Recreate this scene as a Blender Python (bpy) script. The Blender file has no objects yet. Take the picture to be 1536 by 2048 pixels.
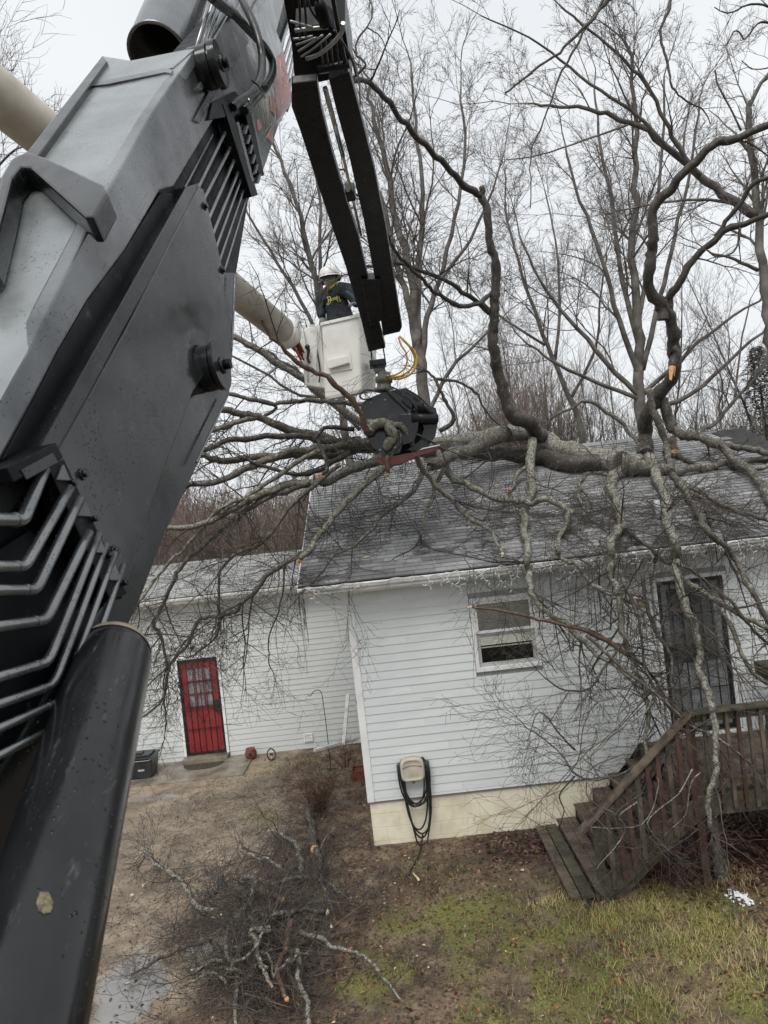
import bpy, bmesh, math, random
import numpy as np
from mathutils import Vector, Matrix, noise
random.seed(7); np.random.seed(7)
scene = bpy.context.scene
C = scene.collection

# ---------------------------------------------------------------- camera
F = 1420.0                      # focal length in pixels of a 1536x2048 picture
ROLL = math.radians(6.3)
CAM = Vector((0, 0, 4.9))
cr, sr = math.cos(ROLL), math.sin(ROLL)
RT = Vector((cr, 0, -sr)); UP = Vector((sr, 0, cr)); FW = Vector((0, 1, 0))
# the camera's up leans so that verticals tilt to the left in the picture
RT = Vector((cr, 0, -sr)); UP = Vector((sr, 0, cr))
cam_data = bpy.data.cameras.new("camera")
cam_data.sensor_fit = 'VERTICAL'; cam_data.sensor_height = 36.0
cam_data.lens = 36.0 * F / 2048.0
cam_data.clip_start = 0.05; cam_data.clip_end = 2000
cam = bpy.data.objects.new("camera", cam_data); C.objects.link(cam)
M = Matrix.Identity(4)
for i in range(3):
    M[i][0] = RT[i]; M[i][1] = UP[i]; M[i][2] = -FW[i]; M[i][3] = CAM[i]
cam.matrix_world = M
scene.camera = cam
# a phone held by the boom: slight softness very close and very far
cam_data.dof.use_dof = True; cam_data.dof.focus_distance = 9.0; cam_data.dof.aperture_fstop = 2.2*1.8
cam_data.dof.aperture_fstop = 9.0

# ---------------------------------------------------------------- world and sun (overcast)
w = bpy.data.worlds.new("World"); scene.world = w; w.use_nodes = True
nt = w.node_tree; nt.nodes.clear()
out = nt.nodes.new('ShaderNodeOutputWorld'); bg = nt.nodes.new('ShaderNodeBackground')
sky = nt.nodes.new('ShaderNodeTexSky'); sky.sky_type = 'NISHITA'; sky.sun_disc = False
SUN_EL, SUN_AZ = math.radians(55), math.radians(192)
sky.sun_elevation = SUN_EL; sky.sun_rotation = SUN_AZ
sky.air_density = 1.0; sky.dust_density = 4.0
mixs = nt.nodes.new('ShaderNodeMix'); mixs.data_type = 'RGBA'; mixs.inputs[0].default_value = 0.95
tc = nt.nodes.new('ShaderNodeTexCoord')
mp = nt.nodes.new('ShaderNodeMapping'); mp.inputs['Scale'].default_value = (1, 1, 2.2)
nz = nt.nodes.new('ShaderNodeTexNoise'); nz.inputs['Scale'].default_value = 1.6; nz.inputs['Detail'].default_value = 3
rp = nt.nodes.new('ShaderNodeValToRGB')
rp.color_ramp.elements[0].position = 0.3; rp.color_ramp.elements[0].color = (5.3, 5.5, 5.72, 1)
rp.color_ramp.elements[1].position = 0.7; rp.color_ramp.elements[1].color = (6.2, 6.38, 6.5, 1)
nt.links.new(tc.outputs['Generated'], mp.inputs['Vector']); nt.links.new(mp.outputs[0], nz.inputs['Vector'])
nt.links.new(nz.outputs['Fac'], rp.inputs['Fac'])
nt.links.new(sky.outputs[0], mixs.inputs[6]); nt.links.new(rp.outputs[0], mixs.inputs[7])
nt.links.new(mixs.outputs[2], bg.inputs['Color']); bg.inputs['Strength'].default_value = 0.1
nt.links.new(bg.outputs[0], out.inputs[0])
sd = bpy.data.lights.new("sun", 'SUN'); sd.energy = 1.5; sd.angle = math.radians(32); sd.color = (1, .975, .94)
so = bpy.data.objects.new("sun", sd); C.objects.link(so)
sdir = Vector((math.sin(SUN_AZ)*math.cos(SUN_EL), math.cos(SUN_AZ)*math.cos(SUN_EL), math.sin(SUN_EL)))
so.rotation_euler = sdir.to_track_quat('Z', 'Y').to_euler()
vs = scene.view_settings
vs.view_transform = 'Standard'; vs.look = 'None'; vs.gamma = 1; vs.use_curve_mapping = False
vs.exposure = 0.62

# ---------------------------------------------------------------- helpers
def ray(px, py):
    return RT*((px-768)/F) + UP*((1024-py)/F) + FW
def at(px, py, Y):              # point at distance Y in front of the camera
    return CAM + ray(px, py)*Y
def atz(px, py, z):             # point on the horizontal plane z
    r = ray(px, py); return CAM + r*((z-CAM.z)/r.z)

def tag(o, label=None, cat=None, group=None, kind=None):
    if label: o['label'] = label
    if cat: o['category'] = cat
    if group: o['group'] = group
    if kind: o['kind'] = kind
    return o
ORG = {}
def thing(name, label, cat, loc=(0, 0, 0), group=None):
    o = bpy.data.objects.new(name, None); C.objects.link(o); o.location = loc
    o.empty_display_size = .2
    ORG[o.name] = Vector(loc)
    return tag(o, label, cat, group)
def link(name, me, mat, parent=None, loc=None):
    o = bpy.data.objects.new(name, me); C.objects.link(o)
    if mat is not None and len(me.materials) == 0: me.materials.append(mat)
    if parent is not None: o.parent = parent
    if loc is not None: o.location = loc
    return o
def root_of(p):
    while p.parent is not None: p = p.parent
    return ORG.get(p.name, Vector((0, 0, 0)))

class MB:
    def __init__(s): s.v = []; s.f = []; s.sm = []
    def add(s, vs, fs, smooth=False):
        b = len(s.v); s.v += [tuple(v) for v in vs]
        s.f += [tuple(i+b for i in f) for f in fs]; s.sm += [smooth]*len(fs)
        return s
    def hexa(s, p):             # 8 corners: 0-3 lower loop, 4-7 upper loop
        return s.add(p, [(0, 3, 2, 1), (4, 5, 6, 7), (0, 1, 5, 4), (1, 2, 6, 5), (2, 3, 7, 6), (3, 0, 4, 7)])
    def box(s, x0, x1, y0, y1, z0, z1):
        return s.hexa([(x0, y0, z0), (x1, y0, z0), (x1, y1, z0), (x0, y1, z0), (x0, y0, z1), (x1, y0, z1), (x1, y1, z1), (x0, y1, z1)])
    def bar(s, a, b, w, h, up=Vector((0, 0, 1))):
        a = Vector(a); b = Vector(b); d = (b-a).normalized(); sd_ = d.cross(up)
        if sd_.length < 1e-4: sd_ = d.cross(Vector((1, 0, 0)))
        sd_.normalize(); u = sd_.cross(d)
        sd_ *= w/2; u *= h/2
        return s.hexa([a-sd_-u, a+sd_-u, b+sd_-u, b-sd_-u, a-sd_+u, a+sd_+u, b+sd_+u, b-sd_+u])
    def prism(s, poly, ext):    # closed polygon (list of Vector) extruded by vector ext
        n = len(poly); ext = Vector(ext)
        vs_ = list(poly)+[p+ext for p in poly]
        fs = [tuple(range(n)), tuple(range(2*n-1, n-1, -1))]+[(i, i+n, (i+1) % n+n, (i+1) % n) for i in range(n)]
        return s.add(vs_, fs)
    def tube(s, pts, rad, n=8, caps=True):
        pts = [Vector(p) for p in pts]; m = len(pts)
        if not hasattr(rad, '__len__'): rad = [rad]*m
        vs_ = []; u = None
        for i, p in enumerate(pts):
            t = (pts[min(i+1, m-1)]-pts[max(i-1, 0)])
            if t.length < 1e-9: t = Vector((0, 0, 1))
            t.normalize()
            if u is None:
                u = t.cross(Vector((0, 0, 1)))
                if u.length < .05: u = t.cross(Vector((1, 0, 0)))
            u = (u-t*u.dot(t)).normalized(); v = t.cross(u)
            for k in range(n):
                a = 2*math.pi*k/n
                vs_.append(p+(u*math.cos(a)+v*math.sin(a))*rad[i])
        fs = []
        for i in range(m-1):
            for k in range(n):
                k2 = (k+1) % n
                fs.append((i*n+k, i*n+k2, (i+1)*n+k2, (i+1)*n+k))
        s.add(vs_, fs, True)
        if caps:
            b = len(s.v)-len(vs_)
            s.f.append(tuple(b+k for k in range(n-1, -1, -1))); s.sm.append(False)
            s.f.append(tuple(b+(m-1)*n+k for k in range(n))); s.sm.append(False)
        return s
    def cyl(s, a, b, r, n=16, r2=None): return s.tube([a, b], [r, r if r2 is None else r2], n)
    def lathe(s, axis_o, axis_d, prof, n=20, hard=False):
        d = Vector(axis_d).normalized(); u = d.cross(Vector((0, 0, 1)))
        if u.length < .05: u = d.cross(Vector((1, 0, 0)))
        u.normalize(); v = d.cross(u); vs_ = []
        for (r, h) in prof:
            for k in range(n):
                a = 2*math.pi*k/n; vs_.append(Vector(axis_o)+d*h+(u*math.cos(a)+v*math.sin(a))*r)
        if hard:
            for i in range(len(prof)-1): s.add(vs_[i*n:(i+2)*n], [(k, (k+1) % n, n+(k+1) % n, n+k) for k in range(n)], True)
            return s
        fs = [(i*n+k, i*n+(k+1) % n, (i+1)*n+(k+1) % n, (i+1)*n+k) for i in range(len(prof)-1) for k in range(n)]
        return s.add(vs_, fs, True)
    def mesh(s, name, off=None):
        me = bpy.data.meshes.new(name)
        v = s.v if off is None else [(a[0]-off[0], a[1]-off[1], a[2]-off[2]) for a in s.v]
        me.from_pydata(v, [], s.f); me.polygons.foreach_set('use_smooth', s.sm); me.update()
        return me
    def build(s, name, mat, parent=None, bevel=0, label=None, cat=None, group=None, kind=None):
        off = root_of(parent) if parent is not None else None
        me = s.mesh(name, off); 
        if bevel:
            bm = bmesh.new(); bm.from_mesh(me)
            bmesh.ops.recalc_face_normals(bm, faces=bm.faces)
            es = [e for e in bm.edges if len(e.link_faces) == 2 and e.calc_face_angle(0) > .5]
            try: bmesh.ops.bevel(bm, geom=es, offset=bevel, segments=2, affect='EDGES', profile=.6, clamp_overlap=True)
            except Exception: pass
            bm.to_mesh(me); bm.free()
        else:
            bm = bmesh.new(); bm.from_mesh(me); bmesh.ops.recalc_face_normals(bm, faces=bm.faces); bm.to_mesh(me); bm.free()
        o = link(name, me, mat, parent)
        return tag(o, label, cat, group, kind)

def seg_mesh(name, P0, P1, R0, R1, n=3):
    """numpy frusta: many thin twig segments in one mesh"""
    P0 = np.asarray(P0, float); P1 = np.asarray(P1, float); R0 = np.asarray(R0, float); R1 = np.asarray(R1, float)
    N = len(P0); T = P1-P0; L = np.linalg.norm(T, axis=1, keepdims=True); T = T/np.maximum(L, 1e-9)
    ref = np.where(np.abs(T[:, 2:3]) > .9, np.array([[1., 0, 0]]), np.array([[0, 0, 1.]]))
    U = np.cross(T, ref); U /= np.maximum(np.linalg.norm(U, axis=1, keepdims=True), 1e-9); V = np.cross(T, U)
    P1 = P1+T*R1[:, None]*.5
    vs_ = np.empty((N, 2, n, 3))
    for k in range(n):
        a = 2*math.pi*k/n; d = U*math.cos(a)+V*math.sin(a)
        vs_[:, 0, k] = P0+d*R0[:, None]; vs_[:, 1, k] = P1+d*R1[:, None]
    base = (np.arange(N)*2*n)[:, None, None]
    k = np.arange(n); k2 = (k+1) % n
    q = np.stack([k, k2, k2+n, k+n], 1)[None]+base
    q = q.reshape(-1)
    me = bpy.data.meshes.new(name)
    me.vertices.add(N*2*n); me.vertices.foreach_set('co', vs_.reshape(-1))
    me.loops.add(len(q)); me.loops.foreach_set('vertex_index', q.astype(np.int32))
    nf = len(q)//4
    me.polygons.add(nf); me.polygons.foreach_set('loop_start', np.arange(0, nf*4, 4, dtype=np.int32))
    me.polygons.foreach_set('use_smooth', np.ones(nf, bool))
    me.update(calc_edges=True)
    return me

def quad_mesh(name, Q, attr=None, tri=False):
    """Q: (N,4,3) or (N,3,3) faces; attr: (N,) float per face named rnd"""
    Q = np.asarray(Q, float); N, k = Q.shape[:2]
    me = bpy.data.meshes.new(name)
    me.vertices.add(N*k); me.vertices.foreach_set('co', Q.reshape(-1))
    me.loops.add(N*k); me.loops.foreach_set('vertex_index', np.arange(N*k, dtype=np.int32))
    me.polygons.add(N); me.polygons.foreach_set('loop_start', np.arange(0, N*k, k, dtype=np.int32))
    me.update(calc_edges=True)
    if attr is not None:
        a = me.attributes.new('rnd', 'FLOAT', 'FACE'); a.data.foreach_set('value', np.asarray(attr, np.float32))
    return me

# ---------------------------------------------------------------- materials
def new_mat(name):
    m = bpy.data.materials.new(name); m.use_nodes = True
    n = m.node_tree.nodes; l = m.node_tree.links
    return m, n, l, n['Principled BSDF']
def noise_node(n, l, scale, detail=4, coord='Object', rough=.55, stretch=None):
    tc_ = n.new('ShaderNodeTexCoord') if coord != 'Pos' else n.new('ShaderNodeNewGeometry')
    src = tc_.outputs[coord] if coord != 'Pos' else tc_.outputs['Position']
    if stretch:
        mp_ = n.new('ShaderNodeMapping'); mp_.inputs['Scale'].default_value = stretch
        l.new(src, mp_.inputs['Vector']); src = mp_.outputs[0]
    t = n.new('ShaderNodeTexNoise'); t.inputs['Scale'].default_value = scale; t.inputs['Detail'].default_value = detail
    t.inputs['Roughness'].default_value = rough
    l.new(src, t.inputs['Vector']); return t
def ramp(n, l, fac, stops):
    r = n.new('ShaderNodeValToRGB'); e = r.color_ramp.elements
    while len(e) < len(stops): e.new(.5)
    for i, (p, c) in enumerate(stops):
        e[i].position = p; e[i].color = (c[0], c[1], c[2], 1) if hasattr(c, '__len__') else (c, c, c, 1)
    l.new(fac, r.inputs['Fac']); return r
def mixc(n, l, fac, a, b):
    m = n.new('ShaderNodeMix'); m.data_type = 'RGBA'
    for sock, v in ((0, fac), (6, a), (7, b)):
        if hasattr(v, 'is_output') or hasattr(v, 'links'): l.new(v, m.inputs[sock])
        elif hasattr(v, '__len__'): m.inputs[sock].default_value = (v[0], v[1], v[2], 1)
        else: m.inputs[sock].default_value = v
    return m.outputs[2]
def bumpn(n, l, h, strength, dist, b):
    bp = n.new('ShaderNodeBump'); bp.inputs['Strength'].default_value = strength; bp.inputs['Distance'].default_value = dist
    l.new(h, bp.inputs['Height']); l.new(bp.outputs[0], b.inputs['Normal']); return bp
def simple(name, c1, c2, rough=.6, scale=8, metal=0, bump=0, bscale=40, detail=5, coord='Object', spec=.5, stretch=None, coat=0, rv=.12, lo=.35, hi=.65):
    m, n, l, b = new_mat(name)
    t = noise_node(n, l, scale, detail, coord, stretch=stretch)
    r = ramp(n, l, t.outputs['Fac'], [(lo, c1), (hi, c2)])
    l.new(r.outputs[0], b.inputs['Base Color'])
    rr = n.new('ShaderNodeMapRange'); rr.inputs[3].default_value = max(.02, rough-rv); rr.inputs[4].default_value = min(1, rough+rv)
    rr.inputs[1].default_value = .3; rr.inputs[2].default_value = .7
    t3 = noise_node(n, l, scale*2.7, 4, coord)
    l.new(t3.outputs['Fac'], rr.inputs[0]); l.new(rr.outputs[0], b.inputs['Roughness'])
    b.inputs['Metallic'].default_value = metal; b.inputs['Specular IOR Level'].default_value = spec
    b.inputs['Coat Weight'].default_value = coat
    if bump:
        t2 = noise_node(n, l, bscale, 4, coord, stretch=stretch); bumpn(n, l, t2.outputs['Fac'], bump, .01, b)
    return m
def bark(name, dark, mid, lich, amount, scale=9, wet=.6):
    m, n, l, b = new_mat(name)
    t1 = noise_node(n, l, scale*1.2, 6, 'Object', .65, (1, 1, 1)); r1 = ramp(n, l, t1.outputs['Fac'], [(.32, dark), (.68, mid)])
    t2 = noise_node(n, l, scale*2.6, 5, 'Object', .62)
    lo = .60-.17*amount
    r2 = ramp(n, l, t2.outputs['Fac'], [(lo, 0), (lo+.05, 1)])
    t5 = noise_node(n, l, scale*9, 3, 'Object', .6)
    r5 = ramp(n, l, t5.outputs['Fac'], [(.38, .0), (.56, 1)])
    g = n.new('ShaderNodeNewGeometry'); sx = n.new('ShaderNodeSeparateXYZ'); l.new(g.outputs['Normal'], sx.inputs[0])
    mr = n.new('ShaderNodeMapRange'); mr.inputs[1].default_value = -.9; mr.inputs[2].default_value = .7; mr.inputs[3].default_value = .15; mr.inputs[4].default_value = 1
    l.new(sx.outputs['Z'], mr.inputs[0])
    mu = n.new('ShaderNodeMath'); mu.operation = 'MULTIPLY'; l.new(r2.outputs[0], mu.inputs[0]); l.new(mr.outputs[0], mu.inputs[1])
    mu2 = n.new('ShaderNodeMath'); mu2.operation = 'MULTIPLY'; l.new(mu.outputs[0], mu2.inputs[0]); l.new(r5.outputs[0], mu2.inputs[1])
    t4 = noise_node(n, l, scale*.7, 2); rl = ramp(n, l, t4.outputs['Fac'], [(.35, lich), (.65, (lich[0]*.66, lich[1]*.70, lich[2]*.55))])
    c = mixc(n, l, mu2.outputs[0], r1.outputs[0], rl.outputs[0])
    l.new(c, b.inputs['Base Color']); b.inputs['Roughness'].default_value = wet
    t3 = noise_node(n, l, scale*5, 5, 'Object', .7)
    bumpn(n, l, t3.outputs['Fac'], .9, .012, b)
    return m
MAT = {}
MAT['siding'] = simple('white_siding', (.62, .655, .65), (.74, .765, .755), .42, 1.3, bump=.06, bscale=60, stretch=(1, 1, 3))
MAT['siding_dirty'] = simple('aged_siding', (.54, .56, .55), (.72, .735, .72), .45, 1.1, bump=.06, bscale=60, stretch=(.6, 1, 3))
MAT['trim'] = simple('white_trim', (.74, .75, .74), (.84, .84, .83), .4, 4)
MAT['gutter'] = simple('gutter_white', (.50, .50, .47), (.74, .74, .72), .35, 5, stretch=(.6, 1, 2))
MAT['soffit'] = simple('soffit_vinyl', (.5, .5, .49), (.6, .6, .59), .5, 3)
MAT['core'] = simple('sheathing', (.30, .30, .29), (.38, .38, .37), .8, 3)
MAT['block'] = simple('painted_block', (.64, .56, .39), (.85, .79, .62), .75, 2.2, bump=.35, bscale=45, coord='Pos', lo=.28, hi=.55)
MAT['mortar'] = simple('mortar', (.60, .57, .46), (.70, .67, .56), .85, 9, bump=.3)
MAT['glass'] = simple('window_glass', (.03, .038, .038), (.13, .14, .14), .05, 2, rv=.03)
MAT['blind'] = simple('blind_slat', (.62, .61, .55), (.72, .71, .65), .5, 5)
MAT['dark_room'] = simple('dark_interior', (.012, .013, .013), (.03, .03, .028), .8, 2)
MAT['red_paint'] = simple('red_door_paint', (.22, .016, .02), (.30, .028, .031), .38, 2.5)
MAT['door_white'] = simple('grey_white_door', (.17, .18, .19), (.25, .26, .27), .4, 2)
MAT['black_iron'] = simple('black_iron', (.008, .008, .009), (.02, .02, .021), .4, 12, metal=.2)
MAT['plastic_black'] = simple('black_plastic', (.014, .017, .019), (.028, .031, .033), .35, 6)
MAT['plastic_tan'] = simple('beige_plastic', (.47, .42, .33), (.57, .52, .43), .45, 5)
MAT['terracotta'] = simple('terracotta', (.13, .04, .03), (.22, .07, .05), .7, 9, bump=.2)
MAT['hose'] = simple('hose_rubber', (.010, .011, .012), (.026, .028, .029), .34, 14)
MAT['hose_yellow'] = simple('yellow_hose', (.38, .22, .02), (.55, .34, .04), .4, 14)
MAT['hose_red'] = simple('red_hose', (.45, .05, .02), (.6, .1, .04), .4, 14)
MAT['concrete'] = simple('wet_concrete', (.13, .11, .085), (.27, .24, .19), .38, 3.2, bump=.3, bscale=30, rv=.22, coord='Pos')
MAT['deck'] = simple('weathered_deck', (.05, .04, .029), (.15, .115, .08), .55, 5, bump=.5, bscale=22, coord='Object', stretch=(1, 1, 1), rv=.2)
MAT['deck_red'] = simple('stained_baluster', (.045, .022, .016), (.10, .052, .036), .6, 5, bump=.4, bscale=22)
MAT['deck_green'] = simple('mossy_board', (.035, .036, .022), (.095, .088, .055), .6, 6, bump=.5, bscale=22)
MAT['bark_old'] = bark('lichen_bark', (.030, .026, .021), (.115, .10, .085), (.33, .325, .28), .50, 9)
MAT['bark_pale'] = bark('pale_lichen_bark', (.038, .033, .027), (.15, .135, .115), (.42, .41, .355), .85, 9)
MAT['bark_dark'] = bark('dark_wet_bark', (.016, .013, .011), (.055, .045, .036), (.22, .23, .18), .22, 8, .5)
MAT['bark_red'] = bark('stripped_bark', (.045, .024, .017), (.145, .08, .052), (.3, .28, .22), .2, 8, .5)
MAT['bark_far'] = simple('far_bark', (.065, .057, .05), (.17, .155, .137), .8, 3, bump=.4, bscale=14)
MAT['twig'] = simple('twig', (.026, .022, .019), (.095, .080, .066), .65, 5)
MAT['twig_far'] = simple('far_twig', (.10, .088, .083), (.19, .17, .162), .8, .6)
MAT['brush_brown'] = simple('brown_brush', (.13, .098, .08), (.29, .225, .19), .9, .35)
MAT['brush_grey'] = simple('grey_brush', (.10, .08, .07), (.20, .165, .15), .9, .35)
MAT['cutwood'] = simple('fresh_cut_wood', (.52, .22, .07), (.72, .44, .22), .6, 40, bump=.5, bscale=90)
MAT['cutpale'] = simple('pale_split_wood', (.55, .42, .25), (.78, .66, .46), .6, 40, bump=.5, bscale=90)
# ================================================================ GROUND
def sstep(a, b, x):
    t = np.clip((x-a)/(b-a), 0, 1); return t*t*(3-2*t)
def base_h(x, y):
    x = np.asarray(x, float); y = np.asarray(y, float)
    h = -0.30*sstep(10.5, 15.5, y)*sstep(1.5, -.9, x)
    h = h+(-.06)*sstep(-1.5, -3.5, x)*sstep(13, 8, y)
    far = sstep(22, 60, y); h = h+far*1.6
    return h
def fbm(x, y, s, o=4, seed=0.):
    out_ = np.empty(len(x))
    for i in range(len(x)):
        out_[i] = noise.fractal(Vector((x[i]*s+seed, y[i]*s-seed, seed*.37)), .9, 2.1, o)
    return out_
def ground_h(x, y):            # scalar, used to stand things
    return float(base_h(x, y))
GX = np.arange(-7.6, 7.01, .055); GY = np.arange(4.6, 16.6, .055)
xx, yy = np.meshgrid(GX, GY); X = xx.ravel(); Y = yy.ravel()
n1 = fbm(X, Y, .55, 3, 3.1); n2 = fbm(X, Y, 1.9, 4, 9.7); n3 = fbm(X, Y, 7.5, 3, 5.3)
def mask_drive(X, Y, n1, n2):
    # gravel and mud drive: left of a wavering line that runs away from the camera
    edge = -2.55+.10*(Y-8)-.32*np.clip(Y-11.5, 0, 3)+.3*n1+.16*n2
    return sstep(.28, -.28, X-edge)
def mask_grass(X, Y, n1, n2):
    g = sstep(-2.3, .7, X+.9*n2)*sstep(9.9, 8.3, Y+.5*n1)*sstep(5.2, 3.0, X+.5*n1)
    g = np.maximum(g, .75*sstep(1.2, 2.6, X)*sstep(8.7, 8.0, Y))
    g = np.maximum(g, .55*sstep(.7, .1, np.abs(X+1.55+.2*n2))*sstep(12.3, 12.9, Y)*sstep(15.2, 14.6, Y))
    g = np.maximum(g, .6*sstep(.5, .1, np.hypot(X+2.5, Y-11.9)))
    return np.clip(g*(.72+1.3*n2+.3*n1), 0, 1)
dm = mask_drive(X, Y, n1, n2); gm = mask_grass(X, Y, n1, n2)
pud = sstep(.02, .16, n2*.22+.50-np.hypot((X+3.3)*1.0, (Y-7.8)*.55)+.0*n1)
pud = np.maximum(pud, sstep(.02, .12, .30+.15*n2-np.hypot((X+2.75)*1.1, (Y-8.45)*1.3)))
pud2 = sstep(.0, .15, .35+.3*n2-np.hypot((X+5.1)*.45, (Y-14.1)*1.6))
leafm = sstep(2.4, 3.3, X)*sstep(7.9, 8.9, Y)+sstep(1.0, .3, np.abs(X-1.5))*sstep(9.3, 9.9, Y)
leafm = np.clip(leafm, 0, 1)
H = base_h(X, Y)+.035*n2*(1-dm)+.012*n2*dm+.012*n3*(1-.6*dm)+.02*gm
H = H*(1-pud)+(-.075)*pud
near_wall = sstep(.35, .0, np.where(X > -.72, 10.5-Y, 99)); H = H*(1-near_wall)+(-.01+.01*n3)*near_wall
nx, ny = len(GX), len(GY)
idx = np.arange(nx*ny).reshape(ny, nx)
q = np.stack([idx[:-1, :-1], idx[:-1, 1:], idx[1:, 1:], idx[1:, :-1]], -1).reshape(-1, 4)
me = bpy.data.meshes.new('ground'); me.vertices.add(nx*ny)
me.vertices.foreach_set('co', np.stack([X, Y, H], 1).reshape(-1))
me.loops.add(q.size); me.loops.foreach_set('vertex_index', q.reshape(-1).astype(np.int32))
me.polygons.add(len(q)); me.polygons.foreach_set('loop_start', np.arange(0, q.size, 4, dtype=np.int32))
me.polygons.foreach_set('use_smooth', np.ones(len(q), bool)); me.update(calc_edges=True)
def vattr(me, name, vals):
    a = me.attributes.new(name, 'FLOAT', 'POINT'); a.data.foreach_set('value', np.asarray(vals, np.float32))
for nm, v in (('drive', dm), ('grass', gm), ('puddle', np.maximum(pud, .8*pud2)), ('leafy', leafm)): vattr(me, nm, v)

m, n, l, b = new_mat('yard_ground')
def attr(nm):
    a = n.new('ShaderNodeAttribute'); a.attribute_name = nm; return a.outputs['Fac']
def mth(op, a, b_, clamp=False):
    k = n.new('ShaderNodeMath'); k.operation = op; k.use_clamp = clamp
    for i, v in enumerate((a, b_)):
        if hasattr(v, 'links'): l.new(v, k.inputs[i])
        else: k.inputs[i].default_value = v
    return k.outputs[0]
tA = noise_node(n, l, 3.2, 7, 'Pos', .68); tB = noise_node(n, l, 38, 6, 'Pos', .7); tC = noise_node(n, l, 130, 3, 'Pos', .7)
soil = ramp(n, l, tA.outputs['Fac'], [(.3, (.065, .043, .028)), (.5, (.18, .126, .082)), (.72, (.36, .265, .175))])
gravel = ramp(n, l, tA.outputs['Fac'], [(.28, (.23, .175, .12)), (.55, (.38, .30, .215)), (.75, (.48, .395, .295))])
peb = ramp(n, l, tC.outputs['Fac'], [(.3, .45), (.5, 1.0), (.72, 1.9)])
gm_ = mixc(n, l, 1.0, gravel.outputs[0], peb.outputs[0]); n[-1] if False else None
mx = n.new('ShaderNodeMix'); mx.data_type = 'RGBA'; mx.blend_type = 'MULTIPLY'; mx.inputs[0].default_value = .8
l.new(gravel.outputs[0], mx.inputs[6]); l.new(peb.outputs[0], mx.inputs[7])
grs = ramp(n, l, tB.outputs['Fac'], [(.25, (.055, .05, .018)), (.45, (.15, .155, .035)), (.6, (.26, .235, .075)), (.75, (.36, .30, .13))])
leafc = ramp(n, l, tB.outputs['Fac'], [(.3, (.02, .010, .009)), (.5, (.06, .022, .016)), (.7, (.10, .045, .03))])
sp = ramp(n, l, tB.outputs['Fac'], [(.32, .5), (.5, 1.0), (.68, 1.6)])
mx2 = n.new('ShaderNodeMix'); mx2.data_type = 'RGBA'; mx2.blend_type = 'MULTIPLY'; mx2.inputs[0].default_value = .8
l.new(soil.outputs[0], mx2.inputs[6]); l.new(sp.outputs[0], mx2.inputs[7])
nA = mth('SUBTRACT', tA.outputs['Fac'], .5); nA = mth('MULTIPLY', nA, 1.1)
dfac = mth('ADD', attr('drive'), nA, True)
c = mixc(n, l, dfac, mx2.outputs[2], mx.outputs[2])
nB = mth('MULTIPLY', mth('SUBTRACT', tB.outputs['Fac'], .52), 2.6)
gfac = mth('MULTIPLY', mth('ADD', attr('grass'), nB, True), attr('grass'), True)
c = mixc(n, l, gfac, c, grs.outputs[0])
c = mixc(n, l, attr('leafy'), c, leafc.outputs[0])
def mul0(n_, l_, a, b_):
    k = n_.new('ShaderNodeMix'); k.data_type = 'RGBA'; k.blend_type = 'MULTIPLY'; k.inputs[0].default_value = 1
    l_.new(a, k.inputs[6]); l_.new(b_, k.inputs[7]); return k.outputs[2]
mx3 = n.new('ShaderNodeMix'); mx3.data_type = 'RGBA'; mx3.blend_type = 'MULTIPLY'; mx3.inputs[0].default_value = 1
tW = noise_node(n, l, .9, 5, 'Pos', .6); wetm = ramp(n, l, tW.outputs['Fac'], [(.40, .62), (.58, 1.05)])
l.new(mul0(n, l, c, wetm.outputs[0]), mx3.inputs[6]); mx3.inputs[7].default_value = (1, 1, 1, 1)
l.new(mixc(n, l, attr('puddle'), mx3.outputs[2], (.24, .235, .23)), b.inputs['Base Color'])
tw = noise_node(n, l, 1.3, 4, 'Pos')
rw = ramp(n, l, tw.outputs['Fac'], [(.38, .16), (.62, .62)])
pr = mixc(n, l, attr('puddle'), rw.outputs[0], (.02, .02, .02))
l.new(pr, b.inputs['Roughness'])
hh = mth('ADD', mth('MULTIPLY', tB.outputs['Fac'], 1.0), mth('MULTIPLY', tC.outputs['Fac'], .4))
bp = n.new('ShaderNodeBump'); bp.inputs['Distance'].default_value = .03
inv = mth('SUBTRACT', .9, attr('puddle'), True); l.new(inv, bp.inputs['Strength']); l.new(hh, bp.inputs['Height']); l.new(bp.outputs[0], b.inputs['Normal'])
MAT['ground'] = m
g = link('ground', me, MAT['ground']); tag(g, kind='structure')
# far sheet out to the horizon, lying under and beyond the yard
fx = np.unique(np.concatenate([np.linspace(-700, -30, 12), np.linspace(-30, 30, 41), np.linspace(30, 700, 12)]))
fy = np.unique(np.concatenate([np.linspace(-400, -10, 8), np.linspace(-10, 22, 23), np.linspace(22, 90, 25), np.linspace(90, 1400, 12)]))
a_, b_ = np.meshgrid(fx, fy); a_ = a_.ravel(); b_ = b_.ravel()
hz = base_h(a_, b_)-.12+.5*sstep(40, 130, b_)*np.sin(a_*.03)
hz += 6*sstep(60, 400, b_)
idx = np.arange(len(fx)*len(fy)).reshape(len(fy), len(fx))
q = np.stack([idx[:-1, :-1], idx[:-1, 1:], idx[1:, 1:], idx[1:, :-1]], -1).reshape(-1, 4)
me = bpy.data.meshes.new('terrain'); me.from_pydata(np.stack([a_, b_, hz], 1).tolist(), [], q.tolist()); me.update()
MAT['terrain'] = simple('brown_field', (.06, .045, .03), (.12, .09, .06), .9, .4, bump=.3)
tag(link('terrain', me, MAT['terrain']), kind='structure')
tag(MB().box(-6.9, -3.55, 14.95, 16.28, -.42, -.262).build('walkway', MAT['concrete'], bevel=.01), kind='structure')

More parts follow.
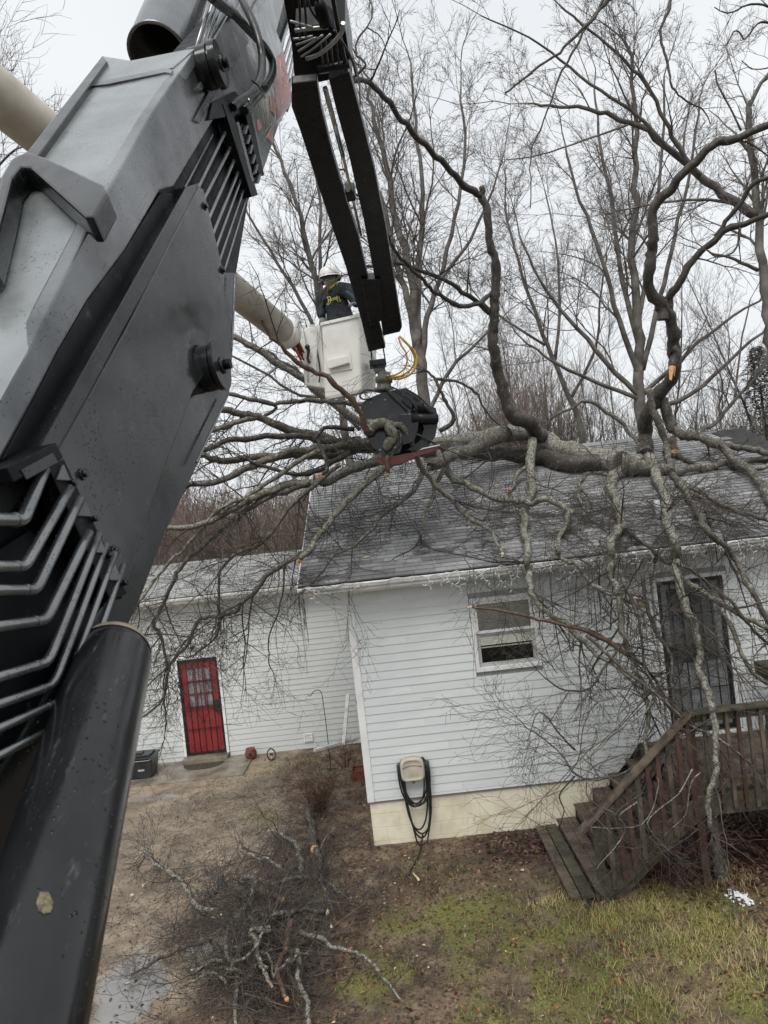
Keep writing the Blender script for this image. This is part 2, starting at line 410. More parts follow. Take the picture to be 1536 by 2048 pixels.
# ================================================================ MAIN HOUSE
WY = 10.5                        # front wall plane
HX0, HX1 = -.70, 7.2
EZ = 3.86                        # eave height
PLANK = .1245
house = thing('house', 'white-sided house with grey shingle roof crushed under the fallen tree', 'house', (2, WY, 0))
WIN = (1.155, 2.02, 2.46, 3.43); DOOR = (3.86, 4.86, 1.16, 3.46)
def wall_boxes(mb, x0, x1, z0, z1, y0, y1, ops):
    xs = sorted(set([x0, x1]+[o[0] for o in ops]+[o[1] for o in ops]))
    for a, b_ in zip(xs[:-1], xs[1:]):
        cuts = [(o[2], o[3]) for o in ops if o[0] <= a+1e-6 and o[1] >= b_-1e-6]
        z = z0
        for c0, c1 in sorted(cuts):
            if c0 > z: mb.box(a, b_, y0, y1, z, c0)
            z = max(z, c1)
        if z < z1: mb.box(a, b_, y0, y1, z, z1)
    return mb
mb = wall_boxes(MB(), HX0+.02, HX1, .62, EZ-.02, WY+.02, WY+.16, [WIN, DOOR])
mb.box(HX0+.02, HX0+.16, WY+.162, 18.4, .62, EZ-.02)
mb.build('wall', MAT['core'], house)
def plank_mesh(h, name, w=.0):
    m_ = MB(); m_.hexa([(0, -.016, 0), (1, -.016, 0), (1, .012, 0), (0, .012, 0), (0, -.003, h+.004), (1, -.003, h+.004), (1, .012, h+.004), (0, .012, h+.004)])
    return m_.mesh(name)
pm = plank_mesh(PLANK, 'siding_plank')
def siding(root, x0, x1, z0, rows, y, ops, mat, seed, flip=False, plen=3.66, xaxis=True):
    rnd = random.Random(seed); rl = root_of(root); me_ = plank_mesh(PLANK, 'siding_plank_'+mat); me_.name = 'siding_plank'
    for r in range(rows):
        z = z0+r*PLANK; iv = [(x0, x1)]
        for o in ops:
            if z+PLANK*.6 > o[2] and z+PLANK*.4 < o[3]:
                nv = []
                for a, b_ in iv:
                    if o[0] > a and o[0] < b_: nv.append((a, o[0]))
                    if o[1] > a and o[1] < b_: nv.append((o[1], b_))
                    if o[1] <= a or o[0] >= b_: nv.append((a, b_))
                iv = nv
        j = x0+rnd.uniform(.6, plen); js = []
        while j < x1: js.append(j); j += plen
        for a, b_ in iv:
            cs = [a]+[j for j in js if a+.3 < j < b_-.3]+[b_]
            for p, q_ in zip(cs[:-1], cs[1:]):
                o = link('siding_plank', me_, MAT[mat], root, (p-rl.x, y+rnd.uniform(-.001, .001)-rl.y, z-rl.z))
                o.scale = (q_-p-.002, 1, 1)
siding(house, HX0+.09, 5.95, .70, 25, WY, [(WIN[0]-.06, WIN[1]+.06, WIN[2]-.07, WIN[3]+.06), (DOOR[0]-.07, DOOR[1]+.07, DOOR[2]-.05, DOOR[3]+.08)], 'siding', 4)
# corner post and skirt
MB().box(HX0-.01, HX0+.095, WY-.028, WY+.018, .66, EZ-.03).build('corner_post', MAT['trim'], house, bevel=.004)
MB().box(HX0-.012, HX0+.018, WY+.02, WY+.11, .66, EZ-.03).build('corner_post', MAT['trim'], house)
MB().box(HX0+.10, 5.95, WY-.012, WY+.015, .66, .698).build('starter_trim', MAT['trim'], house)
# side wall planks towards the wing
for r in range(26):
    z = .70+r*PLANK
    MB().hexa([(HX0-.005, WY+.112, z), (HX0+.02, WY+.112, z), (HX0+.02, 16.2, z), (HX0-.005, 16.2, z), (HX0+.008, WY+.112, z+PLANK), (HX0+.02, WY+.112, z+PLANK), (HX0+.02, 16.2, z+PLANK), (HX0+.008, 16.2, z+PLANK)]).build('siding_plank', MAT['siding'], house)
# block foundation: every block its own piece
MB().box(HX0+.03, 5.95, WY+.05, WY+.24, -.3, .66).build('foundation_core', MAT['mortar'], house)
MB().box(HX0+.03, HX0+.2, WY+.245, 16.2, -.5, .66).build('foundation_core', MAT['mortar'], house)
blk = MB().box(0, .397, -.004, .05, 0, .197).mesh('concrete_block')
bm = bmesh.new(); bm.from_mesh(blk); bmesh.ops.bevel(bm, geom=bm.edges[:], offset=.002, segments=1, affect='EDGES'); bm.to_mesh(blk); bm.free()
rl = root_of(house)
for row in range(4):
    z = -.155+row*.2035; x = HX0+.03-(.2 if row % 2 else 0)
    while x < 3.5:
        a = max(x, HX0+.025)
        o = link('concrete_block', blk, MAT['block'], house, (a+.0015-rl.x, WY+.045+random.uniform(-.001, .001)-rl.y, z-rl.z))
        o.scale = ((x+.4-a)/.4, 1, 1)
        x += .4
for row in range(4):
    z = -.155+row*.2035; y = WY+.06
    for k in range(4):
        o = link('concrete_block', blk, MAT['block'], house, (HX0+.03-rl.x-.012, y+.4-rl.y, z-rl.z)); o.rotation_euler = (0, 0, -math.pi/2); y += .4035

# roof -------------------------------------------------------------
RY0, RZ0, RY1, RZ1 = 10.06, 3.97, 14.3, 5.79
RX0, RX1 = -1.33, 7.4
sl = Vector((0, RY1-RY0, RZ1-RZ0)); SLEN = sl.length; sld = sl.normalized(); rn = Vector((0, -sld.z, sld.y))
def roofpt(x, s, h=0): return Vector((x, RY0, RZ0))+sld*s+rn*h
def roof_depth(px, py, clear=0):       # distance at which a ray meets the front slope (or None)
    r = ray(px, py); o = Vector((0, RY0, RZ0))
    dn = r.dot(rn)
    if abs(dn) < 1e-6: return None
    t = (o-CAM).dot(rn)/dn
    if t <= 0: return None
    p = CAM+r*t
    if RY0-.1 < p.y < RY1+.1 and p.x > RX0-.1: return t
    return None
mbf = MB().prism([roofpt(RX0, 0), roofpt(RX1, 0), roofpt(RX1, SLEN), roofpt(RX0, SLEN)], rn*-.05)
mbf.prism([Vector((RX0, RY1+.002, RZ1)), Vector((RX1, RY1+.002, RZ1)), Vector((RX1, RY1+4.2, RZ1-1.8)), Vector((RX0, RY1+4.2, RZ1-1.8))], Vector((0, 0, -.05)))
roof = mbf.build('roof', simple('roof_felt', (.02, .02, .02), (.04, .04, .04), .9, 5), house)
mA, nA_, lA, bA = new_mat('asphalt_shingle')
at_ = nA_.new('ShaderNodeAttribute'); at_.attribute_name = 'rnd'
tt = noise_node(nA_, lA, 1.1, 4, 'Pos'); tg = noise_node(nA_, lA, 160, 2, 'Pos')
rA = ramp(nA_, lA, at_.outputs['Fac'], [(0, (.17, .17, .172)), (.5, (.24, .24, .243)), (1, (.34, .34, .343))])
rB = ramp(nA_, lA, tt.outputs['Fac'], [(.3, .88), (.7, 1.12)]); rC = ramp(nA_, lA, tg.outputs['Fac'], [(.3, .6), (.7, 1.5)])
def mul(n_, l_, a, b_, f=1):
    k = n_.new('ShaderNodeMix'); k.data_type = 'RGBA'; k.blend_type = 'MULTIPLY'; k.inputs[0].default_value = f
    l_.new(a, k.inputs[6]); l_.new(b_, k.inputs[7]); return k.outputs[2]
lA.new(mul(nA_, lA, mul(nA_, lA, rA.outputs[0], rB.outputs[0]), rC.outputs[0], .7), bA.inputs['Base Color'])
bA.inputs['Roughness'].default_value = .42; bumpn(nA_, lA, tg.outputs['Fac'], .6, .004, bA)
MAT['shingle'] = mA
EXPO = .118; TAB = .3
tabs = []
for r in range(int(SLEN/EXPO)+1):
    s = r*EXPO; x = RX0-random.uniform(0, TAB)
    while x < 6.6:
        w_ = TAB*random.choice([.55, .8, 1, 1, 1.25]); a = max(x, RX0); 
        if a < x+w_-.04: tabs.append((a, x+w_-.004, s, random.random()))
        x += w_
def tab_quad(a, b_, s, lift):
    s1 = min(s+EXPO*1.5, SLEN-.002)
    return a, b_, s, s1, lift
# the 300 lowest (nearest) visible shingles are pieces of their own, the rest one part
vis = [t for t in tabs if t[0] < 5.6]
near = set(id(t) for t in sorted(vis, key=lambda t: t[2])[:300])
variants = []
for k in range(6):
    m_ = MB(); L_ = EXPO*1.5
    p = lambda x, s, h: sld*s+rn*h+Vector((x, 0, 0))
    m_.hexa([p(0, -.006, .001), p(1, -.006, .001), p(1, L_, .001), p(0, L_, .001), p(0, -.006, .022), p(1, -.006, .022), p(1, L_, .003), p(0, L_, .003)])
    mm = m_.mesh('shingle'); aa = mm.attributes.new('rnd', 'FLOAT', 'FACE'); aa.data.foreach_set('value', np.full(len(mm.polygons), k/5, np.float32)); variants.append(mm)
Q = []; A_ = []
for t in tabs:
    a, b_, s, rv_ = t
    if id(t) in near:
        o = link('shingle', variants[int(rv_*5.99)], MAT['shingle'], roof, roofpt(a, s, random.uniform(0, .0015))-root_of(house)); o.scale = (b_-a, 1, 1)
    else:
        L_ = min(EXPO*1.5, SLEN-s-.001); h0 = random.uniform(0, .002)
        c8 = [roofpt(a, s-.006, h0), roofpt(b_, s-.006, h0), roofpt(b_, s+L_, h0), roofpt(a, s+L_, h0), roofpt(a, s-.006, .022+h0), roofpt(b_, s-.006, .022+h0), roofpt(b_, s+L_, .003+h0), roofpt(a, s+L_, .003+h0)]
        c8 = [tuple(v-root_of(house)) for v in c8]
        Q += [[c8[4], c8[5], c8[6], c8[7]], [c8[0], c8[1], c8[5], c8[4]], [c8[1], c8[2], c8[6], c8[5]], [c8[3], c8[0], c8[4], c8[7]]]; A_ += [rv_]*4
o = link('upper_shingles', quad_mesh('upper_shingles', Q, A_), MAT['shingle'], roof); tag(o, kind='stuff')
# ridge caps
cap = MB(); cap.hexa([(0, -.15, -.055), (.3, -.15, -.055), (.3, -.15, -.045), (0, -.15, -.045), (0, 0, .012), (.3, 0, .012), (.3, 0, .03), (0, 0, .03)])
cap.hexa([(0, 0, .012), (.3, 0, .012), (.3, 0, .03), (0, 0, .03), (0, .15, -.055), (.3, .15, -.055), (.3, .15, -.045), (0, .15, -.045)])
cm = cap.mesh('ridge_cap'); x = RX0
cm.attributes.new('rnd', 'FLOAT', 'FACE').data.foreach_set('value', np.full(len(cm.polygons), .4, np.float32))
while x < 6.2:
    o = link('ridge_cap', cm, MAT['shingle'], roof, Vector((x, RY1, RZ1+.012))-root_of(house)); o.rotation_euler = (0, random.uniform(-.02, .02), 0); x += .27
# eave trim, soffit and gutter
MB().box(RX0, 7.3, 10.13, 10.155, 3.80, 3.945).build('fascia', MAT['trim'], house)
MB().box(RX0, HX0-.02, 10.16, 14, 3.80, 3.82).build('soffit', MAT['soffit'], house)
for k in range(40):
    x = HX0+k*.2
    MB().box(x+.002, x+.198, 10.16, 10.515, 3.822+.002*(k % 2), 3.832).build('soffit_panel', MAT['soffit'], house)
def gutter(x0, x1, y, z, root, s=1.0):
    prof = [(0, 0), (-.085, 0), (-.095, .03), (-.12, .06), (-.125, .105), (-.115, .118), (-.110, .105), (-.105, .062), (-.082, .035), (-.075, .012), (-.012, .012), (-.012, .1), (0, .1)]
    return MB().prism([Vector((x0, y+p[0]*s, z+p[1]*s)) for p in prof], Vector((x1-x0, 0, 0))).build('gutter', MAT['gutter'], root)
gutter(RX0-.01, 3.05, 10.127, 3.835, house); gutter(3.055, 7.3, 10.127, 3.842, house)
mb = MB().prism([roofpt(RX0-.02, 0, -.055), roofpt(RX0-.02, 0, .0), roofpt(RX0-.02, SLEN, 0), roofpt(RX0-.02, SLEN, -.15), roofpt(RX0-.02, .1, -.15)], Vector((.018, 0, 0)))
mb.build('rake_board', MAT['trim'], house)
MB().prism([Vector((RX0+.6, 10.6, 3.86)), Vector((RX0+.6, 14.3, 5.6)), Vector((RX0+.6, 18, 3.9))], Vector((.04, 0, 0))).build('gable_wall', MAT['siding'], house)

def thin_glass(name):
    m = bpy.data.materials.new(name); m.use_nodes = True; n = m.node_tree.nodes; l = m.node_tree.links; n.clear()
    o = n.new('ShaderNodeOutputMaterial'); t = n.new('ShaderNodeBsdfTransparent'); t.inputs[0].default_value = (.94, .95, .93, 1); g = n.new('ShaderNodeBsdfGlossy'); g.inputs['Roughness'].default_value = .03
    tx = n.new('ShaderNodeTexNoise'); tx.inputs['Scale'].default_value = 2; r = ramp(n, l, tx.outputs['Fac'], [(.3, .02), (.7, .05)]); l.new(r.outputs[0], g.inputs['Roughness'])
    f = n.new('ShaderNodeFresnel'); f.inputs[0].default_value = 1.6; x = n.new('ShaderNodeMixShader'); l.new(f.outputs[0], x.inputs[0]); l.new(t.outputs[0], x.inputs[1]); l.new(g.outputs[0], x.inputs[2]); l.new(x.outputs[0], o.inputs[0]); return m
# window -----------------------------------------------------------
x0, x1, z0, z1 = WIN
win = MB()
fw = .062
wall_boxes(win, x0-.055, x1+.055, z0-.065, z1+.055, WY-.035, WY+.03, [(x0, x1, z0, z1)])
window = win.build('window', MAT['trim'], house, bevel=.005)
zm = (z0+z1)/2+.03
s = MB(); wall_boxes(s, x0+.001, x1-.001, zm-.02, z1-.001, WY-.018, WY+.012, [(x0+.045, x1-.045, zm+.02, z1-.045)]); s.build('upper_sash', MAT['trim'], window, bevel=.003)
s = MB(); wall_boxes(s, x0+.001, x1-.001, z0+.001, zm-.021, WY+.004, WY+.034, [(x0+.05, x1-.05, z0+.055, zm-.05)]); s.build('lower_sash', simple('grey_sash', (.40, .41, .40), (.50, .51, .50), .4, 5), window, bevel=.003)
MAT['pane'] = thin_glass('pane_glass')
MB().add([(x0+.04, WY, zm+.015), (x1-.04, WY, zm+.015), (x1-.04, WY, z1-.04), (x0+.04, WY, z1-.04)], [(0, 1, 2, 3)]).build('pane', MAT['pane'], window)
MB().add([(x0+.045, WY+.02, z0+.05), (x1-.045, WY+.02, z0+.05), (x1-.045, WY+.02, zm-.045), (x0+.045, WY+.02, zm-.045)], [(0, 1, 2, 3)]).build('pane', MAT['pane'], window)
bl = MB(); z = z1-.04
MB().box(x0+.03, x1-.03, WY+.05, WY+.08, z1-.05, z1-.01).build('blind_rail', MAT['blind'], window)
slat = MB().hexa([(x0+.04, -.006, -.0115), (x1-.04, -.006, -.0115), (x1-.04, .005, .0105), (x0+.04, .005, .0105), (x0+.04, -.0075, -.0105), (x1-.04, -.0075, -.0105), (x1-.04, .0035, .0115), (x0+.04, .0035, .0115)]).mesh('blind_slat')
z = z1-.06
while z > z0+.30:
    link('blind_slat', slat, MAT['blind'], window, Vector((0, WY+.036, z))-root_of(house)); z -= .0235
MB().box(x0+.04, x1-.04, WY+.055, WY+.078, z0+.265, z0+.283).build('blind_rail', MAT['blind'], window)
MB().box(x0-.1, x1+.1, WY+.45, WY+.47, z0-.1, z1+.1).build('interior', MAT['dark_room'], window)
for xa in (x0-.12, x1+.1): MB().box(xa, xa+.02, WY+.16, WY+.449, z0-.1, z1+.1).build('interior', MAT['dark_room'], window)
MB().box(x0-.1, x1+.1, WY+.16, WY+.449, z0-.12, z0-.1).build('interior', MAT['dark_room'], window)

# ---- doors with iron security grilles
def scroll(mb, cx, cz, y, r, turns, sx, start=0., rr=.0045):
    pts = []
    for k in range(22):
        a = start+turns*2*math.pi*k/21; q_ = r*(1-.8*k/21)
        pts.append(Vector((cx+sx*q_*math.cos(a), y, cz+q_*math.sin(a))))
    mb.tube(pts, rr, 5)
def make_door(root, x0, x1, z0, z1, y, dmat, label, glass, handle_left, jamb=.055):
    d = MB(); wall_boxes(d, x0-jamb, x1+jamb, z0-.01, z1+jamb, y-.04, y+.05, [(x0, x1, z0-.02, z1)]); d.build('door_frame', MAT['trim'], root, bevel=.004)
    door = MB()
    gx0, gx1, gz0, gz1 = glass
    wall_boxes(door, x0+.003, x1-.003, z0, z1-.004, y+.02, y+.06, [glass])
    for (a, b_) in (((x0+.12), (x0+x1)/2-.05), ((x0+x1)/2+.05, x1-.12)):   # lower raised panels
        for (c0, c1) in ((z0+.14, z0+(gz0-z0)*.46), (z0+(gz0-z0)*.54, gz0-.12)):
            door.box(a, b_, y+.010, y+.0195, c0, c1)
    door = door.build('door', MAT[dmat], root, bevel=.004, label=label)
    MB().box(gx0, gx1, y+.044, y+.048, gz0, gz1).build('pane', MAT['glass'] if dmat != 'red_paint' else MAT['curtain'], door)
    gr = MB(); gy = y-.005
    wall_boxes(gr, x0+.004, x1-.004, z0+.01, z1-.008, gy-.018, gy+.018, [(x0+.055, x1-.055, z0+.06, z1-.06)])
    grille = gr.build('security_grille', MAT['black_iron'], root, bevel=.003, label='black iron security grille over the door')
    n_ = 5
    for k in range(1, n_+1):
        x = x0+.055+(x1-x0-.11)*k/(n_+1)
        MB().box(x-.006, x+.006, gy-.008, gy+.006, z0+.06, z1-.06).build('bar', MAT['black_iron'], grille)
    hs = [z0+.30*(z1-z0)-.05, z0+.52*(z1-z0), z0+.77*(z1-z0)] if dmat != 'red_paint' else [z0+.26*(z1-z0), z0+.5*(z1-z0), z0+.76*(z1-z0)]
    for z in hs: MB().box(x0+.055, x1-.055, gy-.016, gy-.0085, z-.007, z+.007).build('rail', MAT['black_iron'], grille)
    sc = MB(); zc = hs[1]; xm = (x0+x1)/2
    for sx in (1, -1):
        for dx in (.10, .23, .31):
            scroll(sc, xm+sx*dx, zc+.06, gy-.012, .045, 1.2, sx, -1.5); scroll(sc, xm+sx*dx, zc-.07, gy-.012, .045, 1.2, sx, 1.6)
        sc.tube([Vector((xm+sx*.02*k*(1 if k < 5 else 1)+sx*.0, gy-.012, zc-.1-.0)) for k in range(2)], .004, 5)
        sc.tube([Vector((xm+sx*.17, gy-.012, zc-.06)), Vector((xm+sx*.13, gy-.012, zc-.15)), Vector((xm+sx*.05, gy-.012, zc-.24)), Vector((xm, gy-.012, zc-.31)), Vector((xm-sx*.05, gy-.012, zc-.38))], .0045, 5)
        sc.tube([Vector((xm+sx*.14, gy-.012, zc+.14)), Vector((xm+sx*.06, gy-.012, zc+.26)), Vector((xm, gy-.012, zc+.2))], .0045, 5)
    sc.build('scrollwork', MAT['black_iron'], grille)
    hx = x0+.08 if handle_left else x1-.08
    MB().box(hx-.075, hx+.075, gy-.045, gy-.0185, zc-.16, zc+.12).cyl((hx, gy-.09, zc+.02), (hx, gy-.046, zc+.02), .028, 12).box(hx-.06, hx+.06, gy-.075, gy-.06, zc-.10, zc-.07).build('lock_box', MAT['plastic_black'], grille, bevel=.006)
MAT['curtain'] = simple('curtained_glass', (.20, .19, .21), (.30, .29, .31), .12, 7, stretch=(3, 1, .5))
x0, x1, z0, z1 = DOOR
make_door(house, x0+.01, x1-.01, z0+.02, z1-.03, WY+.0, 'door_white', 'pale grey entry door with large upper glass', (x0+.16, x1-.16, z0+1.02, z1-.16), True)
MB().box(x0-.05, x1+.05, WY-.07, WY+.06, z0-.045, z0-.012).build('threshold', MAT['trim'], house)
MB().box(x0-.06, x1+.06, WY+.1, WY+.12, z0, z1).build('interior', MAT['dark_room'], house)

# porch lantern beside the door
pl_ = at(1275, 1200, WY)
lan = thing('porch_lantern', 'small black wall lantern left of the grey-white door', 'wall lamp', (pl_.x, WY, pl_.z))
MB().box(pl_.x-.05, pl_.x+.05, WY-.03, WY-.018, pl_.z-.09, pl_.z+.07).build('back_plate', MAT['trim'], lan, bevel=.004)
lg = MB().prism([Vector((pl_.x+a, WY-.12+b_, pl_.z+.02)) for a, b_ in ((-.045, -.045), (.045, -.045), (.045, .045), (-.045, .045))], Vector((0, 0, -.12)))
lg.build('lamp_glass', simple('amber_glass', (.25, .21, .14), (.35, .3, .2), .15, 5), lan, bevel=.004)
MB().lathe((pl_.x, WY-.12, pl_.z+.022), (0, 0, 1), [(.07, 0), (.065, .012), (.02, .05), (.004, .08)], 12).bar((pl_.x, WY-.12, pl_.z+.04), (pl_.x, WY-.03, pl_.z+.05), .015, .015).build('lamp_cap', MAT['black_iron'], lan)

# ================================================================ WING
W2 = 16.3
wing = thing('garage_wing', 'lower set-back white-sided wing of the house with the red door', 'building', (-3, W2, -.3))
RD = (-5.10, -4.18, -.17, 2.03)
wall_boxes(MB(), -8.2, HX0, -.45, 3.45, W2+.02, W2+.15, [RD]).build('wall', MAT['core'], wing)
siding(wing, -6.9, HX0-.02, -.30, 30, W2, [(RD[0]-.07, RD[1]+.07, RD[2]-.1, RD[3]+.06)], 'siding_dirty', 9)
MAT['siding2'] = MAT['siding_dirty']
w0, w1, w2_, w3 = RD
make_door(wing, w0, w1, w2_, w3, W2, 'red_paint', 'red panelled door with curtained upper window', (w0+.17, w1-.2, w2_+1.1, w3-.22), False, .06)
for k in (1, 2):
    xm = w0+.17+(w1-.2-w0-.17)*k/3
    MB().box(xm-.012, xm+.012, W2+.012, W2+.042, w2_+1.1, w3-.22).build('muntin', MAT['red_paint'], wing)
for k in (1, 2):
    zm = w2_+1.1+(w3-.22-w2_-1.1)*k/3
    MB().box(w0+.17, w1-.2, W2+.011, W2+.041, zm-.012, zm+.012).build('muntin', MAT['red_paint'], wing)
MB().box(w0-.05, w1+.05, W2-.28, W2+.04, -.262, -.18).build('step', MAT['concrete'], wing, bevel=.008)
ER0, EZ0, ER1, EZ1 = 15.86, 3.50, 18.6, 4.16
s2 = Vector((0, ER1-ER0, EZ1-EZ0)); S2 = s2.length; s2 = s2.normalized(); rn2 = Vector((0, -s2.z, s2.y))
def wpt(x, s, h=0): return Vector((x, ER0, EZ0))+s2*s+rn2*h
wr = MB().prism([wpt(-8.6, 0), wpt(-1.0, 0), wpt(-1.0, S2), wpt(-8.6, S2)], rn2*-.05)
wr.prism([Vector((-8.6, ER1+.002, EZ1)), Vector((-1, ER1+.002, EZ1)), Vector((-1, ER1+3, EZ1-.7)), Vector((-8.6, ER1+3, EZ1-.7))], Vector((0, 0, -.05)))
wroof = wr.build('roof', MAT['core'], wing)
mW, nW, lW, bW = new_mat('light_shingle')
at_ = nW.new('ShaderNodeAttribute'); at_.attribute_name = 'rnd'
rA = ramp(nW, lW, at_.outputs['Fac'], [(0, (.18, .18, .175)), (.5, (.25, .25, .245)), (1, (.33, .33, .32))])
tg = noise_node(nW, lW, 120, 2, 'Pos'); rC = ramp(nW, lW, tg.outputs['Fac'], [(.3, .65), (.7, 1.4)])
lW.new(mul(nW, lW, rA.outputs[0], rC.outputs[0], .7), bW.inputs['Base Color']); bW.inputs['Roughness'].default_value = .6
MAT['shingle2'] = mW
variants = []
for k in range(6):
    m_ = MB(); p = lambda x, s, h: s2*s+rn2*h+Vector((x, 0, 0)); L_ = .2
    m_.hexa([p(0, -.006, .001), p(1, -.006, .001), p(1, L_, .001), p(0, L_, .001), p(0, -.006, .016), p(1, -.006, .016), p(1, L_, .003), p(0, L_, .003)])
    mm = m_.mesh('shingle'); mm.attributes.new('rnd', 'FLOAT', 'FACE').data.foreach_set('value', np.full(len(mm.polygons), k/5, np.float32)); variants.append(mm)
cnt = 0; Q = []; A_ = []
for r in range(int(S2/.14)+1):
    s = r*.14; x = -6.4-random.uniform(0, .3)
    while x < -1.32:
        w_ = random.choice([.2, .3, .3, .4]); b_ = min(x+w_-.004, -1.32)
        if b_ > x+.03:
            if cnt < 290:
                o = link('shingle', variants[random.randrange(6)], MAT['shingle2'], wroof, wpt(x, s)-root_of(wing)); o.scale = (b_-x, 1, 1); cnt += 1
            else:
                c8 = [tuple(wpt(X_, s_, h_)-root_of(wing)) for X_, s_, h_ in ((x, s-.006, .016), (b_, s-.006, .016), (b_, min(s+.2, S2), .003), (x, min(s+.2, S2), .003), (x, s-.006, 0), (b_, s-.006, 0))]
                Q += [[c8[0], c8[1], c8[2], c8[3]], [c8[4], c8[5], c8[1], c8[0]]]; A_ += [random.random()]*2
        x += w_
tag(link('upper_shingles', quad_mesh('upper_shingles', Q, A_), MAT['shingle2'], wroof), kind='stuff')
MB().box(-8.6, HX0-.3, 15.93, 15.955, 3.33, 3.49).build('fascia', MAT['trim'], wing)
gutter(-8.6, -1.05, 15.928, 3.37, wing, .95)
for k in range(28):
    x = -6.9+k*.2
    MB().box(x+.002, x+.198, 15.96, W2-.005, 3.335+.002*(k % 2), 3.347).build('soffit_panel', MAT['soffit'], wing)
# vent and light on the wing wall
def pos(px, py, Y): return at(px, py, Y)
v_ = pos(617, 1474, W2)
vent = thing('wall_vent', 'small white square louvred vent low on the wing wall', 'vent', (v_.x, W2, v_.z))
wall_boxes(MB(), v_.x-.1, v_.x+.1, v_.z-.09, v_.z+.09, W2-.05, W2-.018, [(v_.x-.07, v_.x+.07, v_.z-.06, v_.z+.06)]).build('frame', MAT['trim'], vent, bevel=.004)
for k in range(4): MB().hexa([(v_.x-.069, W2-.045, v_.z-.05+k*.03), (v_.x+.069, W2-.045, v_.z-.05+k*.03), (v_.x+.069, W2-.02, v_.z-.035+k*.03), (v_.x-.069, W2-.02, v_.z-.035+k*.03), (v_.x-.069, W2-.045, v_.z-.044+k*.03), (v_.x+.069, W2-.045, v_.z-.044+k*.03), (v_.x+.069, W2-.02, v_.z-.029+k*.03), (v_.x-.069, W2-.02, v_.z-.029+k*.03)]).build('louvre', MAT['trim'], vent)
v_ = pos(398, 1288, W2)
fl = thing('flood_light', 'small white wall light above the red door', 'wall lamp', (v_.x, W2, v_.z))
MB().box(v_.x-.09, v_.x+.12, W2-.06, W2-.018, v_.z-.07, v_.z+.09).build('housing', MAT['trim'], fl, bevel=.01)
MB().lathe((v_.x-.1, W2-.05, v_.z-.02), (-.5, -1, -.5), [(.02, 0), (.03, .03), (.055, .10), (.05, .11), (.001, .105)], 12).build('lamp_head', MAT['plastic_black'], fl)
# ================================================================ DECK AND STAIRS
deck = thing('deck_stairs', 'weathered wooden deck with railing and stairs below the grey door', 'deck', (3.4, 9.3, 0))
def part(mb, name, mat, par=None, bevel=.004, **k): return mb.build(name, MAT[mat], par or deck, bevel=bevel, **k)
DY0, DY1, DZ = 8.50, 10.38, 1.14
rnd = random.Random(3)
# deck boards run along x
y = DY0+.02; 
while y < DY1-.05:
    part(MB().box(3.34, 6.1, y, y+.135, DZ-.035, DZ+rnd.uniform(-.003, .003)), 'deck_board', 'deck', bevel=.003); y += .142
part(MB().box(3.30, 6.1, DY0-.045, DY0-.005, DZ-.26, DZ-.02), 'fascia_board', 'deck_green')
part(MB().box(3.30, 3.335, DY0, DY1, DZ-.26, DZ-.02), 'joist', 'deck')
for x in (3.9, 4.5, 5.1, 5.7): part(MB().box(x, x+.04, DY0, DY1, DZ-.25, DZ-.04), 'joist', 'deck')
def post(x, y, z0, z1, mat='deck', w_=.09): part(MB().box(x-w_/2, x+w_/2, y-w_/2, y+w_/2, z0, z1), 'post', mat, bevel=.006)
# treads
NX = [2.00, 2.27, 2.54, 2.81, 3.08]; TZ = [.20, .39, .58, .77, .96]
for k, (x, z) in enumerate(zip(NX, TZ)):
    for j in range(2):
        part(MB().box(x+j*.138, x+j*.138+.132, DY0+.03, DY1-.06, z-.035, z+rnd.uniform(-.002, .002)), 'tread', 'deck')
    part(MB().box(x+.03, x+.055, DY0+.05, DY1-.08, z-.17, z-.04), 'riser', 'deck')
for yy in (DY0+.0, (DY0+DY1)/2, DY1-.10):
    prof = [Vector((2.02, yy, 0)), Vector((2.02, yy, .16))]
    for k in range(5): prof += [Vector((NX[k]+.02, yy, TZ[k]-.04)), Vector((NX[k]+.28, yy, TZ[k]-.04))]
    prof += [Vector((3.34, yy, 1.1)), Vector((3.34, yy, .82)), Vector((2.35, yy, 0.0))]
    prof = [prof[0]]+prof[2:]
    part(MB().prism(prof, Vector((0, .038, 0))), 'stringer', 'deck_green')
# landing of two planks on the soil
part(MB().box(1.70, 1.83, DY0-.02, DY1+.02, .045, .085), 'landing_board', 'deck')
part(MB().box(1.845, 2.0, DY0-.02, DY1+.02, .045, .088), 'landing_board', 'deck_green')
part(MB().box(1.74, 1.98, DY0+.05, DY0+.13, -.05, .043).box(1.74, 1.98, DY1-.2, DY1-.1, -.05, .043), 'sleeper', 'deck')
# sloping front railing
YR = DY0-.05
def sloping(x): return (x-2.0)/(3.35-2.0)
def railz(x): return 1.02+sloping(x)*1.12
def lowz(x): return .13+sloping(x)*.93
part(MB().bar((1.90, YR-.02, railz(1.82)), (3.36, YR-.02, railz(3.36)), .14, .036), 'handrail', 'deck')
part(MB().bar((2.02, YR+.02, railz(2.02)-.09), (3.34, YR+.02, railz(3.34)-.09), .038, .11), 'rail_board', 'deck_red')
part(MB().bar((2.06, YR+.022, lowz(2.06)-.08), (3.4, YR+.022, lowz(3.4)-.08), .038, .24), 'skirt_board', 'deck_green')
post(2.12, YR+.075, -.1, railz(2.12)-.03, 'deck_green'); post(3.36, YR+.075, -.1, DZ+1.0, 'deck_red')
post(4.35, YR+.09, -.1, DZ+.98, 'deck'); post(5.4, YR+.09, -.1, DZ+.98, 'deck_green')
post(3.45, DY1-.15, -.1, DZ+.02); post(4.7, DY1-.3, -.1, DZ-.05)
x = 2.24
i = 0
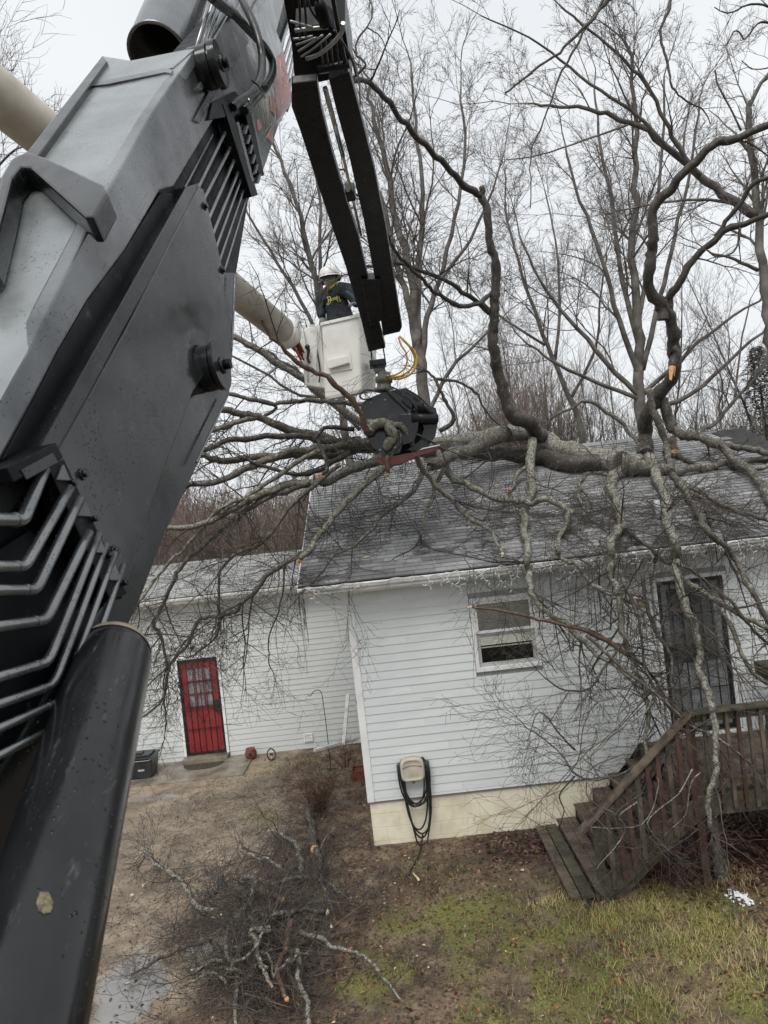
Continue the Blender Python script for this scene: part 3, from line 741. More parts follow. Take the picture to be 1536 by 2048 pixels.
while x < 3.3:
    m_ = MB().bar((x, YR-.022, lowz(x)-.14), (x+.0, YR-.022, railz(x)-.06), .055, .036, Vector((0, 1, 0)))
    part(m_, 'baluster', 'deck_red' if i % 3 else 'deck'); x += .132; i += 1
# level front railing
part(MB().box(3.32, 6.1, YR-.09, YR+.06, DZ+.98, DZ+1.015), 'handrail', 'deck_green')
part(MB().box(3.42, 6.1, YR+.0, YR+.036, DZ+.86, DZ+.975), 'rail_board', 'deck_green')
part(MB().box(3.42, 6.1, YR+.0, YR+.036, DZ+.06, DZ+.15), 'rail_board', 'deck')
x = 3.5
while x < 5.6:
    part(MB().box(x-.022, x+.022, YR-.038, YR-.002, DZ-.20, DZ+.975), 'baluster', rnd.choice(['deck_red', 'deck', 'deck_green'])); x += .135
p = at(1530, 1345, 9.9)
pl2 = thing('wall_planter', 'moss-covered wooden box hanging by the wall at the far right', 'planter', (p.x, 9.9, p.z-.1))
MB().box(p.x-.02, p.x+.35, 9.75, 10.1, p.z-.12, p.z+.1).build('box', MAT['deck_green'], pl2, bevel=.01)
MB().box(p.x-.03, p.x+.36, 10.101, 10.13, p.z-.15, p.z+.12).build('back_board', MAT['deck'], pl2, bevel=.01)
MB().bar((p.x+.1, 9.9, p.z-.121), (p.x+.1, 10.2, p.z-.9), .05, .05).build('support', MAT['deck'], pl2)
# patio chair half seen behind the railing
pc = Vector((5.33, 9.5, DZ))
ch = thing('patio_chair', 'dark metal patio chair half hidden behind the deck railing', 'chair', pc)
cb = MB(); pts = [pc+Vector((-.25, -.2, 0)), pc+Vector((-.27, -.22, .55)), pc+Vector((-.24, -.1, .64)), pc+Vector((-.2, .2, .65)), pc+Vector((-.2, .3, 0))]
for dx in (0, .5):
    MB().tube([q_+Vector((dx, 0, 0)) for q_ in pts], .013, 7).build('arm_frame', MAT['black_iron'], ch)
MB().box(pc.x-.24, pc.x+.24, pc.y-.2, pc.y+.22, DZ+.40, DZ+.43).build('seat', MAT['plastic_black'], ch, bevel=.01)
MB().hexa([pc+Vector(v) for v in ((-.24, .22, .42), (.24, .22, .42), (.24, .25, .42), (-.24, .25, .42), (-.24, .36, .98), (.24, .36, .98), (.24, .39, .98), (-.24, .39, .98))]).build('backrest', MAT['plastic_black'], ch, bevel=.01)

# ================================================================ SMALL THINGS ROUND THE HOUSE
hc = Vector((0.0, WY, 1.115))
hr = thing('hose_reel', 'beige wall-mounted hose hanger on the siding above the blocks', 'hose hanger', hc)
prof = []
for k in range(28):
    a = 2*math.pi*k/28; ca, sa = math.cos(a), math.sin(a)
    prof.append(Vector((hc.x+.175*math.copysign(abs(ca)**.5, ca), 0, hc.z+.175*math.copysign(abs(sa)**.5, sa)+.02*(1-abs(ca)))))
m_ = MB()
for sc_, y0, y1 in ((.9, WY-.17, WY-.205), (1.0, WY-.12, WY-.17)):
    pass
ring = [[Vector((hc.x+(p_.x-hc.x)*s_, y_, hc.z+(p_.z-hc.z)*s_)) for p_ in prof] for s_, y_ in ((.8, WY-.018), (.8, WY-.11), (1, WY-.12), (1, WY-.165), (.94, WY-.195), (.80, WY-.205), (.77, WY-.196), (.5, WY-.204), (0.02, WY-.208))]
m_.add([v for r_ in ring for v in r_], [(i*28+k, i*28+(k+1) % 28, (i+1)*28+(k+1) % 28, (i+1)*28+k) for i in range(8) for k in range(28)], True)
m_.build('housing', MAT['plastic_tan'], hr)
MB().tube([Vector((hc.x-.14+.28*k/8, WY-.206-.004, hc.z+.06+.028*math.sin(math.pi*k/8))) for k in range(9)], .005, 6).build('lid_seam', simple('seam_brown', (.2, .17, .12), (.26, .22, .17), .6, 5), hr)
MB().cyl((hc.x+.0, WY-.1, hc.z-.2), (hc.x+.0, WY-.02, hc.z-.215), .02, 10).build('hose_outlet', simple('old_brass', (.2, .13, .06), (.3, .2, .1), .5, 9, metal=.7), hr)
gh = MB()
def loopcurve(xl, xr, zb, yo, swap=0, top=.10):
    pts = []
    for k in range(25):
        t = k/24; a = math.pi*t
        pts.append(Vector((xl+(xr-xl)*(1-math.cos(a))/2+.006*math.sin(7*t+yo*50), WY-.05-yo-.02*math.sin(a), hc.z+top-(hc.z+top-zb)*math.sin(a)**(.62))))
    return pts
allp = []
for (xl, xr, zb, yo) in ((-.20, .20, .60, .02), (-.185, .215, .57, .045), (-.17, .18, .22, .03), (-.15, .235, .17, .06), (-.155, .25, .60, .075), (-.21, .165, .585, .09), (-.14, .205, .10, .04)):
    allp.append(loopcurve(xl, xr, zb, yo))
for pts in allp: gh.tube(pts, .0125, 7)
for xx_ in (-.2, -.17, -.15, .19, .215, .24): gh.tube([Vector((hc.x+xx_, WY-.06, hc.z+.02)), Vector((hc.x+xx_*.7, WY-.10, hc.z+.15))], .0125, 7)
gh.tube([Vector((.19, WY-.08, .7)), Vector((.17, WY-.12, .3)), Vector((.1, WY-.16, .06)), Vector((0, WY-.2, .02)), Vector((-.05, WY-.22, .10)), Vector((-.1, WY-.1, .4)), Vector((-.17, WY-.08, .9))], .0125, 7)
gh.tube([Vector((.05, WY-.14, .18)), Vector((.0, WY-.25, .03)), Vector((-.06, WY-.5, .02)), Vector((-.16, WY-.8, .02)), Vector((-.2, WY-.95, .015))], .0125, 7)
o = gh.build('garden_hose', MAT['hose']); tag(o, 'black garden hose coiled in long loops on the beige hanger', 'hose')
# tote
t = atz(290, 1562, -.28); tx, ty = -5.92, 15.55
tot = thing('storage_tote', 'black lidded plastic storage tote beside the red door', 'storage box', (tx, ty, -.262))
z = -.26
MB().hexa([(tx-.36, ty-.21, z), (tx+.30, ty-.21, z), (tx+.30, ty+.21, z), (tx-.36, ty+.21, z), (tx-.42, ty-.25, z+.42), (tx+.36, ty-.25, z+.42), (tx+.36, ty+.25, z+.42), (tx-.42, ty+.25, z+.42)]).build('body', MAT['plastic_black'], tot, bevel=.03)
MB().box(tx-.44, tx+.38, ty-.27, ty+.27, z+.421, z+.46).box(tx-.36, tx+.30, ty-.2, ty+.2, z+.461, z+.50).box(tx-.2, tx+.1, ty-.10, ty+.1, z+.501, z+.53).build('lid', MAT['plastic_black'], tot, bevel=.02)
MB().tube([Vector((tx-.43, ty-.26, z+.43)), Vector((tx-.36, ty-.275, z+.40)), Vector((tx+.3, ty-.275, z+.40)), Vector((tx+.375, ty-.255, z+.43)), Vector((tx+.38, ty+.2, z+.43))], .008, 6).build('rim', simple('grey_rim', (.25, .26, .27), (.36, .37, .38), .3, 4), tot)
MB().box(tx+.03, tx+.17, ty-.236, ty-.228, z+.17, z+.21).build('badge', simple('silver_badge', (.35, .36, .36), (.45, .46, .46), .4, 40), tot, bevel=.003)
# door mat
mt = MB(); ring_ = []
for k in range(24):
    a = math.pi*k/23; ring_.append(Vector((-4.62+.46*math.cos(a), 15.92-.38*math.sin(a), -.2615)))
o = mt.prism(ring_, Vector((0, 0, .014))).build('door_mat', simple('coir_mat', (.03, .026, .018), (.07, .06, .045), .9, 30, bump=.6, bscale=160)); tag(o, 'dark half-round door mat below the red door', 'mat')
# terracotta pot, small wheel
pp = at(501, 1500, 16.0)
po = thing('terracotta_pot', 'red clay pot with a hole, on the soil beside the wing', 'plant pot', (pp.x, 16.0, -.3))
MB().lathe((pp.x, 16.0, -.3), (0, 0, 1), [(.001, 0), (.09, 0), (.13, .08), (.135, .15), (.10, .21), (.11, .235), (.09, .24), (.085, .2), (.001, .18)], 18).build('pot', MAT['terracotta'], po)
MB().lathe((pp.x+.01, 15.868, -.16), (0, -1, .1), [(.001, 0), (.035, .0), (.04, .006), (.03, .012), (.001, .005)], 12).build('opening', MAT['dark_room'], po)
pw = at(541, 1503, 15.7)
wh = thing('yard_ornament', 'small black spoked wheel ornament leaning by the wing wall', 'ornament', (pw.x, 15.7, -.3))
cpt = Vector((pw.x, 15.75, -.17)); ax = Vector((.8, -.55, .25)).normalized(); u = ax.cross(Vector((0, 0, 1))).normalized(); v = ax.cross(u)
MB().tube([cpt+(u*math.cos(a)+v*math.sin(a))*.12 for a in np.linspace(0, 2*math.pi, 25)], .014, 7, False).build('rim', MAT['plastic_black'], wh)
for k in range(5):
    a = k*1.257; MB().tube([cpt, cpt+(u*math.cos(a)+v*math.sin(a))*.115], .006, 5).build('spoke', MAT['gutter'], wh)
MB().cyl(cpt-ax*.03, cpt+ax*.03, .025, 10).build('hub', MAT['plastic_black'], wh)
# shepherd's hook
def hk(px, py): return at(px, py, 14.6)
hb = hk(658, 1503); hb.z = -.27
pts = [hb, hk(653, 1455), hk(647, 1410), hk(644, 1388), hk(640, 1381), hk(633, 1380), hk(626, 1384), hk(622, 1391), hk(618.5, 1392.5), hk(617, 1389)]
sh = thing('shepherd_hook', 'thin black garden hook standing before the wing wall', 'garden hook', hb)
MB().tube(pts, .0085, 6).build('hook', MAT['black_iron'], sh)
MB().bar(hb+Vector((-.08, 0, .04)), hb+Vector((.08, 0, .04)), .01, .012).build('foot_bar', MAT['black_iron'], sh)
# downspout lying / leaning, electric meter in the corner
def dpt(px, py, Y): return at(px, py, Y)
ds = thing('downspout', 'loose white downspout leaning in the corner beside the meter', 'downspout', (-1.1, 14.6, -.2))
MB().bar(dpt(687, 1492, 14.3), dpt(696, 1389, 15.6), .075, .06).build('pipe', MAT['gutter'], ds, bevel=.006)
MB().bar(dpt(628, 1501, 14.2), dpt(714, 1478, 14.7), .07, .06).build('extension', MAT['gutter'], ds, bevel=.006, label='muddy lower end of the downspout lying on the soil')
mt_ = thing('electric_meter', 'grey electric meter box with conduit in the inner corner', 'electric meter', (-.8, 15.6, 1.2))
a = dpt(704, 1389, 15.7)
MB().box(-.97, -.72, 15.45, 15.75, a.z-.42, a.z+.13).build('box', simple('meter_grey', (.28, .31, .33), (.36, .39, .41), .4, 3, metal=.3), mt_, bevel=.01)
MB().lathe((-.975, 15.6, a.z-.1), (-1, 0, 0), [(.09, 0), (.09, .06), (.075, .1), (.001, .12)], 16).build('meter_dome', simple('meter_glass', (.4, .43, .43), (.5, .52, .52), .1, 4), mt_)
MB().cyl((-.80, 15.6, a.z+.13), (-.80, 15.6, 3.3), .022, 10).build('conduit', MAT['trim'], mt_)
MB().box(-.93, -.73, 15.5, 15.7, a.z-.75, a.z-.43).build('lower_box', simple('tan_box', (.30, .25, .17), (.38, .32, .22), .5, 3), mt_, bevel=.008)
# red planter box on the ground in the corner
MB_ = MB(); 
o = wall_boxes(MB_, -1.2, -.76, -.25, -.09, 13.9, 13.93, []).box(-1.2, -.76, 14.2, 14.23, -.25, -.09).box(-1.2, -1.17, 13.931, 14.199, -.25, -.09).box(-.79, -.76, 13.931, 14.199, -.25, -.09).box(-1.16, -.80, 13.94, 14.19, -.25, -.12).build('planter', MAT['terracotta'], bevel=.006)
tag(o, 'low red-brown planter box in the corner under the meter', 'planter')

# icicle lights along the gutter
il = thing('icicle_lights', 'white icicle string lights tangled along the front gutter', 'string lights', (2, 10, 3.8))
MAT['wire_white'] = simple('white_wire', (.62, .64, .64), (.78, .80, .80), .45, 6)
rnd = random.Random(11)
main = []
def gpt(x, dz=0, dy=0): return Vector((x, 9.985+dy, 3.93+dz))
xs_ = np.arange(-1.25, 5.9, .07); pts = [gpt(x, .015+.012*math.sin(x*9)+rnd.uniform(-.012, .012)-(.05 if 2.0 < x < 3.0 else 0), rnd.uniform(-.015, .01)) for x in xs_]
MB().tube(pts, .0055, 5).build('main_wire', MAT['wire_white'], il)
x = -1.1
while x < 5.8:
    dense = 1 if x > .5 else .38
    if rnd.random() < dense:
        p = gpt(x, -.0, -.01); m_ = MB(); L_ = rnd.choice([2, 3, 4, 5, 7]) if x > .5 else rnd.choice([1, 2, 3])
        pts = [p]; ang = rnd.uniform(-.5, .5)
        for k in range(L_):
            ang = -ang*.5+rnd.uniform(-1.2, 1.2)
            p = p+Vector((math.sin(ang)*.07, rnd.uniform(-.015, .012), -math.cos(ang)*rnd.uniform(.05, .085))); pts.append(p)
            a2 = ang+rnd.choice([-1, 1])*rnd.uniform(.8, 1.6); e = p+Vector((math.sin(a2)*.055, rnd.uniform(-.01, .01), -math.cos(a2)*.045))
            m_.tube([p, e], [.0045, .007], 4)
        m_.tube(pts, .0048, 4)
        m_.build('light_drop', MAT['wire_white'], il)
    x += rnd.uniform(.08, .19) if x > .5 else rnd.uniform(.12, .3)
# displaced piece of broken gutter/soffit board lying on the roof and vent pipe
vp = roofpt(0, 0); rd = roof_depth(1317, 1045); q_ = at(1318, 1045, rd)
vt = thing('roof_vent_pipe', 'short grey vent pipe standing on the roof behind a mossy limb', 'vent pipe', q_)
MB().cyl(q_, q_+Vector((0, 0, .34)), .045, 12).build('pipe', simple('lead_grey', (.32, .34, .35), (.42, .44, .45), .5, 6), vt)
MB().lathe(q_, rn, [(.12, .002), (.11, .012), (.05, .06)], 14).build('flashing', MAT['shingle'], vt)
# ================================================================ LOADER BOOM (foreground)
def metal(name, c1, c2, rough, scale=5, drops=True, metal_=.0, spec=.5, bscale=34, bump=.25, coat=0):
    m, n, l, b = new_mat(name)
    t = noise_node(n, l, scale, 6, 'Object', .6); r = ramp(n, l, t.outputs['Fac'], [(.3, c1), (.7, c2)])
    ts = noise_node(n, l, 60, 5, 'Object', .75, (1, .18, .18)); rs = ramp(n, l, ts.outputs['Fac'], [(.60, 0), (.74, .35)])
    tk = noise_node(n, l, 85, 3, 'Object', .6); rk = ramp(n, l, tk.outputs['Fac'], [(.70, 0), (.74, .6)])
    cc = mixc(n, l, rs.outputs[0], r.outputs[0], (.20, .205, .20)); cc = mixc(n, l, rk.outputs[0], cc, (.12, .10, .08))
    l.new(cc, b.inputs['Base Color'])
    t2 = noise_node(n, l, scale*1.7, 5, 'Object', .65)
    mr = n.new('ShaderNodeMapRange'); mr.inputs[1].default_value = .3; mr.inputs[2].default_value = .7; mr.inputs[3].default_value = max(.05, rough-.1); mr.inputs[4].default_value = rough+.14
    l.new(t2.outputs['Fac'], mr.inputs[0]); l.new(mr.outputs[0], b.inputs['Roughness'])
    b.inputs['Metallic'].default_value = metal_; b.inputs['Specular IOR Level'].default_value = spec
    b.inputs['Coat Weight'].default_value = coat; b.inputs['Coat Roughness'].default_value = .22
    if drops:
        v = n.new('ShaderNodeTexVoronoi'); v.inputs['Scale'].default_value = bscale*2.2; v.inputs['Randomness'].default_value = 1
        tc_ = n.new('ShaderNodeTexCoord'); l.new(tc_.outputs['Object'], v.inputs['Vector'])
        rr = ramp(n, l, v.outputs['Distance'], [(.10, 1), (.22, 0)])
        tn = noise_node(n, l, 7, 3); rm = ramp(n, l, tn.outputs['Fac'], [(.48, 0), (.6, 1)])
        mu = n.new('ShaderNodeMath'); mu.operation = 'MULTIPLY'; l.new(rr.outputs[0], mu.inputs[0]); l.new(rm.outputs[0], mu.inputs[1])
        bp = bumpn(n, l, mu.outputs[0], .9, .004, b)
        tf = noise_node(n, l, 3, 2)
        bp2 = n.new('ShaderNodeBump'); bp2.inputs['Strength'].default_value = bump; bp2.inputs['Distance'].default_value = .01
        l.new(tf.outputs['Fac'], bp2.inputs['Height']); l.new(bp2.outputs[0], bp.inputs['Normal'])
    return m
MAT['boom'] = metal('boom_black_paint', (.006, .007, .008), (.018, .020, .021), .18, spec=.4)
MAT['boom_light'] = metal('boom_worn_sheen_paint', (.07, .075, .08), (.30, .31, .32), .22, scale=1.6, metal_=.65)  # worn black paint made paler: sky sheen put into the base colour
MAT['boom_pale_sheen'] = metal('weathered_panel_sheen_paint', (.20, .215, .22), (.34, .36, .362), .28, scale=3.0, metal_=.6)  # upper panels: reflected sky painted in as a pale base colour
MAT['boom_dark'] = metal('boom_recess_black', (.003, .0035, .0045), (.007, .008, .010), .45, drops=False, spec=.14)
MAT['tube_steel'] = metal('black_chromed_line', (.16, .17, .175), (.30, .31, .315), .22, metal_=.8, bscale=60)
MAT['boom_side'] = metal('boom_side_paint', (.010, .011, .012), (.045, .049, .051), .15, scale=1.2, spec=.5, metal_=.2)
MAT['chrome'] = simple('chrome_rod', (.45, .46, .47), (.62, .63, .64), .14, 6, metal=1)
MAT['jib'] = metal('jib_black_paint', (.006, .007, .009), (.014, .015, .018), .3, drops=False, spec=.3, coat=0)

class Plane:                       # a flat surface given by inverse distance over the picture
    def __init__(s, a, b_, c): s.a, s.b, s.c = a, b_, c
    def d(s, px, py): return 1/(s.a+s.b*px+s.c*py)
    def setup(s):
        p = [s.raw(0, 0), s.raw(600, 0), s.raw(0, 800)]
        n_ = (p[1]-p[0]).cross(p[2]-p[0]).normalized()
        s.n = n_ if (CAM-p[0]).dot(n_) > 0 else -n_; return s
    def raw(s, px, py): return at(px, py, s.d(px, py))
    def p(s, px, py, off=0):       # point on the plane shifted by off metres along its normal, kept under the same pixel
        r = ray(px, py); o = s.raw(300, 700)+s.n*off
        return CAM+r*((o-CAM).dot(s.n)/r.dot(s.n))
def plane_from(p3):                # three (px,py,depth)
    A = np.array([[1, q_[0], q_[1]] for q_ in p3], float); y = np.array([1/q_[2] for q_ in p3])
    return Plane(*np.linalg.solve(A, y)).setup()
PS = plane_from([(260, 700, 2.04), (470, 100, 4.2), (462, 700, 3.0)])          # the side of the boom
e1, e2 = (385, 95), (55, 700)
def project(P):
    v = P-CAM; dd = v.dot(FW); return (768+F*v.dot(RT)/dd, 1024-F*v.dot(UP)/dd, dd)
PT = plane_from([(e1[0], e1[1], PS.d(*e1)), (e2[0], e2[1], PS.d(*e2)), project(PS.raw(*e2)+Vector((-.4, .06, .02)))])  # its upper face
boom = thing('loader_boom', 'huge black hydraulic loader boom filling the left foreground', 'crane boom', PS.p(60, 1900))
def plate(pl, poly, off, th, name, mat, bevel=.004, par=None, **k):
    pts = [pl.p(x, y, off) for x, y in poly]
    return MB().prism(pts, pl.n*(-th)).build(name, MAT[mat], par or boom, bevel=bevel, **k)
# web body
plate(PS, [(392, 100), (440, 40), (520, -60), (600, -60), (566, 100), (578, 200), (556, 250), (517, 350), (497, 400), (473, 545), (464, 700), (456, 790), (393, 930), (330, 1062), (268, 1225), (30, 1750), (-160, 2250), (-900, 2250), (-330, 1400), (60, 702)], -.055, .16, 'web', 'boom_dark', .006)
plate(PS, [(389, 97), (440, 118), (452, 215), (428, 238), (348, 372), (320, 380), (250, 500), (175, 600), (117, 700), (66, 800), (23, 880), (-40, 1000), (-110, 1130), (-420, 1700), (-620, 1950), (-330, 1402), (55, 700), (215, 380), (300, 230)], .0, .05, 'flange_plate', 'boom_light', .007)
plate(PS, [(322, 384), (346, 386), (344, 415), (296, 500), (248, 600), (205, 700), (152, 800), (100, 900), (52, 985), (-10, 1075), (-80, 1060), (-40, 1000), (23, 880), (66, 800), (117, 700), (175, 600), (250, 500)], -.03, .04, 'ram_bar', 'boom_dark', .006)
plate(PS, [(372, 374), (396, 366), (400, 382), (250, 655), (118, 905), (74, 905), (200, 680)], .012, .05, 'flange_strip', 'boom', .004)
# outer side sheet and inner lower sheet
plate(PS, [(449, 545), (474, 545), (466, 700), (459, 790), (396, 928), (332, 1062), (270, 1225), (250, 1255), (40, 1720), (-60, 2000), (-300, 2000), (30, 1500), (230, 1170), (300, 900)], -.02, .03, 'side_sheet', 'boom_side', .004)
plate(PS, [(398, 372), (407, 378), (448, 548), (452, 640), (444, 700), (386, 783), (320, 960), (262, 1140), (246, 1198), (222, 1168), (113, 908), (250, 662)], .016, .03, 'side_plate', 'boom_side', .004)
for (x, y) in ((410, 412), (445, 540), (166, 948), (230, 1102)):
    c_ = PS.p(x, y, .018); r_ = .011 if y < 700 else .009
    MB().cyl(c_, c_+PS.n*.012, r_, 6).cyl(c_-PS.n*.002, c_+PS.n*.003, r_*1.6, 12).build('bolt', MAT['boom'], boom)
# lower black web beneath the tubes
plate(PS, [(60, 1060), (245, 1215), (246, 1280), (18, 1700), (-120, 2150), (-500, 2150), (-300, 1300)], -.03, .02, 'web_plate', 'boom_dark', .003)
# pin bosses
def boss(px, py, off, rpx, plane, L_, name='pin_boss'):
    d = plane.d(px, py); c_ = plane.p(px, py, off)
    vdir = (c_-CAM).normalized(); axis = plane.n.copy(); R_ = rpx*d/F
    c0 = c_-axis*L_*.15
    o = MB().lathe(c0, axis, [(.001, 0), (R_*.92, 0), (R_*.92, L_*.66), (R_*.80, L_*.68), (R_*.80, L_*.74), (R_, L_*.76), (R_, L_*.93), (R_*.97, L_), (.001, L_)], 40, True).build(name, MAT['boom'], boom)
    ce = c0+axis*L_
    MB().lathe(ce, axis, [(.001, 0), (R_*.34, 0), (R_*.34, .006), (.001, .007)], 24).build('washer', MAT['boom'], boom)
    MB().cyl(ce+axis*.007, ce+axis*.034, R_*.21, 6).build('bolt', MAT['boom_dark'], boom)
boss(412, 738, .0, 50, PS, .075); boss(398, 140, .0, 44, PS, .13)
# upper plate carrying the worn decal
plate(PS, [(404, 212), (398, 120), (430, 60), (505, -60), (585, -60), (553, 62), (567, 100), (584, 192), (581, 208), (558, 248), (527, 340), (505, 232), (470, 215), (430, 232)], -.005, .05, 'decal_plate', 'boom_pale_sheen', .004)
plate(PS, [(545, -60), (566, -60), (400, 246), (388, 240)], .012, .02, 'side_rail', 'boom', .004)
plate(PS, [(515, -60), (532, -60), (470, 60), (405, 180), (396, 176)], .012, .02, 'side_rail', 'boom_pale_sheen', .004)
plate(PS, [(418, 98), (462, 22), (520, 30), (500, 80), (470, 130), (425, 150)], .02, .015, 'foil_patch', 'boom_pale_sheen', .002)
MAT['decal_red'] = simple('faded_decal_red', (.50, .20, .20), (.58, .33, .32), .5, 40); MAT['decal_line'] = simple('decal_outline', (.50, .50, .40), (.60, .58, .48), .5, 40)
MAT['decal_grey'] = simple('decal_grey', (.30, .30, .28), (.38, .37, .34), .5, 40)
plate(PS, [(566, 104), (582, 186), (577, 208), (556, 240), (548, 150), (549, 122)], .001, .004, 'decal_field', 'decal_red', 0)
plate(PS, [(543, 253), (546, 285), (533, 274)], .001, .004, 'decal_corner', 'decal_red', 0)
plate(PS, [(539, 190), (548, 194), (551, 232), (543, 222)], .001, .004, 'decal_field', 'decal_red', 0)
plate(PS, [(514, 240), (519, 236), (524, 255), (517, 262)], .001, .004, 'decal_field', 'decal_red', 0)
dl = MB()
for pts in ([(513, 212), (531, 264), (544, 246)], [(514, 256), (526, 268)], [(526, 206), (536, 258)], [(518, 208), (529, 250), (522, 205)], [(531, 196), (540, 252), (533, 190)], [(538, 182), (549, 235)], [(542, 176), (551, 205), (550, 240)], [(563, 130), (572, 150), (565, 158), (574, 168)], [(577, 136), (566, 152)], [(578, 158), (569, 176)], [(560, 120), (562, 148), (568, 178)], [(552, 118), (556, 158), (553, 170)], [(570, 196), (561, 214), (566, 202)], [(556, 176), (562, 205)], [(548, 168), (556, 196), (555, 222)], [(545, 252), (528, 282)], [(533, 274), (544, 286), (547, 250)]):
    dl.tube([PS.p(x, y, .0018) for x, y in pts], .0022, 4)
dl.build('decal_lettering', MAT['decal_line'], boom)
# hydraulic line bundles: each line a part
up_t = [((425, 269), (346, 419), 5.5), ((468, 228), (399, 368), 8), ((477, 263), (408, 396), 8), ((484, 284), (419, 432), 7.5), ((490, 310), (428, 460), 7.5), ((492, 330), (434, 488), 6.5), ((498, 347), (441, 514), 5.5), ((502, 365), (447, 545), 5)]
for i, (a, b_, w_) in enumerate(up_t):
    a2 = (a[0]+(a[0]-b_[0])*.25, a[1]+(a[1]-b_[1])*.25) if i else a
    r_ = w_/2*PS.d(*a)/F*1.0
    b2 = (b_[0]+(b_[0]-a[0])*.12, b_[1]+(b_[1]-a[1])*.12)
    MB().tube([PS.p(*a2, -.015), PS.p(*a, -.012), PS.p(*b_, -.022), PS.p(*b2, -.022)], r_*.9, 10).build('hydraulic_line', MAT['tube_steel'], boom)
for (a, b_, w_) in (((579, 40), (561, 94), 7), ((582, 70), (567, 119), 6), ((585, 88), (572, 137), 5.5), ((587, 108), (576, 158), 5), ((589, 126), (580, 175), 4.5), ((592, 138), (582, 200), 4)):
    MB().tube([PS.p(a[0]+14, a[1]-60, -.03), PS.p(*a, -.03), PS.p(*b_, -.03), PS.p(b_[0]-8, b_[1]+22, -.03)], w_/2*PS.d(*a)/F, 8).build('hydraulic_line', MAT['tube_steel'], boom)
lo = [((78, 962), (46, 1040), (-60, 1040), 24), ((119, 1012), (50, 1133), (-60, 1134), 20), ((139, 1040), (72, 1180), (-60, 1182), 20), ((158, 1105), (92, 1240), (-60, 1262), 19), ((174, 1128), (97, 1324), (-60, 1372), 17), ((188, 1154), (108, 1370), (-60, 1428), 15), ((205, 1174), (122, 1402), (-60, 1482), 14), ((221, 1202), (134, 1443), (-60, 1540), 13)]
for a, k_, e, w_ in lo:
    def lp(x, y, off=.03): return PS.p(x, y, off)
    A0 = (a[0]+(a[0]-k_[0])*.3, a[1]+(a[1]-k_[1])*.3)
    P_ = [lp(*A0), lp(*a)]
    for t in (.80, .9, .97): P_.append(lp(a[0]+(k_[0]-a[0])*t, a[1]+(k_[1]-a[1])*t))
    for t in (.05, .14, .4, 1): P_.append(lp(k_[0]+(e[0]-k_[0])*t, k_[1]+(e[1]-k_[1])*t))
    r_ = w_/2*PS.d(*k_)/F*1.12
    P_[4] = (P_[3]+P_[5])/2*.5+P_[4]*.5
    MB().tube(P_, r_, 12).build('hydraulic_line', MAT['tube_steel'], boom)
    c_ = P_[5]; dd = (P_[6]-P_[4]).normalized()
    MB().cyl(P_[6], P_[6]+dd*.004, r_*1.14, 12).build('weld_ring', MAT['tube_steel'], boom)
for a_, b_ in (((118, 905), (400, 378)), ((396, 925), (458, 792)), ((466, 700), (473, 548))):
    P_ = []
    for k in range(40):
        t = k/39; P_.append(PS.p(a_[0]+(b_[0]-a_[0])*t-3, a_[1]+(b_[1]-a_[1])*t, .004+.0015*math.sin(k*2.3)))
    MB().tube(P_, .0045, 6).build('weld_bead', MAT['boom_light'], boom)
# clamps
def clampbar(a, b_, w_, off, th, name='line_clamp', mat='boom_dark'):
    a = Vector(a); b_ = Vector(b_); d = (b_-a).normalized(); nn = Vector((-d.y, d.x))*w_/2
    plate(PS, [tuple(a-nn), tuple(b_-nn), tuple(b_+nn), tuple(a+nn)], off, th, name, mat, .003)
clampbar((452, 205), (510, 392), 13, .02, .05); clampbar((496, 226), (524, 352), 10, .02, .05)
for k in range(6):
    t = (k+.5)/6.6; x = 470+(503-470)*t; y = 232+(362-232)*t
    clampbar((x+3, y+2), (x+9, y+22), 5, .024, .02, 'clamp_lug', 'boom_light'); clampbar((x+24, y+8), (x+19, y+26), 4, .024, .02, 'clamp_lug', 'boom_light')
clampbar((20, 950), (120, 900), 34, .055, .08); clampbar((48, 950), (112, 915), 24, .058, .004, 'clamp_cap', 'boom')
clampbar((112, 925), (238, 1195), 36, .03, .05)
for (x, y) in ((125, 950), (168, 1022), (197, 1095), (228, 1150)):
    plate(PS, [(x-12, y+10), (x+3, y-22), (x+18, y+12)], .036, .01, 'clamp_lug', 'boom_light', .002)
    c_ = PS.p(x+19, y+16, .032); MB().cyl(c_, c_+PS.n*.012, .008, 6).build('bolt', MAT['boom'], boom)
# upper face
plate(PT, [(205, 112), (262, 121), (392, 95), (300, 230), (215, 380), (55, 700), (-330, 1402), (-800, 1900), (-900, 1500), (-300, 620), (-40, 395), (60, 300)], 0, .05, 'top_sheet', 'boom_pale_sheen', .006)
plate(PT, [(205, 110), (214, 122), (80, 306), (-10, 420), (-250, 720), (-300, 700), (-40, 395), (58, 298)], .022, .05, 'top_rim', 'boom', .005)
plate(PT, [(186, 171), (190, 163), (212, 160), (330, 136), (346, 139), (342, 146), (330, 144), (215, 168)], .008, .01, 'weld_bead', 'boom_light', .003)
plate(PT, [(205, 112), (262, 121), (392, 95), (345, 135), (212, 160), (188, 165)], .006, .008, 'end_doubler', 'boom_pale_sheen', .003)
# strap handle bracket
br = [(-60, 560), (-25, 480), (2, 352), (22, 318), (52, 303), (92, 315), (205, 368), (214, 386), (187, 434), (170, 434), (60, 335), (42, 334), (24, 356), (8, 420), (-20, 520)]
plate(PT, br, .075, .07, 'bracket', 'boom', .008)
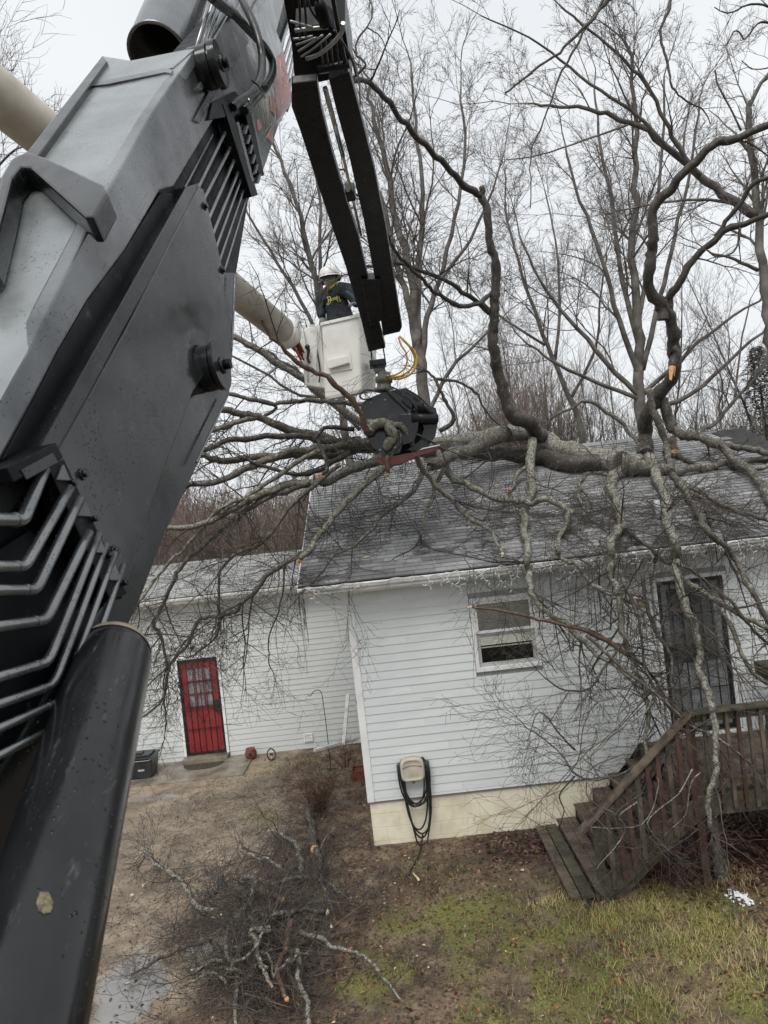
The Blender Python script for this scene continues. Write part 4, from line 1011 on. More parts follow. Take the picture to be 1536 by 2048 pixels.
# guard cylinder on top
def hollow(a, b_, r, th, name, mat, par, n=36):
    ax_ = (b_-a).normalized(); L_ = (b_-a).length
    return MB().lathe(a, ax_, [(r-th, L_), (r-th, 0), (r, 0), (r+th*.4, .0), (r+th*.4, .03), (r, .032), (r, L_)], n).build(name, MAT[mat], par)
ca = at(315, 108, 4.3); cb_ = at(448, -240, 5.9)
hollow(ca, cb_, 58*4.3/F, .012, 'ram_guard', 'boom_light', boom)
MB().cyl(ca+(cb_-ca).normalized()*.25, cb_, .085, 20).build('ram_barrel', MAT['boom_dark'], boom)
for k, (x, w_) in enumerate(((392, 4), (402, 5), (412, 6), (421, 3))):
    a = PS.p(x, 96+k*3, -.02); b_ = PS.p(x+38, -30, -.02)
    MB().tube([a, b_], w_/2*4/F*1.4, 8).build('hydraulic_line', MAT['tube_steel'], boom)
# hoses
def hoseP(pl, pts, off, w_, name='hose', mat='hose', par=None):
    n_ = len(pts); P_ = []
    for i, (x, y) in enumerate(pts):
        o_ = off[i] if hasattr(off, '__len__') else off
        P_.append(pl.p(x, y, o_))
    P_ = smooth(P_, 4)
    return MB().tube(P_, w_/2*pl.d(*pts[len(pts)//2])/F, 10).build(name, MAT[mat], par or boom)
def smooth(P, k):
    out_ = []
    for i in range(len(P)-1):
        p0 = P[max(i-1, 0)]; p1 = P[i]; p2 = P[i+1]; p3 = P[min(i+2, len(P)-1)]
        for j in range(k):
            t = j/k
            out_.append(.5*((2*p1)+(p2-p0)*t+(2*p0-5*p1+4*p2-p3)*t*t+(3*p1-p0-3*p2+p3)*t**3))
    out_.append(P[-1]); return out_
hoseP(PS, [(474, -20), (492, 15), (508, 50), (519, 85), (524, 115), (523, 145), (514, 170), (497, 190), (478, 202), (465, 215)], [.03, .1, .14, .16, .16, .16, .14, .1, .06, .03], 13)
hoseP(PS, [(440, 5), (462, 22), (490, 52), (515, 78), (533, 100), (545, 125), (543, 152), (528, 178), (508, 200), (488, 222)], [.03, .06, .08, .10, .11, .12, .12, .1, .06, .03], 13)
hoseP(PS, [(420, -10), (445, 12), (470, 30)], .05, 20, 'hose_fitting')
for (x, y, r_) in ((523, 142, 9), (528, 176, 9)):
    c_ = PS.p(x, y, .13); MB().cyl(c_-UP*.006+RT*.004, c_+UP*.006-RT*.004, r_*4/F, 12).build('hose_collar', MAT['hose'], boom)
MB().tube([PS.p(503, 160, .17), PS.p(516, 170, .19), PS.p(526, 184, .17), PS.p(530, 196, .12)], .006, 6).build('cable_tie', MAT['plastic_black'], boom)
c_ = PS.p(497, 202, .12); MB().cyl(c_, c_+PS.n*.01, .013, 12).build('fitting', MAT['chrome'], boom)
plate(PS, [(425, 205), (470, 182), (486, 198), (492, 222), (462, 232), (418, 240)], .015, .05, 'fitting_block', 'boom_dark', .004)
# ram cylinder beside the boom at lower right of it (rounded end)
rp_ = [(232, 1268, 1.62, 40), (230, 1285, 1.6, 64), (225, 1315, 1.55, 76), (208, 1380, 1.47, 84), (115, 1700, 1.12, 116), (35, 2048, .87, 148), (-20, 2300, .74, 176)]
pts = [at(x, y, d) for x, y, d, r_ in rp_]; R_ = [r_*d/F for x, y, d, r_ in rp_]
ax_ = (pts[5]-pts[2]).normalized(); c0 = pts[2]; rad = .083
prof = [(.001, -.085), (.03, -.082), (.055, -.070), (.072, -.05), (rad-.003, -.025), (rad, 0), (rad, 1.15)]
MB().lathe(c0+ax_*.02, ax_, prof, 48).build('ram_cylinder', MAT['boom'], boom)
MB().lathe(c0+ax_*.02, ax_, [(.001, -.087), (.03, -.084), (.0562, -.072), (.0735, -.05), (.080, -.034), (.0812, -.026)], 48).build('rubbed_end', simple('rubbed_primer', (.20, .165, .115), (.30, .25, .18), .5, 30), boom)
# patch of dried mud or chipped paint
mc = at(90, 1805, 1.045); 
vd = (CAM-mc).normalized(); 
r_ = ray(90, 1805); 
def on_cyl(px, py, ex):
    r_ = ray(px, py); o = CAM; a0 = c0
    d = r_-ax_*r_.dot(ax_); m_ = (o-a0)-ax_*(o-a0).dot(ax_)
    A = d.dot(d); B = 2*d.dot(m_); Cc = m_.dot(m_)-(rad+ex)**2; D = B*B-4*A*Cc
    return None if D < 0 else o+r_*((-B-math.sqrt(D))/(2*A))
ring_ = []
for k in range(26):
    a = 2*math.pi*k/26; rr_ = 1+.22*noise.noise(Vector((math.cos(a)*1.5, math.sin(a)*1.5, 3)))+.12*random.uniform(-1, 1)
    ring_.append((90+17*rr_*math.cos(a), 1806+22*rr_*math.sin(a)))
pr_ = [on_cyl(x, y, .0012) for x, y in ring_]; pc_ = on_cyl(90, 1806, .0025)
if pc_ and all(pr_):
    MB().add([pc_]+pr_, [(0, k+1, (k+1) % 26+1) for k in range(26)]).build('mud_patch', simple('dried_mud', (.07, .06, .035), (.24, .205, .125), .9, 110, bump=.8, bscale=200), boom)

# knuckle and stick (outer boom) ---------------------------------------
PK = plane_from([(640, 160, 5.3), (770, 690, 9.35), (700, 400, 7.0+.15)])
PK = Plane(.2254, 0, -.000171).setup()
def kp(x, y, off=0): return PK.p(x, y, off)
PK.p = lambda x, y, off=0, s=PK: CAM+ray(x, y)*((s.raw(700, 400)+s.n*off-CAM).dot(s.n)/ray(x, y).dot(s.n))
plate(PK, [(583, 168), (597, 166), (634, 162), (643, 218), (666, 310), (690, 392), (716, 470), (741, 578), (771, 696), (737, 704), (722, 640), (690, 530), (645, 400), (600, 262), (583, 215)], 0, .07, 'stick_beam', 'jib', .01)
plate(PK, [(657, 158), (699, 145), (715, 205), (748, 335), (772, 455), (804, 655), (800, 664), (766, 672), (750, 560), (727, 440), (697, 310), (672, 220)], .0, .07, 'stick_beam', 'jib', .01)
MB().cyl(kp(650, 176, .0), kp(686, 312, 0), .019, 14).build('chrome_rod', MAT['chrome'], boom)
MB().cyl(kp(686, 312, .0), kp(722, 470, 0), .013, 14).build('chrome_rod', MAT['chrome'], boom)
plate(PK, [(690, 386), (708, 384), (712, 402), (695, 405)], .03, .1, 'cross_pin', 'jib', .008)
plate(PK, [(722, 560), (760, 560), (768, 640), (740, 652)], .03, .08, 'stick_bracket', 'jib', .01)
# knuckle
plate(PK, [(588, 150), (583, 90), (560, -40), (642, -40), (648, 10), (668, 40), (690, 52), (705, 150), (640, 165), (592, 172)], -.35, .3, 'knuckle_plate', 'jib', .01)
MB().lathe(kp(646, 30, .1), (kp(700, 20)-kp(646, 30)).normalized().cross(PK.n), [(.001, -.09), (.03, -.085), (.042, -.05), (.044, 0), (.044, .06), (.001, .062)], 16).build('accumulator', MAT['boom_dark'], boom)
plate(PK, [(590, 55), (655, 48), (668, 60), (676, 75), (600, 96)], .03, .15, 'valve_block', 'boom_dark', .006)
def tb(pts, w_, off=.08, mat='tube_steel', name='hydraulic_line'): 
    return MB().tube(smooth([kp(x, y, off) for x, y in pts], 3) if len(pts) > 2 else [kp(x, y, off) for x, y in pts], w_/2*5.2/F, 8).build(name, MAT[mat], boom)
MAT['bright_line'] = simple('bright_pipe', (.30, .31, .32), (.42, .43, .44), .3, 8, metal=.5)
tb([(580, 42), (602, 48), (626, 55)], 4, .1, 'bright_line'); tb([(590, 61), (622, 57), (656, 54)], 6.5, .1, 'bright_line')
tb([(686, 46), (686, 58), (680, 70), (662, 90), (640, 107), (612, 118)], 7.5, .12, 'bright_line')
for p_ in ([(661, 68), (630, 95), (602, 114)], [(646, 70), (620, 88), (596, 103)], [(633, 75), (612, 83), (592, 90)], [(626, 72), (606, 76), (586, 78)]): tb(p_, 3.6, .1, 'bright_line')
tb([(663, -20), (675, 46), (693, 140)], 8, .0, 'jib', 'knuckle_strut')
for x in (640, 650, 660, 672): tb([(x, 62), (x+2, 95), (x+6, 130)], 3.6, .02, 'hose', 'hose')
tb([(636, 140), (700, 128)], 15, .0, 'jib', 'cross_bar')
for i, p_ in enumerate(([(610, -20), (622, 20), (640, 45)], [(626, -20), (640, 15), (652, 42)], [(596, -20), (600, 30), (598, 80)], [(668, 60), (700, 110), (712, 150)], [(606, -20), (612, 40), (610, 70)])): tb(p_, 4.5, .09, 'hose', 'hose')
# link below stick to the rotator
tb([(742, 700), (744, 728)], 5, .0, 'jib', 'link'); tb([(766, 694), (772, 730)], 5, .0, 'jib', 'link')

# ================================================================ GRAPPLE
gp = plane_from([(720, 780, 10.0), (880, 780, 10.0), (800, 900, 9.95)])
gr = thing('grapple_saw', 'black hydraulic grapple with red saw bar biting the fallen tree', 'grapple', gp.p(800, 900))
def gplate(poly, off, th, name, mat='jib', bevel=.01): return plate(gp, poly, off, th, name, mat, bevel, gr)
gplate([(738, 720), (770, 716), (772, 728), (740, 732)], .05, .2, 'pivot_pin')
gplate([(746, 735), (770, 735), (772, 742), (750, 744)], .0, .12, 'pivot_pin', 'boom_light')
c_ = gp.p(768, 745, 0); MB().lathe(c_, -UP, [(.001, 0), (.09, 0), (.09, .06), (.12, .065), (.12, .14), (.10, .15), (.10, .22), (.14, .225), (.14, .27), (.001, .275)], 24).build('rotator', simple('grey_rotator', (.07, .065, .058), (.16, .15, .13), .55, 10, bump=.3), gr)
gplate([(735, 797), (752, 790), (774, 781), (812, 775), (826, 790), (820, 850), (800, 905), (770, 912), (745, 895), (722, 850), (721, 815), (727, 803)], .10, .05, 'head_plate', 'boom_side')
gplate([(745, 792), (812, 776), (845, 800), (862, 815), (862, 860), (840, 900), (775, 915), (730, 860)], -.12, .28, 'head_body', 'boom_dark')
gplate([(790, 778), (812, 774), (848, 806), (852, 820), (840, 820), (808, 790)], .08, .05, 'head_brace', 'boom')
for i, off in enumerate((.02, -.12, -.26)):
    gplate([(820, 822), (850, 806), (872, 816), (877, 840), (871, 872), (856, 894), (834, 903), (812, 900), (840, 880), (848, 856), (842, 840)], off, .05, 'jaw_tine', 'boom')
gplate([(800, 828), (838, 826), (836, 860), (828, 884), (806, 890), (796, 860)], .14, .06, 'jaw_tine', 'boom')
for (a, b_, r_) in (((822, 836), (874, 838), .075), ((838, 806), (850, 826), .07), ((806, 800), (838, 838), .03), ((846, 808), (872, 840), .03)):
    MB().cyl(gp.p(*a, .12), gp.p(*b_, .02), r_, 16).build('grapple_ram', MAT['jib'], gr)
for (x, y) in ((742, 806), (806, 790), (735, 840), (790, 895), (760, 900), (808, 850), (770, 800)):
    q_ = gp.p(x, y, .10); MB().cyl(q_, q_+gp.n*.018, .016, 6).build('bolt', MAT['boom_light'], gr)
MB().cyl(gp.p(786, 838, .10), gp.p(786, 838, .14), .075, 24).cyl(gp.p(786, 838, .14), gp.p(786, 838, .165), .035, 6).build('pivot_boss', MAT['boom_light'], gr)
for k, pts in enumerate(([(770, 775), (782, 790), (800, 806), (815, 822)], [(778, 772), (800, 782), (822, 800), (836, 822)], [(812, 778), (836, 792), (858, 812), (866, 826)])):
    MB().tube(smooth([gp.p(x, y, .17+.02*k) for x, y in pts], 3), .012, 6).build('hose', MAT['hose'], gr)
tbp = [gp.p(x, y, .14) for x, y in ((752, 783), (735, 780), (722, 786), (720, 794), (728, 799), (745, 796))]
MB().tube(smooth(tbp, 4), .012, 7).build('hose', MAT['hose'], gr)
MAT['red_bar'] = simple('red_saw_bar', (.08, .012, .014), (.15, .026, .026), .4, 6)
gplate([(752, 915), (778, 913), (830, 905), (842, 898), (879, 890), (878, 894), (866, 903), (835, 912), (800, 928), (765, 930), (752, 924)], .16, .03, 'saw_bar', 'red_bar', .003)
gplate([(838, 901), (845, 896), (879, 889), (880, 891), (846, 898)], .175, .01, 'bar_edge', 'chrome', 0)
yh = MB()
for k, pts in enumerate(([(799, 672), (808, 682), (820, 695), (828, 712), (828, 728), (818, 742), (800, 752), (780, 755)], [(803, 676), (817, 690), (831, 706), (832, 728), (822, 747), (800, 757), (778, 757)], [(797, 674), (802, 690), (812, 706), (814, 724), (806, 740), (790, 750), (772, 752)])):
    MB().tube(smooth([gp.p(x, y, .05+.04*k) for x, y in pts], 4), .0135+.003*(k == 1), 7).build('yellow_hose', MAT['hose_yellow'], gr)

# ================================================================ BUCKET TRUCK LIFT
lift = thing('aerial_lift', 'white fibreglass lift boom with white work bucket behind the loader', 'bucket lift', at(690, 805, 10))
MAT['fibre'] = simple('white_fibreglass', (.68, .675, .63), (.82, .82, .78), .4, 3, bump=.1, bscale=30, lo=.3, hi=.6)
MAT['fibre_beam'] = simple('stained_fibreglass', (.36, .33, .27), (.56, .53, .46), .5, 2.2, stretch=(1, 1, 1))
a = at(-80, 130, 4.9); b_ = at(578, 672, 10.05)
MB().tube([a, a.lerp(b_, .5), b_], [.19, .19, .185], 28).build('lift_beam', MAT['fibre_beam'], lift)
ax_ = (b_-a).normalized()
MB().tube([b_-ax_*.25, b_-ax_*.02], .196, 28).build('beam_collar', MAT['fibre'], lift)
MB().tube([b_-ax_*.02, b_+ax_*.06], .16, 24).build('beam_end', simple('end_cap', (.25, .24, .22), (.4, .39, .36), .5, 6), lift)
for k in range(8):
    o_ = Vector((random.uniform(-.07, .07), random.uniform(-.05, .05), random.uniform(-.07, .07)))
    p0 = b_+ax_*.02+o_; p2 = at(606, 712+k*3-8, 10.15)+o_*.3; p1 = (p0+p2)/2+Vector((0, -.05, .05))
    MB().tube(smooth([p0, p1, p2], 4), .013, 6).build('red_hose', MAT['hose_red'] if k % 3 else MAT['hose'], lift)
plb = [at(x, y, 10.3) for x, y in ((597, 661), (640, 645), (652, 777), (610, 770))]
MB().prism(plb, Vector((.05, .28, 0))).build('bucket_mount', MAT['fibre'], lift, bevel=.015)
for (pts, w_, mt2) in (([(618, 652), (630, 652), (634, 670), (631, 740), (622, 752)], .012, 'gutter'), ([(606, 655), (614, 700), (616, 765)], .008, 'core'), ([(612, 692), (618, 700), (615, 716), (620, 726)], .02, 'plastic_black'), ([(634, 700), (640, 740), (638, 765)], .012, 'plastic_black')):
    MB().tube(smooth([at(x, y, 10.24) for x, y in pts], 3), w_, 7).build('control_rod', MAT[mt2], lift)
p = at(616, 695, 10.22); MB().lathe(p, (-.2, -1, 0), [(.001, 0), (.03, 0), (.04, .03), (.03, .06), (.001, .065)], 12).build('knob', MAT['plastic_black'], lift)
# bucket
def bk(t):   # corner loop at height parameter
    return None
top = [at(641, 645, 10.15), at(716, 628, 9.93), at(757, 621, 10.48)]; top.append(top[0]+top[2]-top[1])
bot = [at(648, 800, 10.17), at(723, 784, 9.97), at(754, 782, 10.42)]; bot.append(bot[0]+bot[2]-bot[1])
def rloop(c4, inset, rad_=.06, n=4):
    cen = sum(c4, Vector())/4; out_ = []
    for i in range(4):
        p_ = c4[i]; pa = c4[i-1]; pb_ = c4[(i+1) % 4]
        p_ = p_+(cen-p_).normalized()*inset
        va = (pa-c4[i]).normalized()*rad_; vb = (pb_-c4[i]).normalized()*rad_
        for k in range(n+1):
            t = k/n; out_.append((p_+va)*(1-t)**2+p_*2*t*(1-t)+(p_+vb)*t**2)
    return out_
loops = [rloop([b+(sum(bot, Vector())/4-b)*.9 for b in bot], 0), rloop(bot, .02), rloop([b+Vector((0, 0, .04)) for b in bot], 0), rloop([t.lerp(b, .04) for t, b in zip(top, bot)], 0), rloop([t.lerp(b, .038) for t, b in zip(top, bot)], -.03), rloop(top, -.03), rloop(top, .025), rloop([t.lerp(b, .96) for t, b in zip(top, bot)], .03), rloop([b+(sum(bot, Vector())/4-b)*.9+Vector((0, 0, .05)) for b in bot], 0)]
N_ = len(loops[0]); m_ = MB(); m_.add([v for L_ in loops for v in L_], [(i*N_+k, i*N_+(k+1) % N_, (i+1)*N_+(k+1) % N_, (i+1)*N_+k) for i in range(len(loops)-1) for k in range(N_)], False)
m_.build('bucket', MAT['fibre'], lift, bevel=0)
def fpt(x, y, off): # on the bucket front face
    n_ = (top[1]-top[0]).cross(bot[0]-top[0]).normalized(); n_ = n_ if n_.y < 0 else -n_
    r_ = ray(x, y); return CAM+r_*((top[0]+n_*off-CAM).dot(n_)/r_.dot(n_)), n_
q4 = [fpt(x, y, .07) for x, y in ((652, 720), (692, 711), (697, 726), (657, 738))]; nn = q4[0][1]
MB().prism([a_[0] for a_ in q4], nn*-.068).build('bucket_step', MAT['fibre'], lift, bevel=.012)
q5 = [fpt(x, y, .008)[0] for x, y in ((650, 714), (700, 702), (704, 738), (657, 748))]
MB().prism(q5, nn*-.007).build('step_recess', MAT['fibre'], lift, bevel=.004)

# ================================================================ PERSON
def skin_body(name, verts, edges, radii, mat, parent, sub=2, root=0):
    me = bpy.data.meshes.new(name); off = root_of(parent)
    me.from_pydata([tuple(Vector(v)-off) for v in verts], edges, []); me.update()
    o = bpy.data.objects.new(name, me); C.objects.link(o); o.parent = parent; me.materials.append(mat)
    sm_ = o.modifiers.new('skin', 'SKIN'); sm_.use_smooth_shade = True
    for i, r_ in enumerate(radii):
        rr_ = r_ if hasattr(r_, '__len__') else (r_, r_)
        me.skin_vertices[0].data[i].radius = rr_
        me.skin_vertices[0].data[i].use_root = (i == root)
    s_ = o.modifiers.new('sub', 'SUBSURF'); s_.levels = sub; s_.render_levels = sub
    return o
floor_ = sum(bot, Vector())/4+Vector((0, 0, .06))
per = thing('person', 'worker in white helmet and dark hoodie standing in the white bucket', 'person', floor_)
S = 1.12
hip = floor_+Vector((-.05, 0, .98)); 
chest = at(672, 598, 10.22); hip = Vector((chest.x+.04, chest.y+.04, chest.z-.42)); neck = at(667, 578, 10.2); head = at(661, 561, 10.15)
shL = at(645, 591, 10.3); shR = at(700, 583, 10.05)
elL = at(642, 618, 10.35); haL = at(643, 640, 10.2); elR = at(716, 606, 9.98); haR = at(706, 607, 9.85)
kn1 = hip+Vector((-.11, -.02, -.45)); ft1 = Vector((kn1.x, kn1.y, floor_.z+.04)); kn2 = hip+Vector((.12, -.02, -.45)); ft2 = Vector((kn2.x, kn2.y, floor_.z+.04))
MAT['hoodie'] = simple('dark_hoodie', (.008, .012, .015), (.022, .03, .036), .85, 9, bump=.5, bscale=26)
MAT['hoodie_blue'] = simple('blue_grey_sleeve', (.025, .045, .06), (.045, .07, .09), .85, 9, bump=.5, bscale=26)
MAT['skin'] = simple('face_skin', (.36, .18, .13), (.46, .25, .19), .5, 12)
mids = (hip+chest)/2
V_ = [hip, mids, chest, (chest+neck)/2+Vector((0, 0, .02)), neck, shL, (shL+elL)/2, elL, haL+(elL-haL)*.2, shR, (shR+elR)/2, elR, haR+(elR-haR)*.25, hip+Vector((-.1, 0, -.1)), kn1, ft1, hip+Vector((.1, 0, -.1)), kn2, ft2]
E_ = [(0, 1), (1, 2), (2, 3), (3, 4), (3, 5), (5, 6), (6, 7), (7, 8), (3, 9), (9, 10), (10, 11), (11, 12), (0, 13), (13, 14), (14, 15), (0, 16), (16, 17), (17, 18)]
R_ = [(.20, .16), (.205, .16), (.225, .16), (.165, .12), .08, .11, .10, .088, .06, .11, .10, .088, .06, .11, .085, .06, .11, .085, .06]
body = skin_body('body', V_, E_, R_, MAT['hoodie'], per)
# sleeves slightly lighter on the left arm panel
skin_body('sleeve_panel', [shL+Vector((.05, -.07, .0)), (shL+elL)/2+Vector((.04, -.075, 0)), elL+Vector((.03, -.07, 0))], [(0, 1), (1, 2)], [.035, .032, .026], MAT['hoodie_blue'], per, 1)
skin_body('sleeve_panel', [shR+Vector((-.06, -.06, -.0)), (shR+elR)/2+Vector((-.02, -.06, 0)), elR+Vector((-.01, -.055, 0))], [(0, 1), (1, 2)], [.035, .036, .03], MAT['hoodie_blue'], per, 1)
# head: sphere deformed, looking down to the left
look = Vector((-.40, -.90, -.16)).normalized(); side = look.cross(Vector((0, 0, 1))).normalized(); hup = side.cross(look).normalized()
def head_mesh():
    m_ = MB(); rows = []
    for i in range(15):
        ph = math.pi*i/14
        for k in range(24):
            th_ = 2*math.pi*k/24
            x_ = math.sin(ph)*math.cos(th_); y_ = math.sin(ph)*math.sin(th_); z_ = math.cos(ph)   # x forward
            fx_, sx_, uz = x_*.105, y_*.082, z_*.125
            if z_ < -.1: fx_ = fx_*(1+.12*z_)+.012*(-z_)*(x_ > 0); sx_ *= (1+.34*z_)
            if x_ > .6 and abs(y_) < .25 and -.45 < z_ < .1: fx_ += .026*(1-abs(y_)/.25)*(1-abs(z_+.2)/.3 if abs(z_+.2) < .3 else 0)  # nose
            if x_ > .5 and -.68 < z_ < -.5 and abs(y_) < .4: fx_ += .004
            rows.append(head+(look*fx_+side*sx_+hup*uz)*1.2)
    fs = [(i*24+k, i*24+(k+1) % 24, (i+1)*24+(k+1) % 24, (i+1)*24+k) for i in range(14) for k in range(24)]
    m_.add(rows, fs, True); return m_
head_mesh().build('head', MAT['skin'], per)
HS = 1.2
def hp(f, s_, u_): return head+look*f*HS+side*s_*HS+hup*u_*HS
MB().tube([hp(.098, -.028, -.068), hp(.105, 0, -.066), hp(.098, .028, -.068)], .006, 6).build('mouth', simple('lips', (.25, .08, .07), (.3, .11, .1), .5, 9), per)
for s_ in (-1, 1):
    MB().lathe(hp(.085, s_*.034, .012), look, [(.001, 0), (.013, .002), (.010, .009), (.001, .012)], 10).build('eye', simple('eye_dark', (.02, .02, .02), (.3, .3, .3), .2, 60), per)
    MB().lathe(hp(-.005, s_*.078, -.01), side*s_, [(.001, 0), (.028, 0), (.032, .012), (.02, .014), (.001, .006)], 12).build('ear', MAT['skin'], per)
    MB().lathe(hp(-.01, s_*.088, .01), side*s_, [(.001, 0), (.048, 0), (.05, .03), (.035, .045), (.001, .046)], 16).build('ear_muff', MAT['plastic_black'], per)
MB().tube([hp(.06, -.07, .02), hp(.112, -.035, .016), hp(.118, 0, .018), hp(.112, .035, .016), hp(.06, .07, .02)], .022, 8).build('safety_glasses', simple('green_goggles', (.01, .05, .035), (.02, .10, .07), .15, 9), per)
MB().tube([hp(.02, -.075, -.07), hp(.075, -.045, -.11), hp(.09, 0, -.122), hp(.075, .045, -.11), hp(.02, .075, -.07)], .018, 7).build('beard', simple('brown_beard', (.05, .03, .02), (.1, .06, .045), .9, 30), per)
# helmet
prof = []
hm = MB(); rows = []
NN = 30
for i in range(11):
    t = i/10; ph = math.pi/2*t
    for k in range(NN):
        a_ = 2*math.pi*k/NN; sc_ = math.cos(ph)**.62 if t < 1 else .02
        rows.append(hp(-.005+.142*sc_*math.cos(a_), .118*sc_*math.sin(a_), .052+.115*math.sin(ph)))
hm.add(rows, [(i*NN+k, i*NN+(k+1) % NN, (i+1)*NN+(k+1) % NN, (i+1)*NN+k) for i in range(10) for k in range(NN)], True)
bri = []
for rr1, uu in ((1.0, .053), (1.08, .047), (1.08, .040), (.98, .045)):
    for k in range(NN):
        a_ = 2*math.pi*k/NN; f_ = 1+.18*max(0, math.cos(a_))*(rr1 > 1)
        bri.append(hp(-.005+.142*rr1*f_*math.cos(a_), .118*rr1*math.sin(a_), uu-.005*max(0, math.cos(a_))*(rr1 > 1)))
hm.add(bri, [(i*NN+k, i*NN+(k+1) % NN, (i+1)*NN+(k+1) % NN, (i+1)*NN+k) for i in range(3) for k in range(NN)], True)
MAT['helmet'] = simple('white_helmet', (.66, .66, .64), (.78, .78, .76), .3, 8)
helmet = hm.build('helmet', MAT['helmet'], per)
rid = MB()
for s_ in (-.03, .03): rid.tube([hp(.10, s_, .105), hp(.05, s_, .148), hp(-.02, s_, .160), hp(-.08, s_, .140)], .007, 6)
rid.build('ridge', MAT['helmet'], helmet)
qd = [hp(.128, -.005, .060), hp(.105, .058, .060), hp(.092, .054, .098), hp(.114, -.005, .098)]
qd = [p_+look*.018+side*.006 for p_ in qd]
MB().prism(qd, -look*.02).build('sticker', MAT['decal_red'], helmet)
st_ = MB()
for k in range(6):
    t = .1+k*.15; p0 = qd[0].lerp(qd[1], t).lerp(qd[3].lerp(qd[2], t), .3); p1 = qd[0].lerp(qd[1], t+.05).lerp(qd[3].lerp(qd[2], t+.05), .7); st_.tube([p0+look*.001, p1+look*.001], .0022, 4)
st_.build('sticker_print', MAT['helmet'], helmet)
MB().lathe(hp(-.05, .10, .085), (side+hup*.6), [(.018, 0), (.018, .012), (.001, .013)], 10).build('vent_plug', MAT['plastic_black'], helmet)
MB().tube([hp(.12, -.10, -.005), hp(.175, -.05, -.02), hp(.19, 0, -.024), hp(.175, .05, -.02), hp(.12, .10, -.005)], .009, 6).build('visor_rim', MAT['plastic_black'], helmet)
MB().tube([hp(.02, .10, .0), hp(-.09, .10, .04), hp(-.14, 0, .02), hp(-.09, -.10, .02)], .016, 6).build('helmet_strap', MAT['plastic_black'], helmet)
# neck gaiter hi-vis
nk = neck+Vector((-.02, -.07, .0))
skin_body('neck_gaiter', [nk+Vector((-.06, .02, .03)), nk+Vector((-.01, -.03, -.015)), nk+Vector((.06, 0, .025)), nk+Vector((.08, .06, .06))], [(0, 1), (1, 2), (2, 3)], [.03, .045, .035, .03], simple('hi_vis_yellow', (.42, .60, .02), (.55, .75, .06), .7, 12), per, 1)
# hands: palm and five fingers closed on the controls
def hand(w, d, upv, name):
    d = d.normalized(); s_ = d.cross(upv).normalized(); u_ = s_.cross(d)
    V2 = [w, w+d*.05, w+d*.09]; E2 = [(0, 1), (1, 2)]; R2 = [(.026, .022), (.04, .02), (.038, .018)]
    for f in range(4):
        b0 = w+d*.085+s_*(-.030+f*.02); L_ = (.030, .036, .034, .026)[f]
        i0 = len(V2); V2 += [b0, b0+d*L_-u_*.006, b0+d*L_*1.15-u_*.03, b0+d*L_*.6-u_*.045]
        E2 += [(2, i0), (i0, i0+1), (i0+1, i0+2), (i0+2, i0+3)]; R2 += [.0095, .009, .0085, .007]
    i0 = len(V2); b0 = w+d*.03+s_*-.036; V2 += [b0, b0+d*.03-s_*.018-u_*.012, b0+d*.055-s_*.01-u_*.024]
    E2 += [(1, i0), (i0, i0+1), (i0+1, i0+2)]; R2 += [.012, .011, .009]
    return skin_body(name, V2, E2, R2, simple('grey_glove', (.10, .12, .13), (.22, .25, .26), .7, 30), per, 1)
hand(haR+(elR-haR)*.25, (haR-elR), Vector((0, 0, 1)), 'glove'); hand(haL+(elL-haL)*.2, (haL-elL), Vector((0, -1, 0)), 'glove')
# chest emblem (yellow outline)
em = MB()
def cp(x, y):
    px = 668+(x)*13.2-.4; py = 598-y*8.5-x*4.0; return at(px, py, 10.045-.012*abs(x)+.03*x*x)+Vector((0, -.0, 0))
for s_ in (1, -1):
    arc = [(s_*1.05, .75), (s_*.95, 1.0), (s_*.55, .75), (s_*.42, .0), (s_*.55, -.75), (s_*.95, -1.0), (s_*1.05, -.75), (s_*.80, -.45), (s_*.80, .45), (s_*1.05, .75)]
    em.tube([cp(x, y) for x, y in arc], .006, 5)
em.tube([cp(-.62, .18), cp(.62, .18), cp(.62, -.18), cp(-.62, -.18), cp(-.62, .18)], .006, 5)
em.build('emblem', simple('emblem_yellow', (.48, .42, .10), (.62, .56, .18), .6, 20), per)
# ================================================================ BRANCH TOOLS
rg = random.Random(21)
G0 = rg.gauss
class Segs:
    def __init__(s): s.a = []; s.b = []; s.ra = []; s.rb = []
    def add(s, a, b, ra, rb): s.a.append((a.x, a.y, a.z)); s.b.append((b.x, b.y, b.z)); s.ra.append(ra); s.rb.append(rb)
    def build(s, name, mat, parent=None, n=3, kind='stuff', thick=None, **k):
        off = np.array(root_of(parent)) if parent is not None else np.zeros(3)
        A = np.array(s.a)-off; B = np.array(s.b)-off
        me = seg_mesh(name, A, B, s.ra, s.rb, n)
        o = link(name, me, MAT[mat], parent); return tag(o, kind=kind, **k)
def keep_out(p, lim=.015):
    """keep twigs outside roofs, walls and soil"""
    if RX0 < p.x < RX1 and RY0 < p.y < RY1+.1:
        d = (p-Vector((0, RY0, RZ0))).dot(rn)
        if -1.4 < d < lim+.01: p = p+rn*(lim+.01-d)
    if p.x > HX0-.05 and WY-.06 < p.y < WY+1.2 and p.z < EZ: p = Vector((p.x, WY-.06, p.z))
    if p.x < HX0 and W2-.06 < p.y < W2+1 and p.z < 3.4: p = Vector((p.x, W2-.06, p.z))
    if -8 < p.x < -1.2 and ER0-.15 < p.y < ER1 and p.z > 3.2:
        d = (p-Vector((0, ER0, EZ0))).dot(rn2)
        if -.6 < d < lim: p = p+rn2*(lim-d)
    g = ground_h(p.x, p.y)+.012
    if p.z < g: p = Vector((p.x, p.y, g))
    return p
